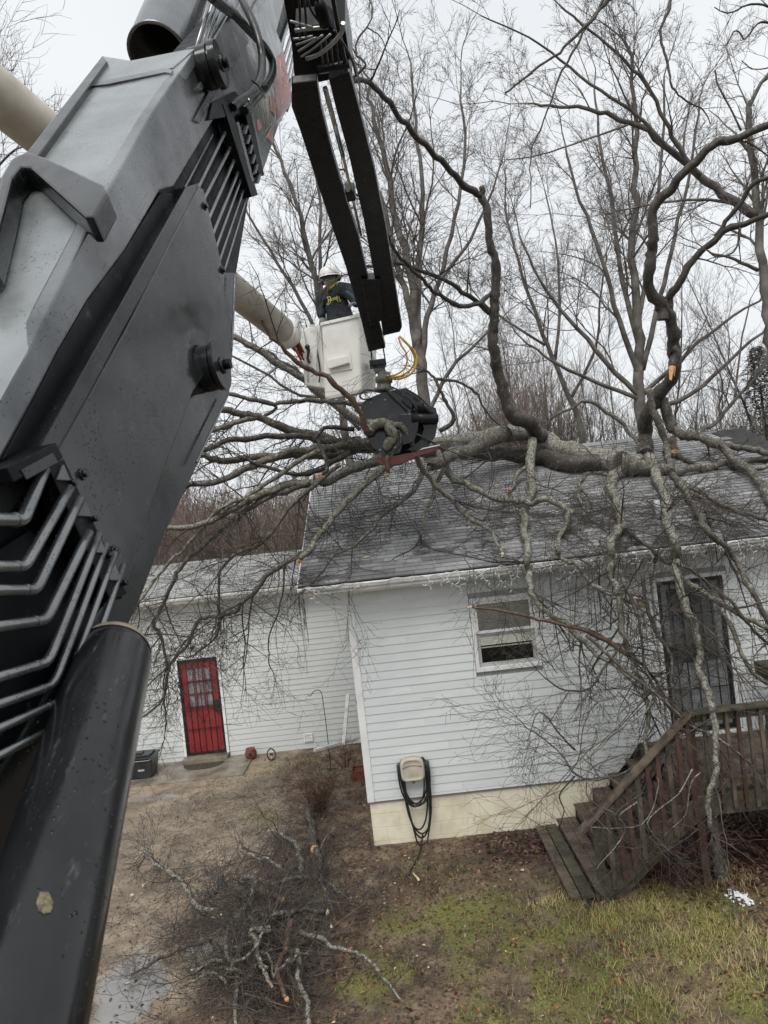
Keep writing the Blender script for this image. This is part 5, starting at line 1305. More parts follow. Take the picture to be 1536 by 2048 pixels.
def twig(S, p, d, L, r, lev, zig=.42, trop=0., step=.075, kids=1.0, keep=True, rmin=.0020):
    n = max(2, int(L/step)); st = L/n; rr = r; k_ = 0
    sgn = 1 if rg.random() < .5 else -1
    for i in range(n):
        nd = d+Vector((G0(0, zig), G0(0, zig), G0(0, zig)+trop))*.5
        nd.normalize(); d = (d*.55+nd*.6).normalized()
        q = p+d*st
        if keep: q = keep_out(q)
        r2 = max(rmin, r*(1-.72*(i+1)/n))
        S.add(p, q, rr, r2)
        if lev > 0 and i >= 0 and rg.random() < .62*kids:
            ax = Vector((G0(0, 1), G0(0, 1), G0(0, 1))); sd_ = d.cross(ax)
            if sd_.length > .01:
                sd_.normalize(); a = rg.uniform(.55, 1.15)
                twig(S, q, (d*math.cos(a)+sd_*math.sin(a)).normalized(), L*rg.uniform(.35, .65)*(1-.35*i/n), max(rmin, r2*.72), lev-1, zig, trop, step, kids, keep, rmin)
        p, rr = q, r2
def crooked(P, amp, seed):
    out_ = []
    for i, p in enumerate(P):
        a = amp*min(1, i/3)
        out_.append(p+Vector((noise.noise(p*3.1+Vector((seed, 0, 0))), noise.noise(p*3.1+Vector((0, seed, 5))), noise.noise(p*3.1+Vector((9, 0, seed)))))*a+Vector((noise.noise(p*13+Vector((seed, 3, 0))), noise.noise(p*13+Vector((0, seed, 7))), noise.noise(p*13+Vector((4, 0, seed)))))*a*.55)
    return out_
def limb_pts(px, d, clear=.06, clamp=True, rpx=None):
    n = len(px)
    ds = d if (hasattr(d, '__len__') and len(d) == n) else [d[0]+(d[1]-d[0])*i/(n-1) for i in range(n)] if hasattr(d, '__len__') else [d]*n
    P = []
    for (x, y), D in zip(px, ds):
        if clamp:
            i_ = len(P); rm = (rpx[0]+(rpx[1]-rpx[0])*i_/max(1, n-1))*D/F*.9 if rpx else 0
            t = roof_depth(x, y)
            if t is not None: D = min(D, t-max(clear, (rm*1.1+.02)/.44))
            q_ = at(x, y, D)
            if q_.x > RX0-.1 and 3.55 < q_.z < 4.25: D = min(D, 9.90-rm*1.3)
            if q_.x > HX0-.1 and q_.z < EZ+.2: D = min(D, WY-.2)
            if q_.x <= HX0-.1 and q_.z < 3.4: D = min(D, W2-.4)
        P.append((at(x, y, D), D))
    return P
cutn = 0
def limb(tree, px, d, r0, r1, mat='bark_old', tw=1.0, name='limb', cut=None, cut0=None, S=None, clamp=True, nseg=5, L=(.35, .9), lev=2, trop=-.05, n=9, label=None, knob=1, clear=.06, rel=None, twr=.4, t0=.1, rsc=.80):
    PD = limb_pts(px, d, clear, clamp, (r0, r1)); pts = [p for p, D in PD]; m = len(pts)
    rad = [rsc*(r0+(r1-r0)*i/(m-1))*PD[i][1]/F for i in range(m)]
    sm_ = smooth(pts, nseg); rr = []
    for i in range(m-1):
        for j in range(nseg): rr.append(rad[i]+(rad[i+1]-rad[i])*j/nseg)
    rr.append(rad[-1]); sm_ = crooked(sm_, min(.06, .014+rad[0]*.8), rg.uniform(0, 50))
    rr = [r_*(1+.20*knob*noise.noise(p*7)+.12*knob*noise.noise(p*19)) for r_, p in zip(rr, sm_)]
    o = MB().tube(sm_, rr, n).build(name, MAT[mat], tree, label=label)
    for e_, which in ((cut, -1), (cut0, 0)):
        if e_:
            p = sm_[which]; dr = (sm_[-1]-sm_[-2]).normalized() if which == -1 else (sm_[0]-sm_[1]).normalized(); R_ = rr[which]
            u = dr.cross(Vector((0, 0, 1))).normalized(); v = dr.cross(u); mb_ = MB(); ringv = []
            if e_ == 'saw':
                mb_.cyl(p-dr*.004, p+dr*.012, R_*.96, 14)
            else:
                for k in range(12):
                    a = k*math.pi/6; ringv.append(p+(u*math.cos(a)+v*math.sin(a))*R_*1.02-dr*.01)
                tips = []
                for k in range(12):
                    a = k*math.pi/6; tips.append(p+(u*math.cos(a)+v*math.sin(a))*R_*(.75+.2*rg.random())+dr*R_*rg.choice([.4, 1.2, 2.6, 3.8, .8]))
                mb_.add(ringv+tips+[p+dr*R_*.3], [(k, (k+1) % 12, 12+(k+1) % 12, 12+k) for k in range(12)]+[(12+k, 12+(k+1) % 12, 24) for k in range(12)])
            mb_.build('cut_end' if e_ == 'saw' else 'broken_end', MAT['cutwood' if e_ != 'pale' else 'cutpale'], o)
    if S is not None and tw > 0:
        Ltot = sum((sm_[i+1]-sm_[i]).length for i in range(len(sm_)-1)); cnt = int(Ltot*tw*2.1)
        if not cut and r1 < 7.5 and name == 'limb':
            for k in range(3): twig(S, sm_[-1], ((sm_[-1]-sm_[-2]).normalized()+Vector((G0(0, .3), G0(0, .3), G0(0, .3)))).normalized(), rg.uniform(.4, 1.1), rr[-1]*(.85 if k == 0 else .5), lev, trop=trop)
        for k in range(int(Ltot*min(tw, 1.6)*.95)):
            i = int((t0+(1-t0)*rg.random())*(len(sm_)-1)); i = min(i, len(sm_)-2); dr = (sm_[i+1]-sm_[i]).normalized(); sd_ = dr.cross(Vector((G0(0, 1), G0(0, 1), G0(0, 1)))).normalized(); a = rg.uniform(.5, 1.1)
            twig(S, sm_[i], (dr*math.cos(a)+sd_*math.sin(a)).normalized(), rg.uniform(.8, 1.7), min(rr[i]*.45, .017), 3 if lev > 1 else 1, trop=trop, step=.10, kids=.8, zig=.34)
        for k in range(cnt):
            i = int((t0+(1-t0)*rg.random())*(len(sm_)-1)); i = min(i, len(sm_)-2); p = sm_[i]; dr = (sm_[i+1]-sm_[i]).normalized()
            sd_ = dr.cross(Vector((G0(0, 1), G0(0, 1), G0(0, 1))))
            if sd_.length < .05: continue
            sd_.normalize(); a = rg.uniform(.6, 1.3)
            dd = (dr*math.cos(a)+sd_*math.sin(a)).normalized()
            r_ = min(rr[i]*twr, .012)*rg.uniform(.6, 1)
            twig(S, p, dd, rg.uniform(*L), max(r_, .0045), lev, trop=trop)
    return sm_, rr
# ================================================================ THE FALLEN TREE
ft = thing('fallen_tree', 'large lichen-covered bare tree fallen across the roof ridge of the house', 'fallen tree', at(1200, 930, 14))
TS = Segs()
def FL(px, d, r0, r1, mat='bark_old', tw=1.0, **k): return limb(ft, px, d, r0, r1, mat, tw, S=TS, **k)
# trunk and heavy stems along the ridge
FL([(1345, 938), (1290, 934), (1240, 928)], [14.1, 14.1, 14.1], 9, 27, tw=.5, name='trunk', n=16, clear=.3, rsc=.86)
FL([(1242, 928), (1215, 922), (1180, 915), (1130, 900), (1085, 880), (1050, 866), (1000, 868), (950, 880), (900, 884), (860, 888), (800, 893)], [14.1, 14.1, 14.0]+[14.0]*3+[13.7, 13.4, 13, 12.6, 12.2, 11.8], 27, 15, 'bark_pale', tw=.5, name='trunk', n=16, clear=.3, knob=1.6, rsc=.86)
FL([(1260, 925), (1150, 928), (1080, 915), (1010, 908), (950, 905), (890, 900), (830, 905), (760, 915)], [14.0, 13.9, 13.7, 13.4, 13, 12.6, 12.2, 11.8], 22, 13, 'bark_dark', tw=.4, name='trunk_stem', n=14, clear=.28, label='darker underside stem of the fallen trunk')
FL([(1010, 868), (960, 890), (905, 912), (862, 935)], [13.2, 12.6, 12, 11.4], 22, 13, n=12, tw=.8)
FL([(1345, 945), (1390, 938), (1416, 934), (1458, 928), (1504, 921), (1560, 917)], [14, 13.9, 13.8, 13.7, 13.5, 13.4], 11, 5, tw=1)
FL([(1458, 930), (1500, 938), (1560, 926)], [13.6, 13.5, 13.4], 6, 5, 'bark_pale', tw=.8)
FL([(1330, 905), (1360, 915), (1382, 925), (1404, 936)], [13.9, 13.8, 13.6, 13.5], 8, 4, 'bark_dark', tw=0, cut='break')
FL([(1345, 880), (1347, 895), (1349, 906)], [13.6]*3, 11, 11, 'bark_red', tw=0, cut='saw', label='splintered orange stub on the ridge')
# left fan
FL([(800, 892), (697, 901), (634, 912), (545, 908), (455, 920), (400, 912), (330, 905)], [12.0, 11.8, 11.6, 11.4, 11.1, 10.9, 10.7], 14, 6)
FL([(763, 881), (712, 889), (634, 897), (572, 908), (470, 948), (400, 969), (330, 985)], [11.8, 11.6, 11.4, 11.2, 10.9, 10.7, 10.5], 14, 6)
FL([(800, 893), (744, 924), (673, 953), (619, 967), (529, 983), (459, 1024), (400, 1049), (330, 1060), (280, 1070)], [11.8, 11.5, 11.3, 11.1, 10.9, 10.7, 10.5, 10.4, 10.3], 15, 5, 'bark_pale')
FL([(619, 967), (529, 995), (466, 1041), (416, 1080), (372, 1124), (338, 1178), (308, 1242), (318, 1270), (338, 1324)], [11.1, 10.9, 10.8, 10.7, 10.6, 10.6, 10.6, 10.6, 10.6], 8, 3.2, tw=1.8)
FL([(720, 880), (650, 885), (619, 873), (548, 873), (459, 881), (400, 905), (340, 930)], [12.2, 12, 11.8, 11.6, 11.3, 11.1, 11], 11, 4.5, 'bark_dark')
FL([(720, 885), (673, 881), (619, 870), (568, 854), (513, 834), (478, 822), (423, 815), (370, 800)], [12.4, 12.2, 12, 11.8, 11.6, 11.4, 11.2, 11], 13, 7)
FL([(513, 834), (478, 846), (423, 858), (370, 885)], [11.6, 11.4, 11.3, 11.2], 8, 5, 'bark_pale')
FL([(740, 815), (712, 807), (650, 803), (603, 801), (537, 805), (495, 798), (459, 788), (400, 778)], [12.6, 12.4, 12.2, 12, 11.8, 11.6, 11.5, 11.4], 6.5, 5)
FL([(537, 805), (552, 815), (530, 828)], [11.8, 11.9, 12], 4, 4, tw=0)
FL([(780, 880), (700, 830), (646, 790), (595, 752), (517, 702), (463, 670), (400, 640)], [12.8, 12.9, 13, 13, 13, 13, 13], 10, 8, tw=.8)
FL([(720, 860), (640, 780), (560, 720), (500, 690), (430, 660)], [13.5]*5, 5, 3, 'bark_dark', tw=.8)
FL([(700, 905), (640, 935), (590, 950), (540, 935), (500, 920)], [11.4, 11.2, 11.1, 11, 10.9], 7, 4, 'bark_dark', tw=1.2)
FL([(680, 930), (610, 985), (560, 1040), (520, 1090), (470, 1110), (440, 1148), (440, 1229), (433, 1270), (409, 1293), (375, 1314)], [11.1, 11, 10.9, 10.8, 10.8, 10.8, 10.8, 10.8, 10.8, 10.8], 6, 1.8, tw=2)
FL([(640, 900), (560, 945), (500, 990), (440, 1020), (382, 1080), (342, 1120), (308, 1161), (277, 1209)], [11, 10.9, 10.8, 10.6, 10.5, 10.4, 10.3, 10.2], 6, 3.5, 'bark_pale', tw=1.4)
# descending limbs across the roof
FL([(830, 905), (790, 924), (751, 951), (712, 987), (673, 1026), (642, 1069), (619, 1104), (604, 1124)], [11.6, 11.4, 11.2, 10.9, 10.6, 10.3, 10.1, 10.0], 10, 6.5, 'bark_pale', cut='break', tw=.8)
FL([(619, 1104), (565, 1124), (511, 1178), (477, 1215), (443, 1229), (399, 1236), (386, 1270), (352, 1317), (338, 1334), (325, 1398), (300, 1425), (272, 1438)], [10.1, 10.2, 10.3, 10.4, 10.5, 10.6, 10.6, 10.6, 10.6, 10.6, 10.5, 10.4], 7, 2.2, tw=2.0, L=(.25, .8))
FL([(568, 1124), (565, 1192), (541, 1263), (538, 1317), (546, 1345)], [10.2, 10.2, 10.2, 10.2, 10.2], 2.6, 1.2, 'bark_dark', tw=1.5, lev=2, L=(.2, .5))
FL([(338, 1324), (330, 1390), (334, 1440), (328, 1480)], [10.6]*4, 3, 1.2, 'bark_dark', tw=3, L=(.2, .5))
FL([(860, 935), (845, 951), (822, 987), (771, 1026), (732, 1069), (705, 1092), (670, 1108), (654, 1127)], [11.4, 11.3, 11.1, 10.8, 10.6, 10.4, 10.3, 10.2], 6, 3, tw=1.2)
FL([(915, 905), (908, 912), (884, 948), (869, 983), (857, 1018), (841, 1073)], [12, 11.9, 11.8, 11.7, 11.5, 11.2], 8, 4, 'bark_pale', tw=.3)
FL([(875, 905), (884, 924), (904, 952), (947, 979), (995, 995), (1041, 1007), (1090, 1000), (1128, 1015), (1142, 1025), (1138, 1040), (1124, 1065), (1117, 1094), (1124, 1114), (1148, 1131), (1182, 1164), (1215, 1185), (1244, 1201), (1268, 1199)], [12.2, 12.1, 12, 11.8, 11.6, 11.4, 11.2, 11, 10.9, 10.7, 10.5, 10.2, 9.9, 9.7, 9.6, 9.5, 9.4, 9.4], 9, 4.5, 'bark_pale', cut='pale', tw=.9)
FL([(735, 845), (775, 850), (802, 858), (830, 897), (841, 936), (869, 971), (900, 998), (933, 1031), (987, 1065), (997, 1085), (1006, 1112)], [9.75, 9.8, 9.8, 10, 10.2, 10.4, 10.5, 10.5, 10.4, 10.3, 10.2], 9, 4, 'bark_pale', cut='pale', tw=.8, label='knotted pale limb hanging in front of the grapple')
FL([(738, 866), (748, 848), (765, 846), (778, 862), (782, 885), (770, 900)], [9.72]*6, 13, 12, 'bark_pale', tw=.3, name='burl', knob=2)
FL([(798, 858), (800, 885), (782, 912), (765, 922), (752, 940)], [9.8, 9.8, 9.8, 9.8, 9.8], 3, 1.6, tw=1)
FL([(774, 912), (773, 930), (772, 948)], [9.75]*3, 6, 5, 'bark_red', tw=0, cut='break')
FL([(708, 858), (650, 858), (635, 877), (640, 885), (652, 930), (645, 950)], [10.4, 10.2, 10.1, 10.1, 10, 10], 6, 5, 'bark_dark', cut='break', tw=.5)
FL([(736, 866), (712, 819), (689, 787), (658, 756), (630, 748), (595, 725), (552, 682), (529, 651), (511, 622)], [9.7, 9.55, 9.45, 9.35, 9.3, 9.2, 9.1, 9.05, 9.0], 8, 4.5, 'bark_red', cut='pale', tw=.5, label='red-brown broken limb crossing the work bucket')
FL([(1065, 880), (1059, 936), (1066, 982), (1049, 1015), (1049, 1056), (1053, 1106), (1057, 1147), (1061, 1176), (1078, 1205), (1107, 1238), (1132, 1251), (1160, 1275), (1190, 1310), (1230, 1330), (1275, 1372), (1314, 1391)], [13.2, 12.7, 12.2, 11.7, 11.1, 10.5, 10, 9.6, 9.5, 9.4, 9.4, 9.3, 9.2, 9.1, 9, 9], 12, 3.5, 'bark_pale', tw=1.3)
FL([(1065, 925), (1050, 935), (1030, 958), (1022, 982)], [13, 12.8, 12.6, 12.5], 6, 5, 'bark_pale', cut='break', tw=.5)
FL([(1235, 900), (1252, 930), (1227, 953), (1227, 986), (1237, 1015), (1240, 1056), (1227, 1081), (1225, 1123), (1231, 1164), (1240, 1205), (1248, 1266), (1264, 1328), (1281, 1370), (1289, 1411), (1293, 1469), (1292, 1544)], [13.9, 13.6, 13.1, 12.5, 12, 11.3, 10.9, 10.2, 9.7, 9.3, 9.2, 9.1, 9, 8.9, 8.8, 8.7], 15, 4, 'bark_pale', tw=1.4)
FL([(1280, 915), (1255, 935), (1240, 945)], [13.9, 13.7, 13.5], 12, 10, 'bark_pale', tw=0)
FL([(1225, 950), (1195, 944), (1170, 948), (1160, 970), (1160, 1000), (1168, 1028)], [13.4, 13.2, 13, 12.7, 12.3, 11.9], 6, 3.5, 'bark_pale', tw=.8)
FL([(1225, 1030), (1245, 1050), (1290, 1090), (1340, 1125), (1364, 1130), (1409, 1159), (1451, 1192), (1500, 1250), (1545, 1290)], [11.5, 11, 10.4, 9.8, 9.3, 9.2, 9.1, 9.0, 9], 5, 4, 'bark_dark', tw=1.2)
FL([(1285, 890), (1293, 907), (1310, 945), (1331, 994), (1331, 1032), (1343, 1073), (1355, 1123), (1358, 1155), (1368, 1204), (1389, 1262), (1401, 1320), (1413, 1382), (1426, 1453), (1434, 1520), (1426, 1560), (1420, 1615), (1432, 1665)], [13.8, 13.5, 12.9, 12, 11.4, 10.7, 9.9, 9.3, 9.1, 8.9, 8.7, 8.5, 8.35, 8.2, 8.15, 8.1, 8.1], 15, 6, 'bark_pale', tw=1.1)
FL([(1358, 1150), (1397, 1179), (1442, 1212), (1488, 1233), (1540, 1256)], [9.4, 9.3, 9.2, 9.1, 9], 7.5, 6.5, 'bark_pale', tw=1)
FL([(1442, 1215), (1471, 1279), (1496, 1328), (1536, 1366), (1570, 1380)], [9.2, 9.1, 9, 9, 9], 6, 5, 'bark_pale', tw=1)
FL([(1298, 780), (1310, 833), (1331, 887), (1343, 936), (1364, 974), (1389, 1015), (1409, 1052), (1455, 1094), (1476, 1123), (1500, 1172), (1534, 1239), (1560, 1290)], [12.8, 12.8, 12.9, 12.8, 12.4, 11.8, 11.2, 10.4, 9.9, 9.4, 9.3, 9.2], 9, 7, 'bark_old', cut0='saw', tw=1)
FL([(1364, 974), (1389, 988), (1409, 1005), (1413, 1030), (1430, 1040), (1462, 1050)], [12.4, 12.2, 12, 11.8, 11.7, 11.6], 5.5, 2, 'bark_dark', tw=1.2)
FL([(1363, 965), (1389, 977), (1423, 995), (1458, 1016), (1493, 1028), (1550, 1046)], [12.4, 12.2, 11.9, 11.6, 11.4, 11.2], 6, 5, 'bark_old', tw=1)
FL([(1325, 800), (1331, 822), (1342, 850), (1356, 868), (1389, 870), (1419, 880), (1446, 900), (1477, 924), (1509, 954), (1528, 984), (1550, 1020)], [13.2, 13.2, 13.2, 13.1, 12.9, 12.7, 12.4, 12.1, 11.7, 11.4, 11], 14, 10, 'bark_old', tw=.8)
FL([(1440, 895), (1465, 893), (1504, 900), (1560, 916)], [12.4, 12.4, 12.4, 12.3], 9, 8, 'bark_old', tw=.8)
# upright limbs
FL([(1082, 872), (1070, 862), (1058, 846), (1028, 837), (1012, 804), (995, 750), (988, 700), (985, 650), (985, 600), (990, 540), (985, 510), (975, 450), (962, 388)], [13.5, 13.3, 13.1, 12.9, 12.8, 12.7, 12.6, 12.5, 12.4, 12.3, 12.2, 12.1, 12.0], 19, 9, 'bark_dark', tw=.35, n=12)
FL([(962, 392), (930, 370), (880, 320), (830, 270), (790, 220), (750, 180), (705, 155), (650, 150), (590, 157)], [12.0, 11.6, 11, 10.4, 9.8, 9.2, 8.6, 8, 7.4], 9, 6, 'bark_dark', tw=.35)
FL([(962, 388), (961, 380), (960, 374)], [12.0]*3, 8, 7, 'bark_dark', tw=0, cut='saw')
FL([(990, 548), (996, 542), (1000, 536)], [12.3]*3, 6, 5, 'bark_dark', tw=0, cut='saw')
FL([(985, 585), (960, 605), (920, 612), (880, 590), (845, 560), (820, 530), (790, 500), (770, 460), (740, 410), (705, 380), (690, 340)], [12.4, 12.2, 11.9, 11.5, 11, 10.6, 10.2, 9.6, 9, 8.4, 8], 6.5, 2.5, 'bark_dark', tw=.9, lev=2)
FL([(985, 630), (950, 600), (905, 570), (865, 548), (820, 535), (780, 525), (735, 535), (700, 550)], [12.5, 12.2, 11.8, 11.4, 11, 10.5, 9.9, 9.4], 6.5, 3, 'bark_dark', tw=1.3)
FL([(705, 155), (718, 143), (732, 130), (722, 118), (712, 108), (715, 80), (735, 55), (745, 35), (742, 10), (735, -10)], [8.6]*10, 4, 1.2, 'bark_dark', tw=1, L=(.1, .4), lev=1)
FL([(712, 108), (695, 70), (690, 50)], [8.6]*3, 2, 1, 'bark_dark', tw=1, L=(.1, .3), lev=1); FL([(735, 55), (760, 70), (772, 100)], [8.6]*3, 1.8, 1, 'bark_dark', tw=1, L=(.1, .3), lev=1)
FL([(690, 70), (712, 130), (720, 170), (722, 220)], [8.2]*4, 3, 1.5, 'bark_dark', tw=1, L=(.1, .4), lev=1)
FL([(1292, 910), (1290, 900), (1289, 874), (1293, 833), (1314, 791), (1339, 758), (1350, 720), (1346, 690), (1338, 632), (1316, 607), (1296, 560), (1300, 510), (1303, 470), (1307, 427), (1333, 384), (1371, 342), (1418, 299), (1478, 273), (1560, 240)], [13.8, 13.7, 13.5, 13.3, 13.1, 12.9, 12.7, 12.6, 12.4, 12.3, 12.1, 12, 11.9, 11.8, 11.6, 11.4, 11.2, 11, 10.8], 19, 9, 'bark_dark', tw=.3, n=12)
FL([(1345, 700), (1348, 712), (1340, 735)], [12.5]*3, 13, 8, 'bark_dark', tw=0, cut='break')
FL([(1326, 640), (1323, 622), (1320, 605)], [12.3]*3, 14, 13, 'bark_dark', tw=0, cut='saw', label='sawn stub showing orange wood high on the upright limb')
FL([(1338, 625), (1336, 598), (1363, 560), (1393, 513), (1431, 474), (1478, 453), (1560, 420)], [12.4, 12.3, 12.1, 12, 11.8, 11.6, 11.4], 11, 7, 'bark_dark', tw=.5)
FL([(1431, 474), (1470, 419), (1508, 367), (1560, 352)], [11.8, 11.6, 11.4, 11.2], 6, 5, 'bark_dark', tw=.6)
FL([(1480, 453), (1478, 480), (1466, 505), (1435, 515), (1415, 500)], [11.6]*5, 3, 1.5, 'bark_dark', tw=.8)
FL([(1285, 905), (1255, 860), (1205, 815), (1170, 800), (1140, 815), (1105, 835)], [13.9, 13.9, 14, 14, 14, 14], 6, 3, 'bark_old', tw=.8)
FL([(880, 862), (905, 845), (900, 815), (885, 790), (870, 758), (850, 742)], [12.6]*6, 6, 3, 'bark_dark', tw=1.2)
FL([(870, 758), (920, 765), (955, 790), (975, 830), (1000, 850)], [13.4]*5, 4, 2, 'bark_dark', tw=1)
# snapped branches over the front of the house
FL([(942, 1214), (1028, 1225), (1107, 1246), (1169, 1262), (1215, 1283), (1252, 1308)], [9.0, 9.0, 9.0, 9.05, 9.1, 9.1], 3, 7, 'bark_red', tw=1.4, cut0='pale', label='red-brown snapped branch crossing the front window')
FL([(1173, 1270), (1231, 1324), (1273, 1357), (1314, 1391), (1355, 1428), (1397, 1457), (1459, 1490), (1500, 1530)], [9, 8.9, 8.8, 8.6, 8.5, 8.4, 8.3, 8.3], 5, 3, tw=1.8)
FL([(1285, 1150), (1293, 1217), (1314, 1270), (1339, 1312), (1347, 1395), (1360, 1440)], [9.3, 9.2, 9, 8.8, 8.6, 8.5], 5, 5, 'bark_dark', tw=1.2, cut='break')
FL([(1240, 1140), (1273, 1225), (1285, 1287), (1293, 1345), (1330, 1400)], [9.4, 9.2, 9.1, 9, 8.9], 5, 2.5, tw=1.6)
FL([(1252, 1280), (1215, 1330), (1180, 1375), (1130, 1380), (1080, 1350)], [9.1, 9, 8.9, 8.9, 8.9], 4, 1.5, 'bark_dark', tw=2)
FL([(1150, 1500), (1120, 1470), (1080, 1425), (1060, 1465)], [9.2, 9.2, 9.2, 9.2], 2.5, 1, 'bark_dark', tw=3, L=(.2, .5))
FL([(1290, 1520), (1220, 1555), (1155, 1552), (1120, 1510), (1085, 1475), (1055, 1460)], [9.0, 9.1, 9.2, 9.3, 9.4, 9.4], 3.5, 1.4, tw=2.2, L=(.2, .6))
FL([(1150, 1552), (1120, 1590), (1128, 1625), (1120, 1655)], [9.2]*4, 2.2, 1.2, 'bark_dark', tw=1.5, L=(.15, .4))
for k in range(13):      # light drooping ends before the deck
    x0_ = rg.uniform(1180, 1500); y0_ = rg.uniform(1380, 1620)
    FL([(x0_, y0_), (x0_+rg.uniform(-60, 20), y0_+rg.uniform(20, 60)), (x0_+rg.uniform(-120, 0), y0_+rg.uniform(60, 130)), (x0_+rg.uniform(-190, 10), y0_+rg.uniform(100, 190))], rg.uniform(7.9, 8.3), 1.9, 1.0, rg.choice(['bark_pale', 'bark_old', 'bark_dark']), tw=1.1, L=(.2, .5), lev=1)
# broad extra twiggage from rough regions
for (x0_, x1_, y0_, y1_, d0, d1, cnt) in ((1080, 1330, 1000, 1110, 10.4, 12, 36), (1100, 1500, 1180, 1420, 8.9, 9.4, 24), (330, 590, 1060, 1250, 10.4, 10.9, 36), (290, 420, 1230, 1400, 10.4, 10.8, 30), (420, 760, 700, 1000, 10.8, 13, 60), (900, 1250, 960, 1120, 10.6, 12.2, 50), (640, 900, 950, 1080, 10.8, 11.5, 24), (1300, 1536, 980, 1120, 10.4, 11.6, 24), (700, 860, 480, 700, 9, 10.5, 14)):
    for k in range(cnt):
        x_ = rg.uniform(x0_, x1_); y_ = rg.uniform(y0_, y1_); P_ = limb_pts([(x_, y_)], [rg.uniform(d0, d1)], .04)[0][0]
        twig(TS, keep_out(P_), Vector((G0(0, 1), G0(0, .5), G0(-.3, 1))).normalized(), rg.uniform(.5, 1.4), rg.uniform(.004, .008), 2, trop=-.05)
TS.build('twigs', 'twig', ft)
print('fallen tree twigs', len(TS.a))

# branches hanging into view from a tree above
ov = thing('overhanging_tree_top', 'dark bare branches hanging into the top right from a nearer tree', 'branches', at(1300, -60, 8))
OS = Segs()
for px_, r0, r1, t_ in (([(1240, -30), (1215, 0), (1180, 45), (1130, 95), (1070, 140), (1012, 185)], 5.5, 2.5, .3), ([(1215, -20), (1190, 25), (1160, 80), (1130, 130), (1110, 180), (1095, 225), (1075, 270), (1062, 300), (1060, 370), (1062, 415)], 3.5, 1.2, .4), ([(1345, -30), (1335, 20), (1320, 60), (1328, 100), (1335, 130), (1345, 172), (1380, 205), (1410, 225), (1420, 252)], 4.5, 1.6, .5), ([(1430, 140), (1440, 175), (1460, 215), (1482, 260)], 2, 2.5, .4), ([(1560, 60), (1520, 45), (1490, 80), (1470, 65), (1450, 90)], 3, 1.2, 3), ([(1560, 20), (1500, 10), (1460, 25), (1430, 15)], 3, 1.2, 2.5), ([(1560, 130), (1510, 140), (1480, 120)], 2, 1, 3)):
    limb(ov, px_, 7.5, r0, r1, 'bark_dark', t_, S=OS, clamp=False, L=(.15, .5), lev=1, name='branch')
OS.build('twigs', 'twig', ov)

# ================================================================ STANDING TREES BEHIND
def grow(SL, ST, p, d, L, r, lev, up=.05, spread=.62):
    n = max(4, int(3+L*1.5)) if lev > 1 else 4
    st = L/n; rr = r
    for i in range(n):
        j = .13 if lev > 2 else .2
        d = (d+Vector((G0(0, j), G0(0, j), G0(0, j)+up*.35))).normalized()
        q = p+d*st; r2 = r*(1-.62*(i+1)/n)
        (SL if r2 > .022 else ST).add(p, q, rr, r2)
        if lev > 0 and i >= (1 if lev > 3 else 0):
            for c_ in range(2 if (lev >= 2 and rg.random() < .55) or lev == 1 else 1):
                if rg.random() < (.62 if lev > 1 else .8):
                    ax = Vector((G0(0, 1), G0(0, 1), G0(0, 1))); sd_ = d.cross(ax)
                    if sd_.length > .01:
                        sd_.normalize(); a = rg.uniform(.35, .95)*spread*1.3
                        grow(SL, ST, q, (d*math.cos(a)+sd_*math.sin(a)).normalized(), L*rg.uniform(.40, .68)*(1-.3*i/n), max(.005, r2*.62), lev-1, up, spread)
        p, rr = q, r2
def guide_tree(name, label, guides, base, per=1.7, lev=3, Lk=(1.6, 4.2), up=.05, group=None):
    root = thing(name, label, 'tree', base, group=group)
    SL, ST = Segs(), Segs(); first = True; m_ = None
    for gi, (px_, d_, r0, r1) in enumerate(guides):
        r0 *= .58; r1 *= .62; 
        PD = limb_pts(px_, d_, clamp=False); pts = [p for p, D in PD]
        if gi == 0: pts = [Vector(base)]+pts; rad = [r0*1.25*PD[0][1]/F]+[(r0+(r1-r0)*i/(len(pts)-2))*PD[i][1]/F for i in range(len(pts)-1)]
        else: rad = [(r0+(r1-r0)*i/(len(pts)-1))*PD[i][1]/F for i in range(len(pts))]
        sm_ = smooth(pts, 4); rr = []
        for i in range(len(pts)-1):
            for j in range(4): rr.append(rad[i]+(rad[i+1]-rad[i])*j/4)
        rr.append(rad[-1]); sm_ = crooked(sm_, rad[0]*.7, rg.uniform(0, 90))
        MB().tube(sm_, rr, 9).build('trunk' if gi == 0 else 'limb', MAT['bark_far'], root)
        Lt = sum((sm_[i+1]-sm_[i]).length for i in range(len(sm_)-1)); start = .45 if gi == 0 else .12
        for k in range(int(Lt*per)):
            t = start+(1-start)*rg.random()**.8; i = min(int(t*(len(sm_)-1)), len(sm_)-2); dr = (sm_[i+1]-sm_[i]).normalized()
            sd_ = dr.cross(Vector((G0(0, 1), G0(0, 1), G0(0, 1))))
            if sd_.length < .05: continue
            sd_.normalize(); a = rg.uniform(.45, 1.0); dd = (dr*math.cos(a)+sd_*math.sin(a)+Vector((0, 0, .25))).normalized()
            grow(SL, ST, sm_[i], dd, rg.uniform(*Lk)*(1.2-.6*t), min(rr[i]*.5, .05)*rg.uniform(.6, 1), lev, up)
        grow(SL, ST, sm_[-1], (sm_[-1]-sm_[-2]).normalized(), 2.6, rr[-1]*.8, lev, up)
    if SL.a: SL.build('branches', 'bark_far', root, 5)
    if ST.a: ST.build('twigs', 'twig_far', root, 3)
    print(name, len(SL.a), len(ST.a)); return root
def gb(px, d): p = at(px, 900, d); return Vector((p.x, p.y, ground_h(p.x, p.y)-.1))
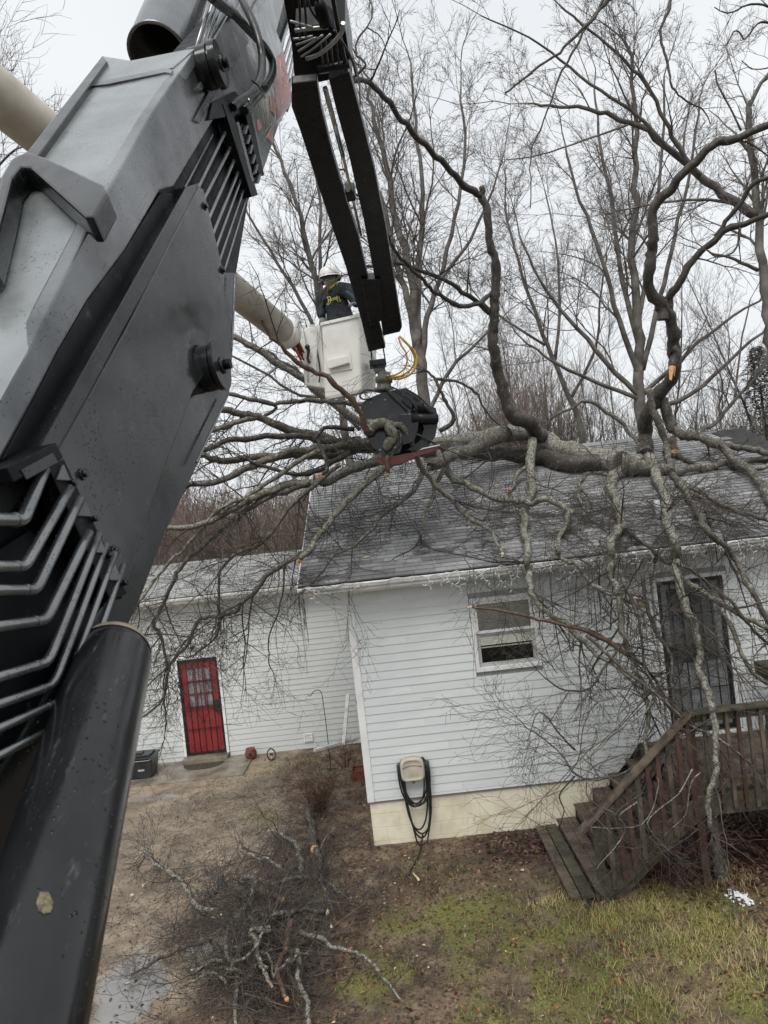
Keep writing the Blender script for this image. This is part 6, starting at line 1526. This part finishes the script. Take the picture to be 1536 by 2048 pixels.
guide_tree('maple_tree', 'tall twin-stemmed bare tree behind the work bucket and grapple', [
    ([(852, 860), (838, 700), (822, 580), (800, 470), (775, 360), (750, 240), (735, 150)], 23, 21, 4),
    ([(838, 720), (815, 600), (790, 520), (770, 420), (720, 300), (700, 210)], 23, 13, 4),
    ([(845, 760), (850, 660), (880, 560), (910, 440), (930, 300), (920, 180)], [23, 22.5], 12, 3),
    ([(838, 690), (835, 560), (845, 420), (835, 280), (820, 130)], [23, 24], 14, 3),
    ([(880, 560), (940, 480), (985, 380), (1010, 300)], [22.6, 22], 7, 2),
    ([(855, 830), (900, 740), (950, 690), (1000, 640)], [23, 22], 8, 3)], gb(858, 23), per=.95)
guide_tree('maple_tree', 'large many-stemmed bare tree rising behind the ridge right of centre', [
    ([(1288, 860), (1280, 740), (1275, 620), (1268, 480), (1272, 340), (1270, 200), (1262, 90)], 25, 20, 4),
    ([(1282, 760), (1240, 640), (1205, 520), (1160, 400), (1130, 290)], [25, 24], 11, 3),
    ([(1280, 700), (1245, 560), (1225, 420), (1200, 300), (1190, 180)], [25, 26], 10, 3),
    ([(1285, 740), (1320, 600), (1350, 470), (1380, 340), (1400, 200)], [25, 24], 10, 3),
    ([(1285, 790), (1360, 720), (1440, 650), (1536, 590)], [25, 23], 9, 3),
    ([(1285, 800), (1210, 720), (1140, 640), (1080, 560), (1040, 470)], [25, 24], 10, 3),
    ([(1276, 650), (1300, 500), (1320, 350), (1330, 150)], [25, 25], 9, 3),
    ([(1285, 820), (1380, 790), (1480, 700), (1560, 640)], [25, 24], 10, 3),
    ([(1285, 800), (1180, 760), (1100, 720), (1050, 680)], [25, 24], 8, 3)], gb(1290, 25), per=.8)
guide_tree('oak_tree', 'thick bare tree at the right edge with long limbs reaching left', [
    ([(1555, 800), (1540, 680), (1530, 580), (1518, 470), (1510, 360), (1496, 270), (1503, 200)], 18, 19, 8),
    ([(1510, 430), (1460, 398), (1400, 352), (1340, 300), (1280, 255), (1200, 222), (1120, 212), (1060, 205)], [18, 16.5], 17, 3),
    ([(1400, 352), (1360, 300), (1330, 240), (1290, 165), (1240, 115), (1180, 60), (1120, 10)], [17.4, 16], 9, 3),
    ([(1340, 300), (1280, 235), (1200, 180), (1120, 120), (1060, 75), (960, 30)], [17, 16], 7, 2),
    ([(1480, 410), (1420, 400), (1350, 402), (1270, 415), (1210, 428)], [18, 17], 6, 2),
    ([(1515, 540), (1470, 520), (1420, 505)], [18, 17.4], 7, 3),
    ([(1255, 250), (1170, 280), (1080, 310), (1010, 320)], [16.8, 16], 4, 1.5)], gb(1560, 18), per=.9, Lk=(1.2, 3.2))
guide_tree('maple_tree', 'bare tree with fine fan branches between the boom and the worker', [
    ([(690, 860), (660, 700), (630, 560), (600, 430), (560, 320), (530, 240)], 27, 14, 3),
    ([(660, 720), (600, 600), (540, 500), (490, 420)], [27, 26], 8, 3), ([(650, 660), (640, 520), (640, 400), (620, 300)], [27, 28], 8, 3),
    ([(670, 760), (590, 700), (520, 640), (460, 600)], [27, 25], 7, 3), ([(675, 790), (600, 790), (520, 740), (440, 700)], [27, 25], 6, 3)], gb(700, 27), per=1.1)
guide_tree('maple_tree', 'slender leaning bare tree between the twin-stemmed tree and the centre tree', [
    ([(1165, 870), (1130, 780), (1095, 690), (1060, 600), (1030, 500), (1010, 400)], 29, 10, 3),
    ([(1110, 720), (1120, 600), (1110, 480), (1090, 380)], [29, 30], 6, 2), ([(1140, 800), (1190, 700), (1200, 600), (1215, 500)], [29, 28], 6, 2),
    ([(1090, 690), (1010, 640), (960, 600)], [29, 28], 5, 2)], gb(1170, 29), per=.9)
guide_tree('maple_tree', 'bare tree standing left behind the white lift boom', [
    ([(-60, 700), (-70, 500), (-60, 350), (-40, 240)], 17, 14, 4), ([(-60, 420), (0, 330), (30, 300), (62, 290)], [17, 16], 5, 2), ([(-60, 340), (10, 240), (40, 262)], [17, 16], 5, 1.5)], gb(-60, 17), per=1.1, lev=2)
guide_tree('maple_tree', 'leaning bare stem behind the ridge at the far right', [
    ([(1400, 900), (1430, 850), (1470, 800), (1520, 740), (1580, 650)], 24, 8, 4), ([(1470, 800), (1480, 700), (1500, 600)], [24, 24], 4, 2)], gb(1380, 24), per=1.2, lev=2)
# slim woodland trees further back, three shapes shared
protos = []
def wood_tree(h, seed):
    rg.seed(seed); SL, ST = Segs(), Segs(); p = Vector((0, 0, 0)); d = Vector((0, 0, 1)); n = 12; r = .11; rr = r
    for i in range(n):
        d = (d+Vector((G0(0, .05), G0(0, .05), .05))).normalized(); q = p+d*h/n; r2 = r*(1-.85*(i+1)/n); SL.add(p, q, rr, r2)
        if i > 2:
            for c_ in range(2):
                a = rg.uniform(.4, .8); sd_ = d.cross(Vector((G0(0, 1), G0(0, 1), 0))).normalized()
                grow(SL, ST, q, (d*math.cos(a)+sd_*math.sin(a)).normalized(), h*.22*(1.2-.6*i/n), max(.012, r2*.5), 2, .16)
        p, rr = q, r2
    return seg_mesh('trunk', SL.a, SL.b, SL.ra, SL.rb, 5), seg_mesh('crown', ST.a, ST.b, ST.ra, ST.rb, 3)
for k in range(4): protos.append(wood_tree(13+k, 100+k))
rg.seed(5)
spots = [(540, 38), (610, 44), (905, 40), (948, 36), (985, 42), (1035, 38), (1075, 45), (1120, 37), (1165, 43), (1215, 40), (1250, 46), (1330, 38), (1375, 44), (1425, 40), (1465, 46), (1510, 39), (1560, 44), (470, 42), (400, 46), (760, 45), (700, 40), (335, 48), (1190, 34), (1060, 33)]
for i, (px, d) in enumerate(spots):
    b0 = gb(px, d); v = protos[i % 4]; left = px < 720
    root = thing('woodland_tree', 'slim bare woodland tree in the grey-brown belt behind the house', 'tree', b0, group='woodland trees behind the house')
    s_ = rg.uniform(.72, 1.05)*(.62 if left else 1); root.scale = (s_, s_, s_); root.rotation_euler = (0, 0, rg.uniform(0, 6.28))
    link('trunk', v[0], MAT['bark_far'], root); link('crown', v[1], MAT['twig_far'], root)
# brush belts (nobody could count the stems)
def brush(name, mat, x0, x1, d0, d1, h0, h1, cnt, seed):
    r_ = np.random.RandomState(seed); S_ = Segs()
    for k in range(cnt):
        d = r_.uniform(d0, d1); px = r_.uniform(x0, x1); q = at(px, 950, d); z0_ = ground_h(q.x, q.y)-.3
        h = r_.uniform(h0, h1)*(.8+.4*noise.noise(Vector((q.x*.15, q.y*.1, 1)))); p = Vector((q.x, q.y, z0_)); dr = Vector((r_.normal(0, .12), r_.normal(0, .12), 1)).normalized(); r0 = .02+h*.0022
        for i in range(5):
            dr = (dr+Vector((r_.normal(0, .08), r_.normal(0, .08), .08))).normalized(); p2 = p+dr*h/5; ra = r0*(1-.17*i); rb = r0*(1-.17*(i+1))
            S_.add(p, p2, ra, rb)
            for c_ in range(1+2*(i > 0)):
                a = r_.uniform(.3, .8); az = r_.uniform(0, 6.28); sd_ = Vector((math.cos(az), math.sin(az), 0)); dd = (dr*math.cos(a)+sd_*math.sin(a)).normalized(); L_ = h*r_.uniform(.10, .22)
                m_ = p.lerp(p2, r_.uniform(.3, 1)); e_ = m_+dd*L_; S_.add(m_, e_, rb*.55, .008); dd = (dd+Vector((r_.normal(0, .4), r_.normal(0, .4), .5))).normalized(); S_.add(m_.lerp(e_, .5), m_.lerp(e_, .5)+dd*L_*.7, .011, .006)
            p = p2
    return S_.build(name, mat, None, 3)
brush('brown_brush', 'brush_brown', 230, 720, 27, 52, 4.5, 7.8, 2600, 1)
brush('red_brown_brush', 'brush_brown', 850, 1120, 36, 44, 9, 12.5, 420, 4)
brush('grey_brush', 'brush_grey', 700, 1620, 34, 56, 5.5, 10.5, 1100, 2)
# evergreen at the far right
eb = gb(1535, 38); ev = thing('evergreen_tree', 'dark evergreen tree behind the ridge at the right edge', 'tree', eb)
MB().tube([eb, eb+Vector((0, 0, 9))], [.2, .05], 8).build('trunk', MAT['bark_far'], ev)
Q = []; 
for k in range(9000):
    h = rg.uniform(1.5, 11)**1; h = 1.5+9.5*rg.random()**1.2; R_ = 3.4*(1-h/11.8); a = rg.uniform(0, 6.28); rr_ = R_*rg.random()**.5*(1+.25*math.sin(5*a+h*2))
    c_ = Vector((rr_*math.cos(a), rr_*math.sin(a), h-.25*rr_)); t = Vector((math.cos(a), math.sin(a), rg.uniform(-.4, .2)))*rg.uniform(.12, .3); s_ = Vector((-math.sin(a), math.cos(a), rg.uniform(-.3, .3)))*rg.uniform(.03, .08)
    Q.append([tuple(c_-s_), tuple(c_+s_), tuple(c_+t+s_*.2), tuple(c_+t-s_*.2)])
MAT['evergreen'] = simple('evergreen_needles', (.018, .032, .018), (.045, .065, .032), .8, 2)
link('crown', quad_mesh('crown', Q), MAT['evergreen'], ev)
# ================================================================ BRUSH PILE
PSG = Segs(); rg.seed(77)
def pile_branch(label, px, hs, r0, r1, mat, cut=None, cut0=None, tw=1.5):
    n = len(px); P = []
    for i, (x, y) in enumerate(px):
        h = hs[0]+(hs[1]-hs[0])*i/(n-1); P.append(atz(x, y, h-.03))
    root = thing('cut_branch', label, 'branch', P[0], group='branches of the brush pile')
    rad = [.72*(r0+(r1-r0)*i/(n-1))*P[i].y/F for i in range(n)]
    sm_ = smooth(P, 5); rr = []
    for i in range(n-1):
        for j in range(5): rr.append(rad[i]+(rad[i+1]-rad[i])*j/5)
    rr.append(rad[-1]); sm_ = crooked(sm_, .06, rg.uniform(0, 90)); rr = [q*(1+.2*noise.noise(p*9)) for q, p in zip(rr, sm_)]
    MB().tube(sm_, rr, 9).build('stem', MAT[mat], root)
    for e_, w_ in ((cut, -1), (cut0, 0)):
        if e_:
            p = sm_[w_]; dr = (sm_[-1]-sm_[-2]).normalized() if w_ == -1 else (sm_[0]-sm_[1]).normalized()
            MB().tube([p-dr*.004, p+dr*.012]+([] if e_ == 'saw' else [p+dr*.03]), [rr[w_]*.97, rr[w_]*.95]+([] if e_ == 'saw' else [rr[w_]*.6]), 9).build('cut_face', MAT['cutwood' if e_ != 'pale' and e_ != 'saw' else 'cutpale'], root)
    S_ = Segs()
    Lt = sum((sm_[i+1]-sm_[i]).length for i in range(len(sm_)-1))
    for k in range(int(Lt*tw*5)):
        i = rg.randrange(len(sm_)-1); dr = (sm_[i+1]-sm_[i]).normalized(); sd_ = dr.cross(Vector((G0(0, 1), G0(0, 1), G0(0, 1)))).normalized()
        twig(S_, sm_[i], (dr*.7+sd_+Vector((0, 0, .3))).normalized(), rg.uniform(.25, .9), rg.uniform(.004, .009), 2, step=.06)
    if S_.a: S_.build('twigs', 'twig', root)
pile = [
 ('pale green lichened branch reaching onto the gravel, leftmost of the pile', [(289, 1701), (323, 1735), (355, 1758), (378, 1785), (400, 1812), (428, 1826)], (.10, .3), 5, 8, 'bark_pale', None, None),
 ('straight grey upright-looking stem at the top of the brush pile', [(617, 1607), (624, 1662), (633, 1699)], (.05, .2), 8, 12, 'bark_old', 'break', None),
 ('grey branch running down from the sawn stem at the pile top', [(633, 1699), (642, 1740), (647, 1781), (660, 1822)], (.25, .2), 9, 5, 'bark_old', None, 'break'),
 ('short splintered branch with a bleached tip near the pile top', [(540, 1662), (583, 1676), (601, 1708), (606, 1740)], (.15, .3), 3, 8, 'bark_pale', None, 'pale'),
 ('forked pale-tipped branch at the upper left of the pile', [(476, 1683), (487, 1703), (528, 1717), (560, 1735)], (.2, .3), 4, 5, 'bark_pale', None, 'pale'),
 ('branch with a round pale sawn end pointing left', [(485, 1755), (546, 1762), (610, 1753), (656, 1762), (683, 1790), (733, 1803)], (.4, .15), 8, 3, 'bark_old', None, 'saw'),
 ('long white-lichened branch curving down to the picture bottom', [(510, 1762), (501, 1799), (473, 1831), (453, 1858), (451, 1917), (473, 1940), (476, 2060)], (.45, .1), 8, 5, 'bark_pale', None, None),
 ('whitish hooked branch in the middle of the pile ending in orange wood', [(537, 1858), (505, 1863), (514, 1899), (533, 1945), (540, 1972)], (.5, .3), 10, 5, 'bark_pale', 'break', None),
 ('brown bent branch with a broad orange cut end near the bottom', [(583, 1840), (574, 1890), (551, 1954), (578, 1999)], (.45, .2), 8, 7, 'bark_red', 'break', None),
 ('pale branch running straight down at the bottom centre', [(594, 1899), (601, 1967), (619, 2060)], (.35, .1), 7, 7, 'bark_pale', None, None),
 ('long thin lichened branch arching right over the grass', [(601, 1863), (656, 1890), (715, 1904), (756, 1936), (783, 1972), (806, 2004)], (.4, .04), 7, 3.5, 'bark_pale', None, None),
 ('short red-brown stripped piece with an orange split', [(514, 1776), (537, 1785), (565, 1803)], (.42, .4), 8, 8, 'bark_red', 'break', None),
 ('dark thick piece lying across the middle of the pile', [(542, 1837), (600, 1822), (650, 1822)], (.45, .35), 8, 9, 'bark_dark', 'pale', None),
 ('mossy grey piece above the dark thick one', [(545, 1828), (610, 1810), (650, 1797)], (.5, .3), 7, 6, 'bark_old', None, None),
 ('small white forked twig left of the hooked branch', [(469, 1922), (496, 1899), (514, 1890), (528, 1868)], (.4, .5), 5, 4, 'bark_pale', None, None),
 ('thin branch reaching left across the puddle', [(262, 1950), (300, 1925), (350, 1900), (420, 1880)], (.03, .25), 3, 5, 'bark_dark', None, None),
 ('pale mossy branch at the lower left beyond the puddle', [(378, 1965), (405, 1957), (440, 1953), (460, 1960)], (.1, .25), 4, 5, 'bark_pale', None, None),
 ('thin grey branch lying between pile and corner of the house', [(640, 1700), (655, 1670), (668, 1655)], (.2, .1), 3, 2, 'bark_pale', None, None),
]
for (lb, px_, hs, r0, r1, mt_n, ct, c0_) in pile: pile_branch(lb, px_, hs, r0, r1, mt_n, ct, c0_)
for k in range(26):
    a = rg.uniform(0, 6.28); q_ = rg.random()**.7; x_ = 530+120*q_*math.cos(a); y_ = 1850+130*q_*math.sin(a); b_ = rg.uniform(0, 6.28); L_ = rg.uniform(35, 110); P_ = [(x_, y_)]
    for j in range(4): b_ += rg.uniform(-.6, .6); P_.append((P_[-1][0]+math.cos(b_)*L_/4, P_[-1][1]+math.sin(b_)*L_/4*.8))
    pile_branch('thin grey-brown stick lying in the tangle of the brush pile', P_, (rg.uniform(.15, .5), rg.uniform(.1, .5)), rg.uniform(3.5, 7), rg.uniform(2, 4), rg.choice(['bark_pale', 'bark_old', 'bark_old', 'bark_dark']), rg.choice([None, None, 'pale']), None, 1.0)
# fine tangle
for k in range(230):
    a = rg.uniform(0, 6.28); q_ = rg.random()**.7; px = 525+135*q_*math.cos(a)+20*math.sin(3*a); py = 1870+160*q_*math.sin(a)
    p = atz(px, py, rg.uniform(.02, .42)*(1-q_*.8)); twig(PSG, p, Vector((G0(0, 1), G0(0, 1), G0(.05, .35))).normalized(), rg.uniform(.3, 1.0), rg.uniform(.005, .012), 2 if rg.random() < .5 else 1, zig=.45, step=.07, kids=.75)
for k in range(26):
    px = rg.uniform(230, 420); py = rg.uniform(1800, 2048); p = atz(px, py, rg.uniform(-.02, .12)); twig(PSG, p, Vector((G0(-.4, 1), G0(0, 1), G0(0, .2))).normalized(), rg.uniform(.3, .9), rg.uniform(.003, .006), 2, zig=.55)
MAT['twig_pile'] = simple('pile_twig', (.05, .042, .035), (.19, .155, .13), .7, 4)
o = PSG.build('brush_tangle', 'twig_pile', None); print('pile', len(PSG.a))
# bare shrubs
def shrub(label, px, py, n_, h, mat, spread=.5, seed=1, dpt=None):
    rg.seed(seed); b0 = atz(px, py, -.02); root = thing('bare_shrub', label, 'shrub', b0); S_ = Segs()
    for k in range(n_):
        a = rg.uniform(0, 6.28); d_ = Vector((math.cos(a)*spread*rg.random()**.5, math.sin(a)*spread*rg.random()**.5, 1)).normalized()
        twig(S_, b0+Vector((G0(0, .06), G0(0, .06), 0)), d_, h*rg.uniform(.6, 1.1), rg.uniform(.003, .006), 2, zig=.22, trop=.02, step=.11, kids=.8)
    S_.build('stems', mat, root)
MAT['twig_red'] = simple('red_brown_twig', (.05, .022, .014), (.13, .06, .035), .7, 5)
MAT['twig_purple'] = simple('purple_twig', (.05, .024, .024), (.12, .06, .055), .7, 5)
shrub('low red-brown bare shrub beside the corner of the house', 640, 1625, 90, .75, 'twig_red', .9, 5)
shrub('purplish bare shrub growing before the deck fascia', 1345, 1770, 60, 1.2, 'twig_purple', .9, 6)
shrub('purplish bare shrub between the stairs and the mossy leaning limb', 1240, 1745, 36, .9, 'twig_purple', .9, 7)
shrub('thin bare shrub in the corner under the meter', 690, 1535, 30, .6, 'twig_red', .8, 8)
# slim standing trunk below the deck
b0 = atz(1440, 1762, 0); sap = thing('young_tree', 'short straight young trunk standing in the leaves before the deck', 'tree', b0)
MB().tube(smooth([b0-Vector((0, 0, .1)), at(1432, 1700, b0.y), at(1426, 1650, b0.y), at(1420, 1600, b0.y)], 4), [.065]*4+[.06]*4+[.052]*4+[.045], 10).build('trunk', MAT['bark_old'], sap)
S_ = Segs()
for k in range(12): twig(S_, at(1423+rg.uniform(-3, 3), rg.uniform(1600, 1690), b0.y), Vector((G0(0, 1), G0(0, .6), G0(.2, .6))).normalized(), rg.uniform(.3, .9), .006, 2)
S_.build('crown', 'twig', sap)

# ================================================================ GROUND COVER
R = np.random.RandomState(3)
def gheight(x, y):     # look up the built yard height
    i = np.clip(((y-GY[0])/.055).astype(int), 0, ny-1); j = np.clip(((x-GX[0])/.055).astype(int), 0, nx-1); return H.reshape(ny, nx)[i, j]
def gmask(arr, x, y):
    i = np.clip(((y-GY[0])/.055).astype(int), 0, ny-1); j = np.clip(((x-GX[0])/.055).astype(int), 0, nx-1); return arr.reshape(ny, nx)[i, j]
free = lambda x, y: ~((x > HX0-.05) & (y > WY-.02)) & (y < 16.2)
# grass blades
N = 200000; x = R.uniform(-4, 6.3, N); y = R.uniform(5.6, 12.6, N); g_ = gmask(gm, x, y); pn = np.array(R.rand(N)); k = (pn < np.clip((g_-.18)*1.1, 0, 1)*.8*(.35+.65*(fbm(x, y, 2.4, 3, 7.7) > -.02))+.02) & free(x, y) & (gmask(dm, x, y) < .5); x, y, g_ = x[k], y[k], g_[k]
n_ = len(x); z = gheight(x, y)-.005; a = R.uniform(0, 6.28, n_); L_ = R.uniform(.010, .030, n_)*(.6+.7*g_); lean = R.uniform(.3, 1.4, n_); wd = R.uniform(.0018, .0036, n_)
dx, dy = np.cos(a), np.sin(a)
P0 = np.stack([x-dy*wd, y+dx*wd, z], 1); P1 = np.stack([x+dy*wd, y-dx*wd, z], 1); P2 = np.stack([x+dx*L_*lean, y+dy*L_*lean, z+L_], 1)
mG, nG, lG, bG = new_mat('grass_blade'); ag = nG.new('ShaderNodeAttribute'); ag.attribute_name = 'rnd'
rr_ = ramp(nG, lG, ag.outputs['Fac'], [(0, (.07, .10, .018)), (.35, (.17, .19, .04)), (.6, (.29, .27, .075)), (.85, (.44, .36, .15)), (1, (.54, .43, .24))]); lG.new(rr_.outputs[0], bG.inputs['Base Color']); bG.inputs['Roughness'].default_value = .6
patch = fbm(x, y, 1.3, 2, 2.2); rv_ = np.clip(.42+.5*patch+R.normal(0, .2, n_), 0, 1)
MAT['grass'] = mG; tag(link('grass', quad_mesh('grass', np.stack([P0, P1, P2], 1), rv_), mG), kind='stuff'); print('grass', n_)
# tufts at the foot of the stairs and edge
T = []; tv = []
for (px, py, s_, cnt, c_) in ((1095, 1815, .16, 500, .85), (1235, 1840, .3, 900, .6), (1310, 1830, .2, 500, .75), (1180, 1850, .22, 500, .7), (1370, 1875, .3, 600, .8), (1480, 1860, .4, 900, .75), (1460, 1760, .2, 400, .8), (1300, 1880, .3, 500, .3), (1120, 1880, .25, 400, .3), (1400, 1960, .5, 900, .8), (960, 1870, .5, 700, .2), (1150, 1960, .5, 900, .45), (1250, 2000, .4, 600, .3), (1520, 1900, .3, 500, .85), (1330, 2030, .4, 700, .6), (540, 1510, .3, 260, .5), (600, 1500, .25, 240, .6), (515, 1620, .22, 260, .6), (880, 1740, .3, 300, .4)):
    c0_ = atz(px, py, 0)
    for k in range(cnt):
        xx_ = c0_.x+R.normal(0, s_); yy_ = c0_.y+R.normal(0, s_*.8)
        if yy_ > 10.45 and xx_ > HX0: continue
        z_ = float(gheight(np.array([xx_]), np.array([yy_]))[0])-.01; a = R.uniform(0, 6.28); L_ = R.uniform(.04, .11); le = R.uniform(.3, 1.5); w_ = R.uniform(.002, .0035)
        T.append([(xx_-math.sin(a)*w_, yy_+math.cos(a)*w_, z_), (xx_+math.sin(a)*w_, yy_-math.cos(a)*w_, z_), (xx_+math.cos(a)*L_*le, yy_+math.sin(a)*L_*le, z_+L_*.9)]); tv.append(min(1, max(0, c_+R.normal(0, .12))))
tag(link('grass_tufts', quad_mesh('grass_tufts', T, tv), mG), kind='stuff')
# leaf litter
N = 75000; x = R.uniform(-4.4, 6.3, N); y = R.uniform(5.6, 16.0, N); lf = gmask(leafm, x, y); dmv = gmask(dm, x, y); pr = .34*(1-dmv)+.9*lf+.05+.14*np.exp(-((x+1.6)**2/2.2+(y-8.6)**2/3))
k = (R.rand(N) < pr) & free(x, y); x, y, lf = x[k], y[k], lf[k]; n_ = len(x); z = gheight(x, y)+R.uniform(.003, .02, n_)+.02*lf*R.rand(n_)
a = R.uniform(0, 6.28, n_); s_ = R.uniform(.012, .032, n_)*(1+.5*lf); tx_ = R.normal(0, .3, n_); ty_ = R.normal(0, .3, n_)
def corner(u, v):
    ex = u*np.cos(a)-v*np.sin(a); ey = u*np.sin(a)+v*np.cos(a); return np.stack([x+ex*s_, y+ey*s_, z+(ex*tx_+ey*ty_)*s_], 1)
Q = np.stack([corner(-1, -.1), corner(-.1, -.62), corner(1, .1), corner(.15, .6)], 1)
mL, nL, lL, bL = new_mat('dead_leaf'); al = nL.new('ShaderNodeAttribute'); al.attribute_name = 'rnd'
rr_ = ramp(nL, lL, al.outputs['Fac'], [(0, (.03, .014, .012)), (.4, (.085, .036, .026)), (.7, (.16, .085, .05)), (.93, (.25, .16, .10)), (1, (.34, .11, .04))]); lL.new(rr_.outputs[0], bL.inputs['Base Color']); bL.inputs['Roughness'].default_value = .45
tag(link('leaf_litter', quad_mesh('leaf_litter', Q, np.clip(R.rand(n_)-.12*lf, 0, 1)), mL), kind='stuff'); print('leaves', n_)
# loose twigs and crumbs on soil
DS = Segs(); rg.seed(9)
for k in range(900):
    x_ = rg.uniform(-4.2, 5.5); y_ = rg.uniform(5.8, 14)
    if (x_ > HX0 and y_ > 10.3): continue
    twig(DS, Vector((x_, y_, ground_h(x_, y_)+.02)), Vector((G0(0, 1), G0(0, 1), 0)).normalized(), rg.uniform(.06, .35), rg.uniform(.0016, .004), 1, step=.06, zig=.3)
DS.build('twig_litter', 'twig', None)
# gravel stones on the drive
N = 16000; x = R.uniform(-5, -1.8, N); y = R.uniform(6.6, 15, N); k = (gmask(dm, x, y) > .4) & (R.rand(N) < .8) & (gmask(pud, x, y) < .3); x, y = x[k], y[k]; n_ = len(x); z = gheight(x, y); s_ = R.uniform(.004, .011, n_); a = R.uniform(0, 6.28, n_)
c4 = [np.stack([x+s_*np.cos(a+i*1.57), y+s_*np.sin(a+i*1.57), z], 1) for i in range(4)]; t4 = [np.stack([x+.6*s_*np.cos(a+.3+i*1.57), y+.6*s_*np.sin(a+.3+i*1.57), z+s_*.8], 1) for i in range(4)]
Q = np.concatenate([np.stack(t4, 1)]+[np.stack([c4[i], c4[(i+1) % 4], t4[(i+1) % 4], t4[i]], 1) for i in range(4)])
mS, nS, lS, bS = new_mat('gravel_stone'); as_ = nS.new('ShaderNodeAttribute'); as_.attribute_name = 'rnd'; rr_ = ramp(nS, lS, as_.outputs['Fac'], [(0, (.06, .05, .04)), (.6, (.17, .14, .11)), (1, (.34, .31, .27))]); lS.new(rr_.outputs[0], bS.inputs['Base Color']); bS.inputs['Roughness'].default_value = .5
tag(link('gravel', quad_mesh('gravel', Q, np.tile(R.rand(n_), 5)), mS), kind='stuff')
# wood chips, each splinter a thing of its own
def chip(label, px, py, L_, w_, ang, mat, z=None, onroof=False):
    p = atz(px, py, 0) if not onroof else at(px, py, roof_depth(px, py))+rn*.02
    d_ = Vector((math.cos(ang), math.sin(ang), 0)); 
    if onroof: d_ = (d_-rn*d_.dot(rn)).normalized()
    o = MB().hexa([p+d_*a_+(rn if onroof else Vector((0, 0, 1))).cross(d_)*b_+(rn if onroof else Vector((0, 0, 1)))*c_ for a_, b_, c_ in ((-L_/2, -w_/2, .01), (L_/2, -w_*.15, .012), (L_/2, w_*.2, .012), (-L_/2, w_/2, .01), (-L_/2*.8, -w_*.4, .02+w_*.3), (L_/2*.9, -w_*.1, .02+w_*.1), (L_/2*.9, w_*.1, .02+w_*.1), (-L_/2*.8, w_*.4, .02+w_*.3))]).build('wood_splinter', MAT[mat])
    tag(o, label, 'wood splinter', 'fresh wood splinters')
chip('pale long splinter on the soil below the hose reel', 832, 1755, .22, .03, 1.9, 'cutpale')
chip('orange chip on the grass left of the snow patch', 1032, 1882, .09, .05, .5, 'cutwood')
chip('orange chip on the leaves under the mossy leaning limb', 1447, 1762, .12, .07, .4, 'cutwood')
chip('pale chip on the gravel left of the brush pile', 418, 1705, .06, .03, .9, 'cutpale')
chip('small pale chip on the gravel near the boom', 265, 1792, .05, .04, .1, 'cutpale')
chip('small whitish chip beside the puddle', 288, 1772, .06, .03, 1.2, 'cutpale')
chip('tiny pale chip right of the hose tail', 1045, 1742, .05, .03, 2.8, 'cutpale')
chip('pale splinter lying on the lower roof shingles', 735, 1118, .12, .03, .2, 'cutpale', onroof=True)
chip('orange split wood at the roof edge beside the gutter', 598, 1128, .14, .06, .8, 'cutwood', onroof=False) if False else None
N = 150; rg.seed(4); Q = []
for k in range(N):
    x_ = rg.gauss(-1.6, 1.3); y_ = rg.gauss(8.8, 1.4); s_ = rg.uniform(.004, .014); a = rg.uniform(0, 6.28)
    if x_ > HX0 and y_ > 10.4: continue
    z_ = float(gheight(np.array([x_]), np.array([y_]))[0])+.012
    Q.append([(x_+s_*2*math.cos(a), y_+s_*2*math.sin(a), z_), (x_-s_*math.sin(a), y_+s_*math.cos(a), z_+.004), (x_-s_*2*math.cos(a), y_-s_*2*math.sin(a), z_), (x_+s_*math.sin(a), y_-s_*math.cos(a), z_+.006)])
tag(link('wood_chips', quad_mesh('wood_chips', Q), MAT['cutpale']), kind='stuff')
# remnant of snow
c0_ = atz(1480, 1800, 0); SN = MB()
for k in range(110):
    p = c0_+Vector((rg.gauss(0, .055), rg.gauss(0, .07), 0)); p.z = float(gheight(np.array([p.x]), np.array([p.y]))[0])+.012; r_ = rg.uniform(.008, .022)
    SN.lathe(p, (rg.uniform(-.2, .2), rg.uniform(-.2, .2), 1), [(r_, 0), (r_*.9, r_*.3), (r_*.5, r_*.55), (.0005, r_*.6)], 7)
o = SN.build('snow_patch', simple('old_snow', (.62, .64, .66), (.80, .81, .82), .6, 30, bump=.5)); tag(o, kind='stuff')
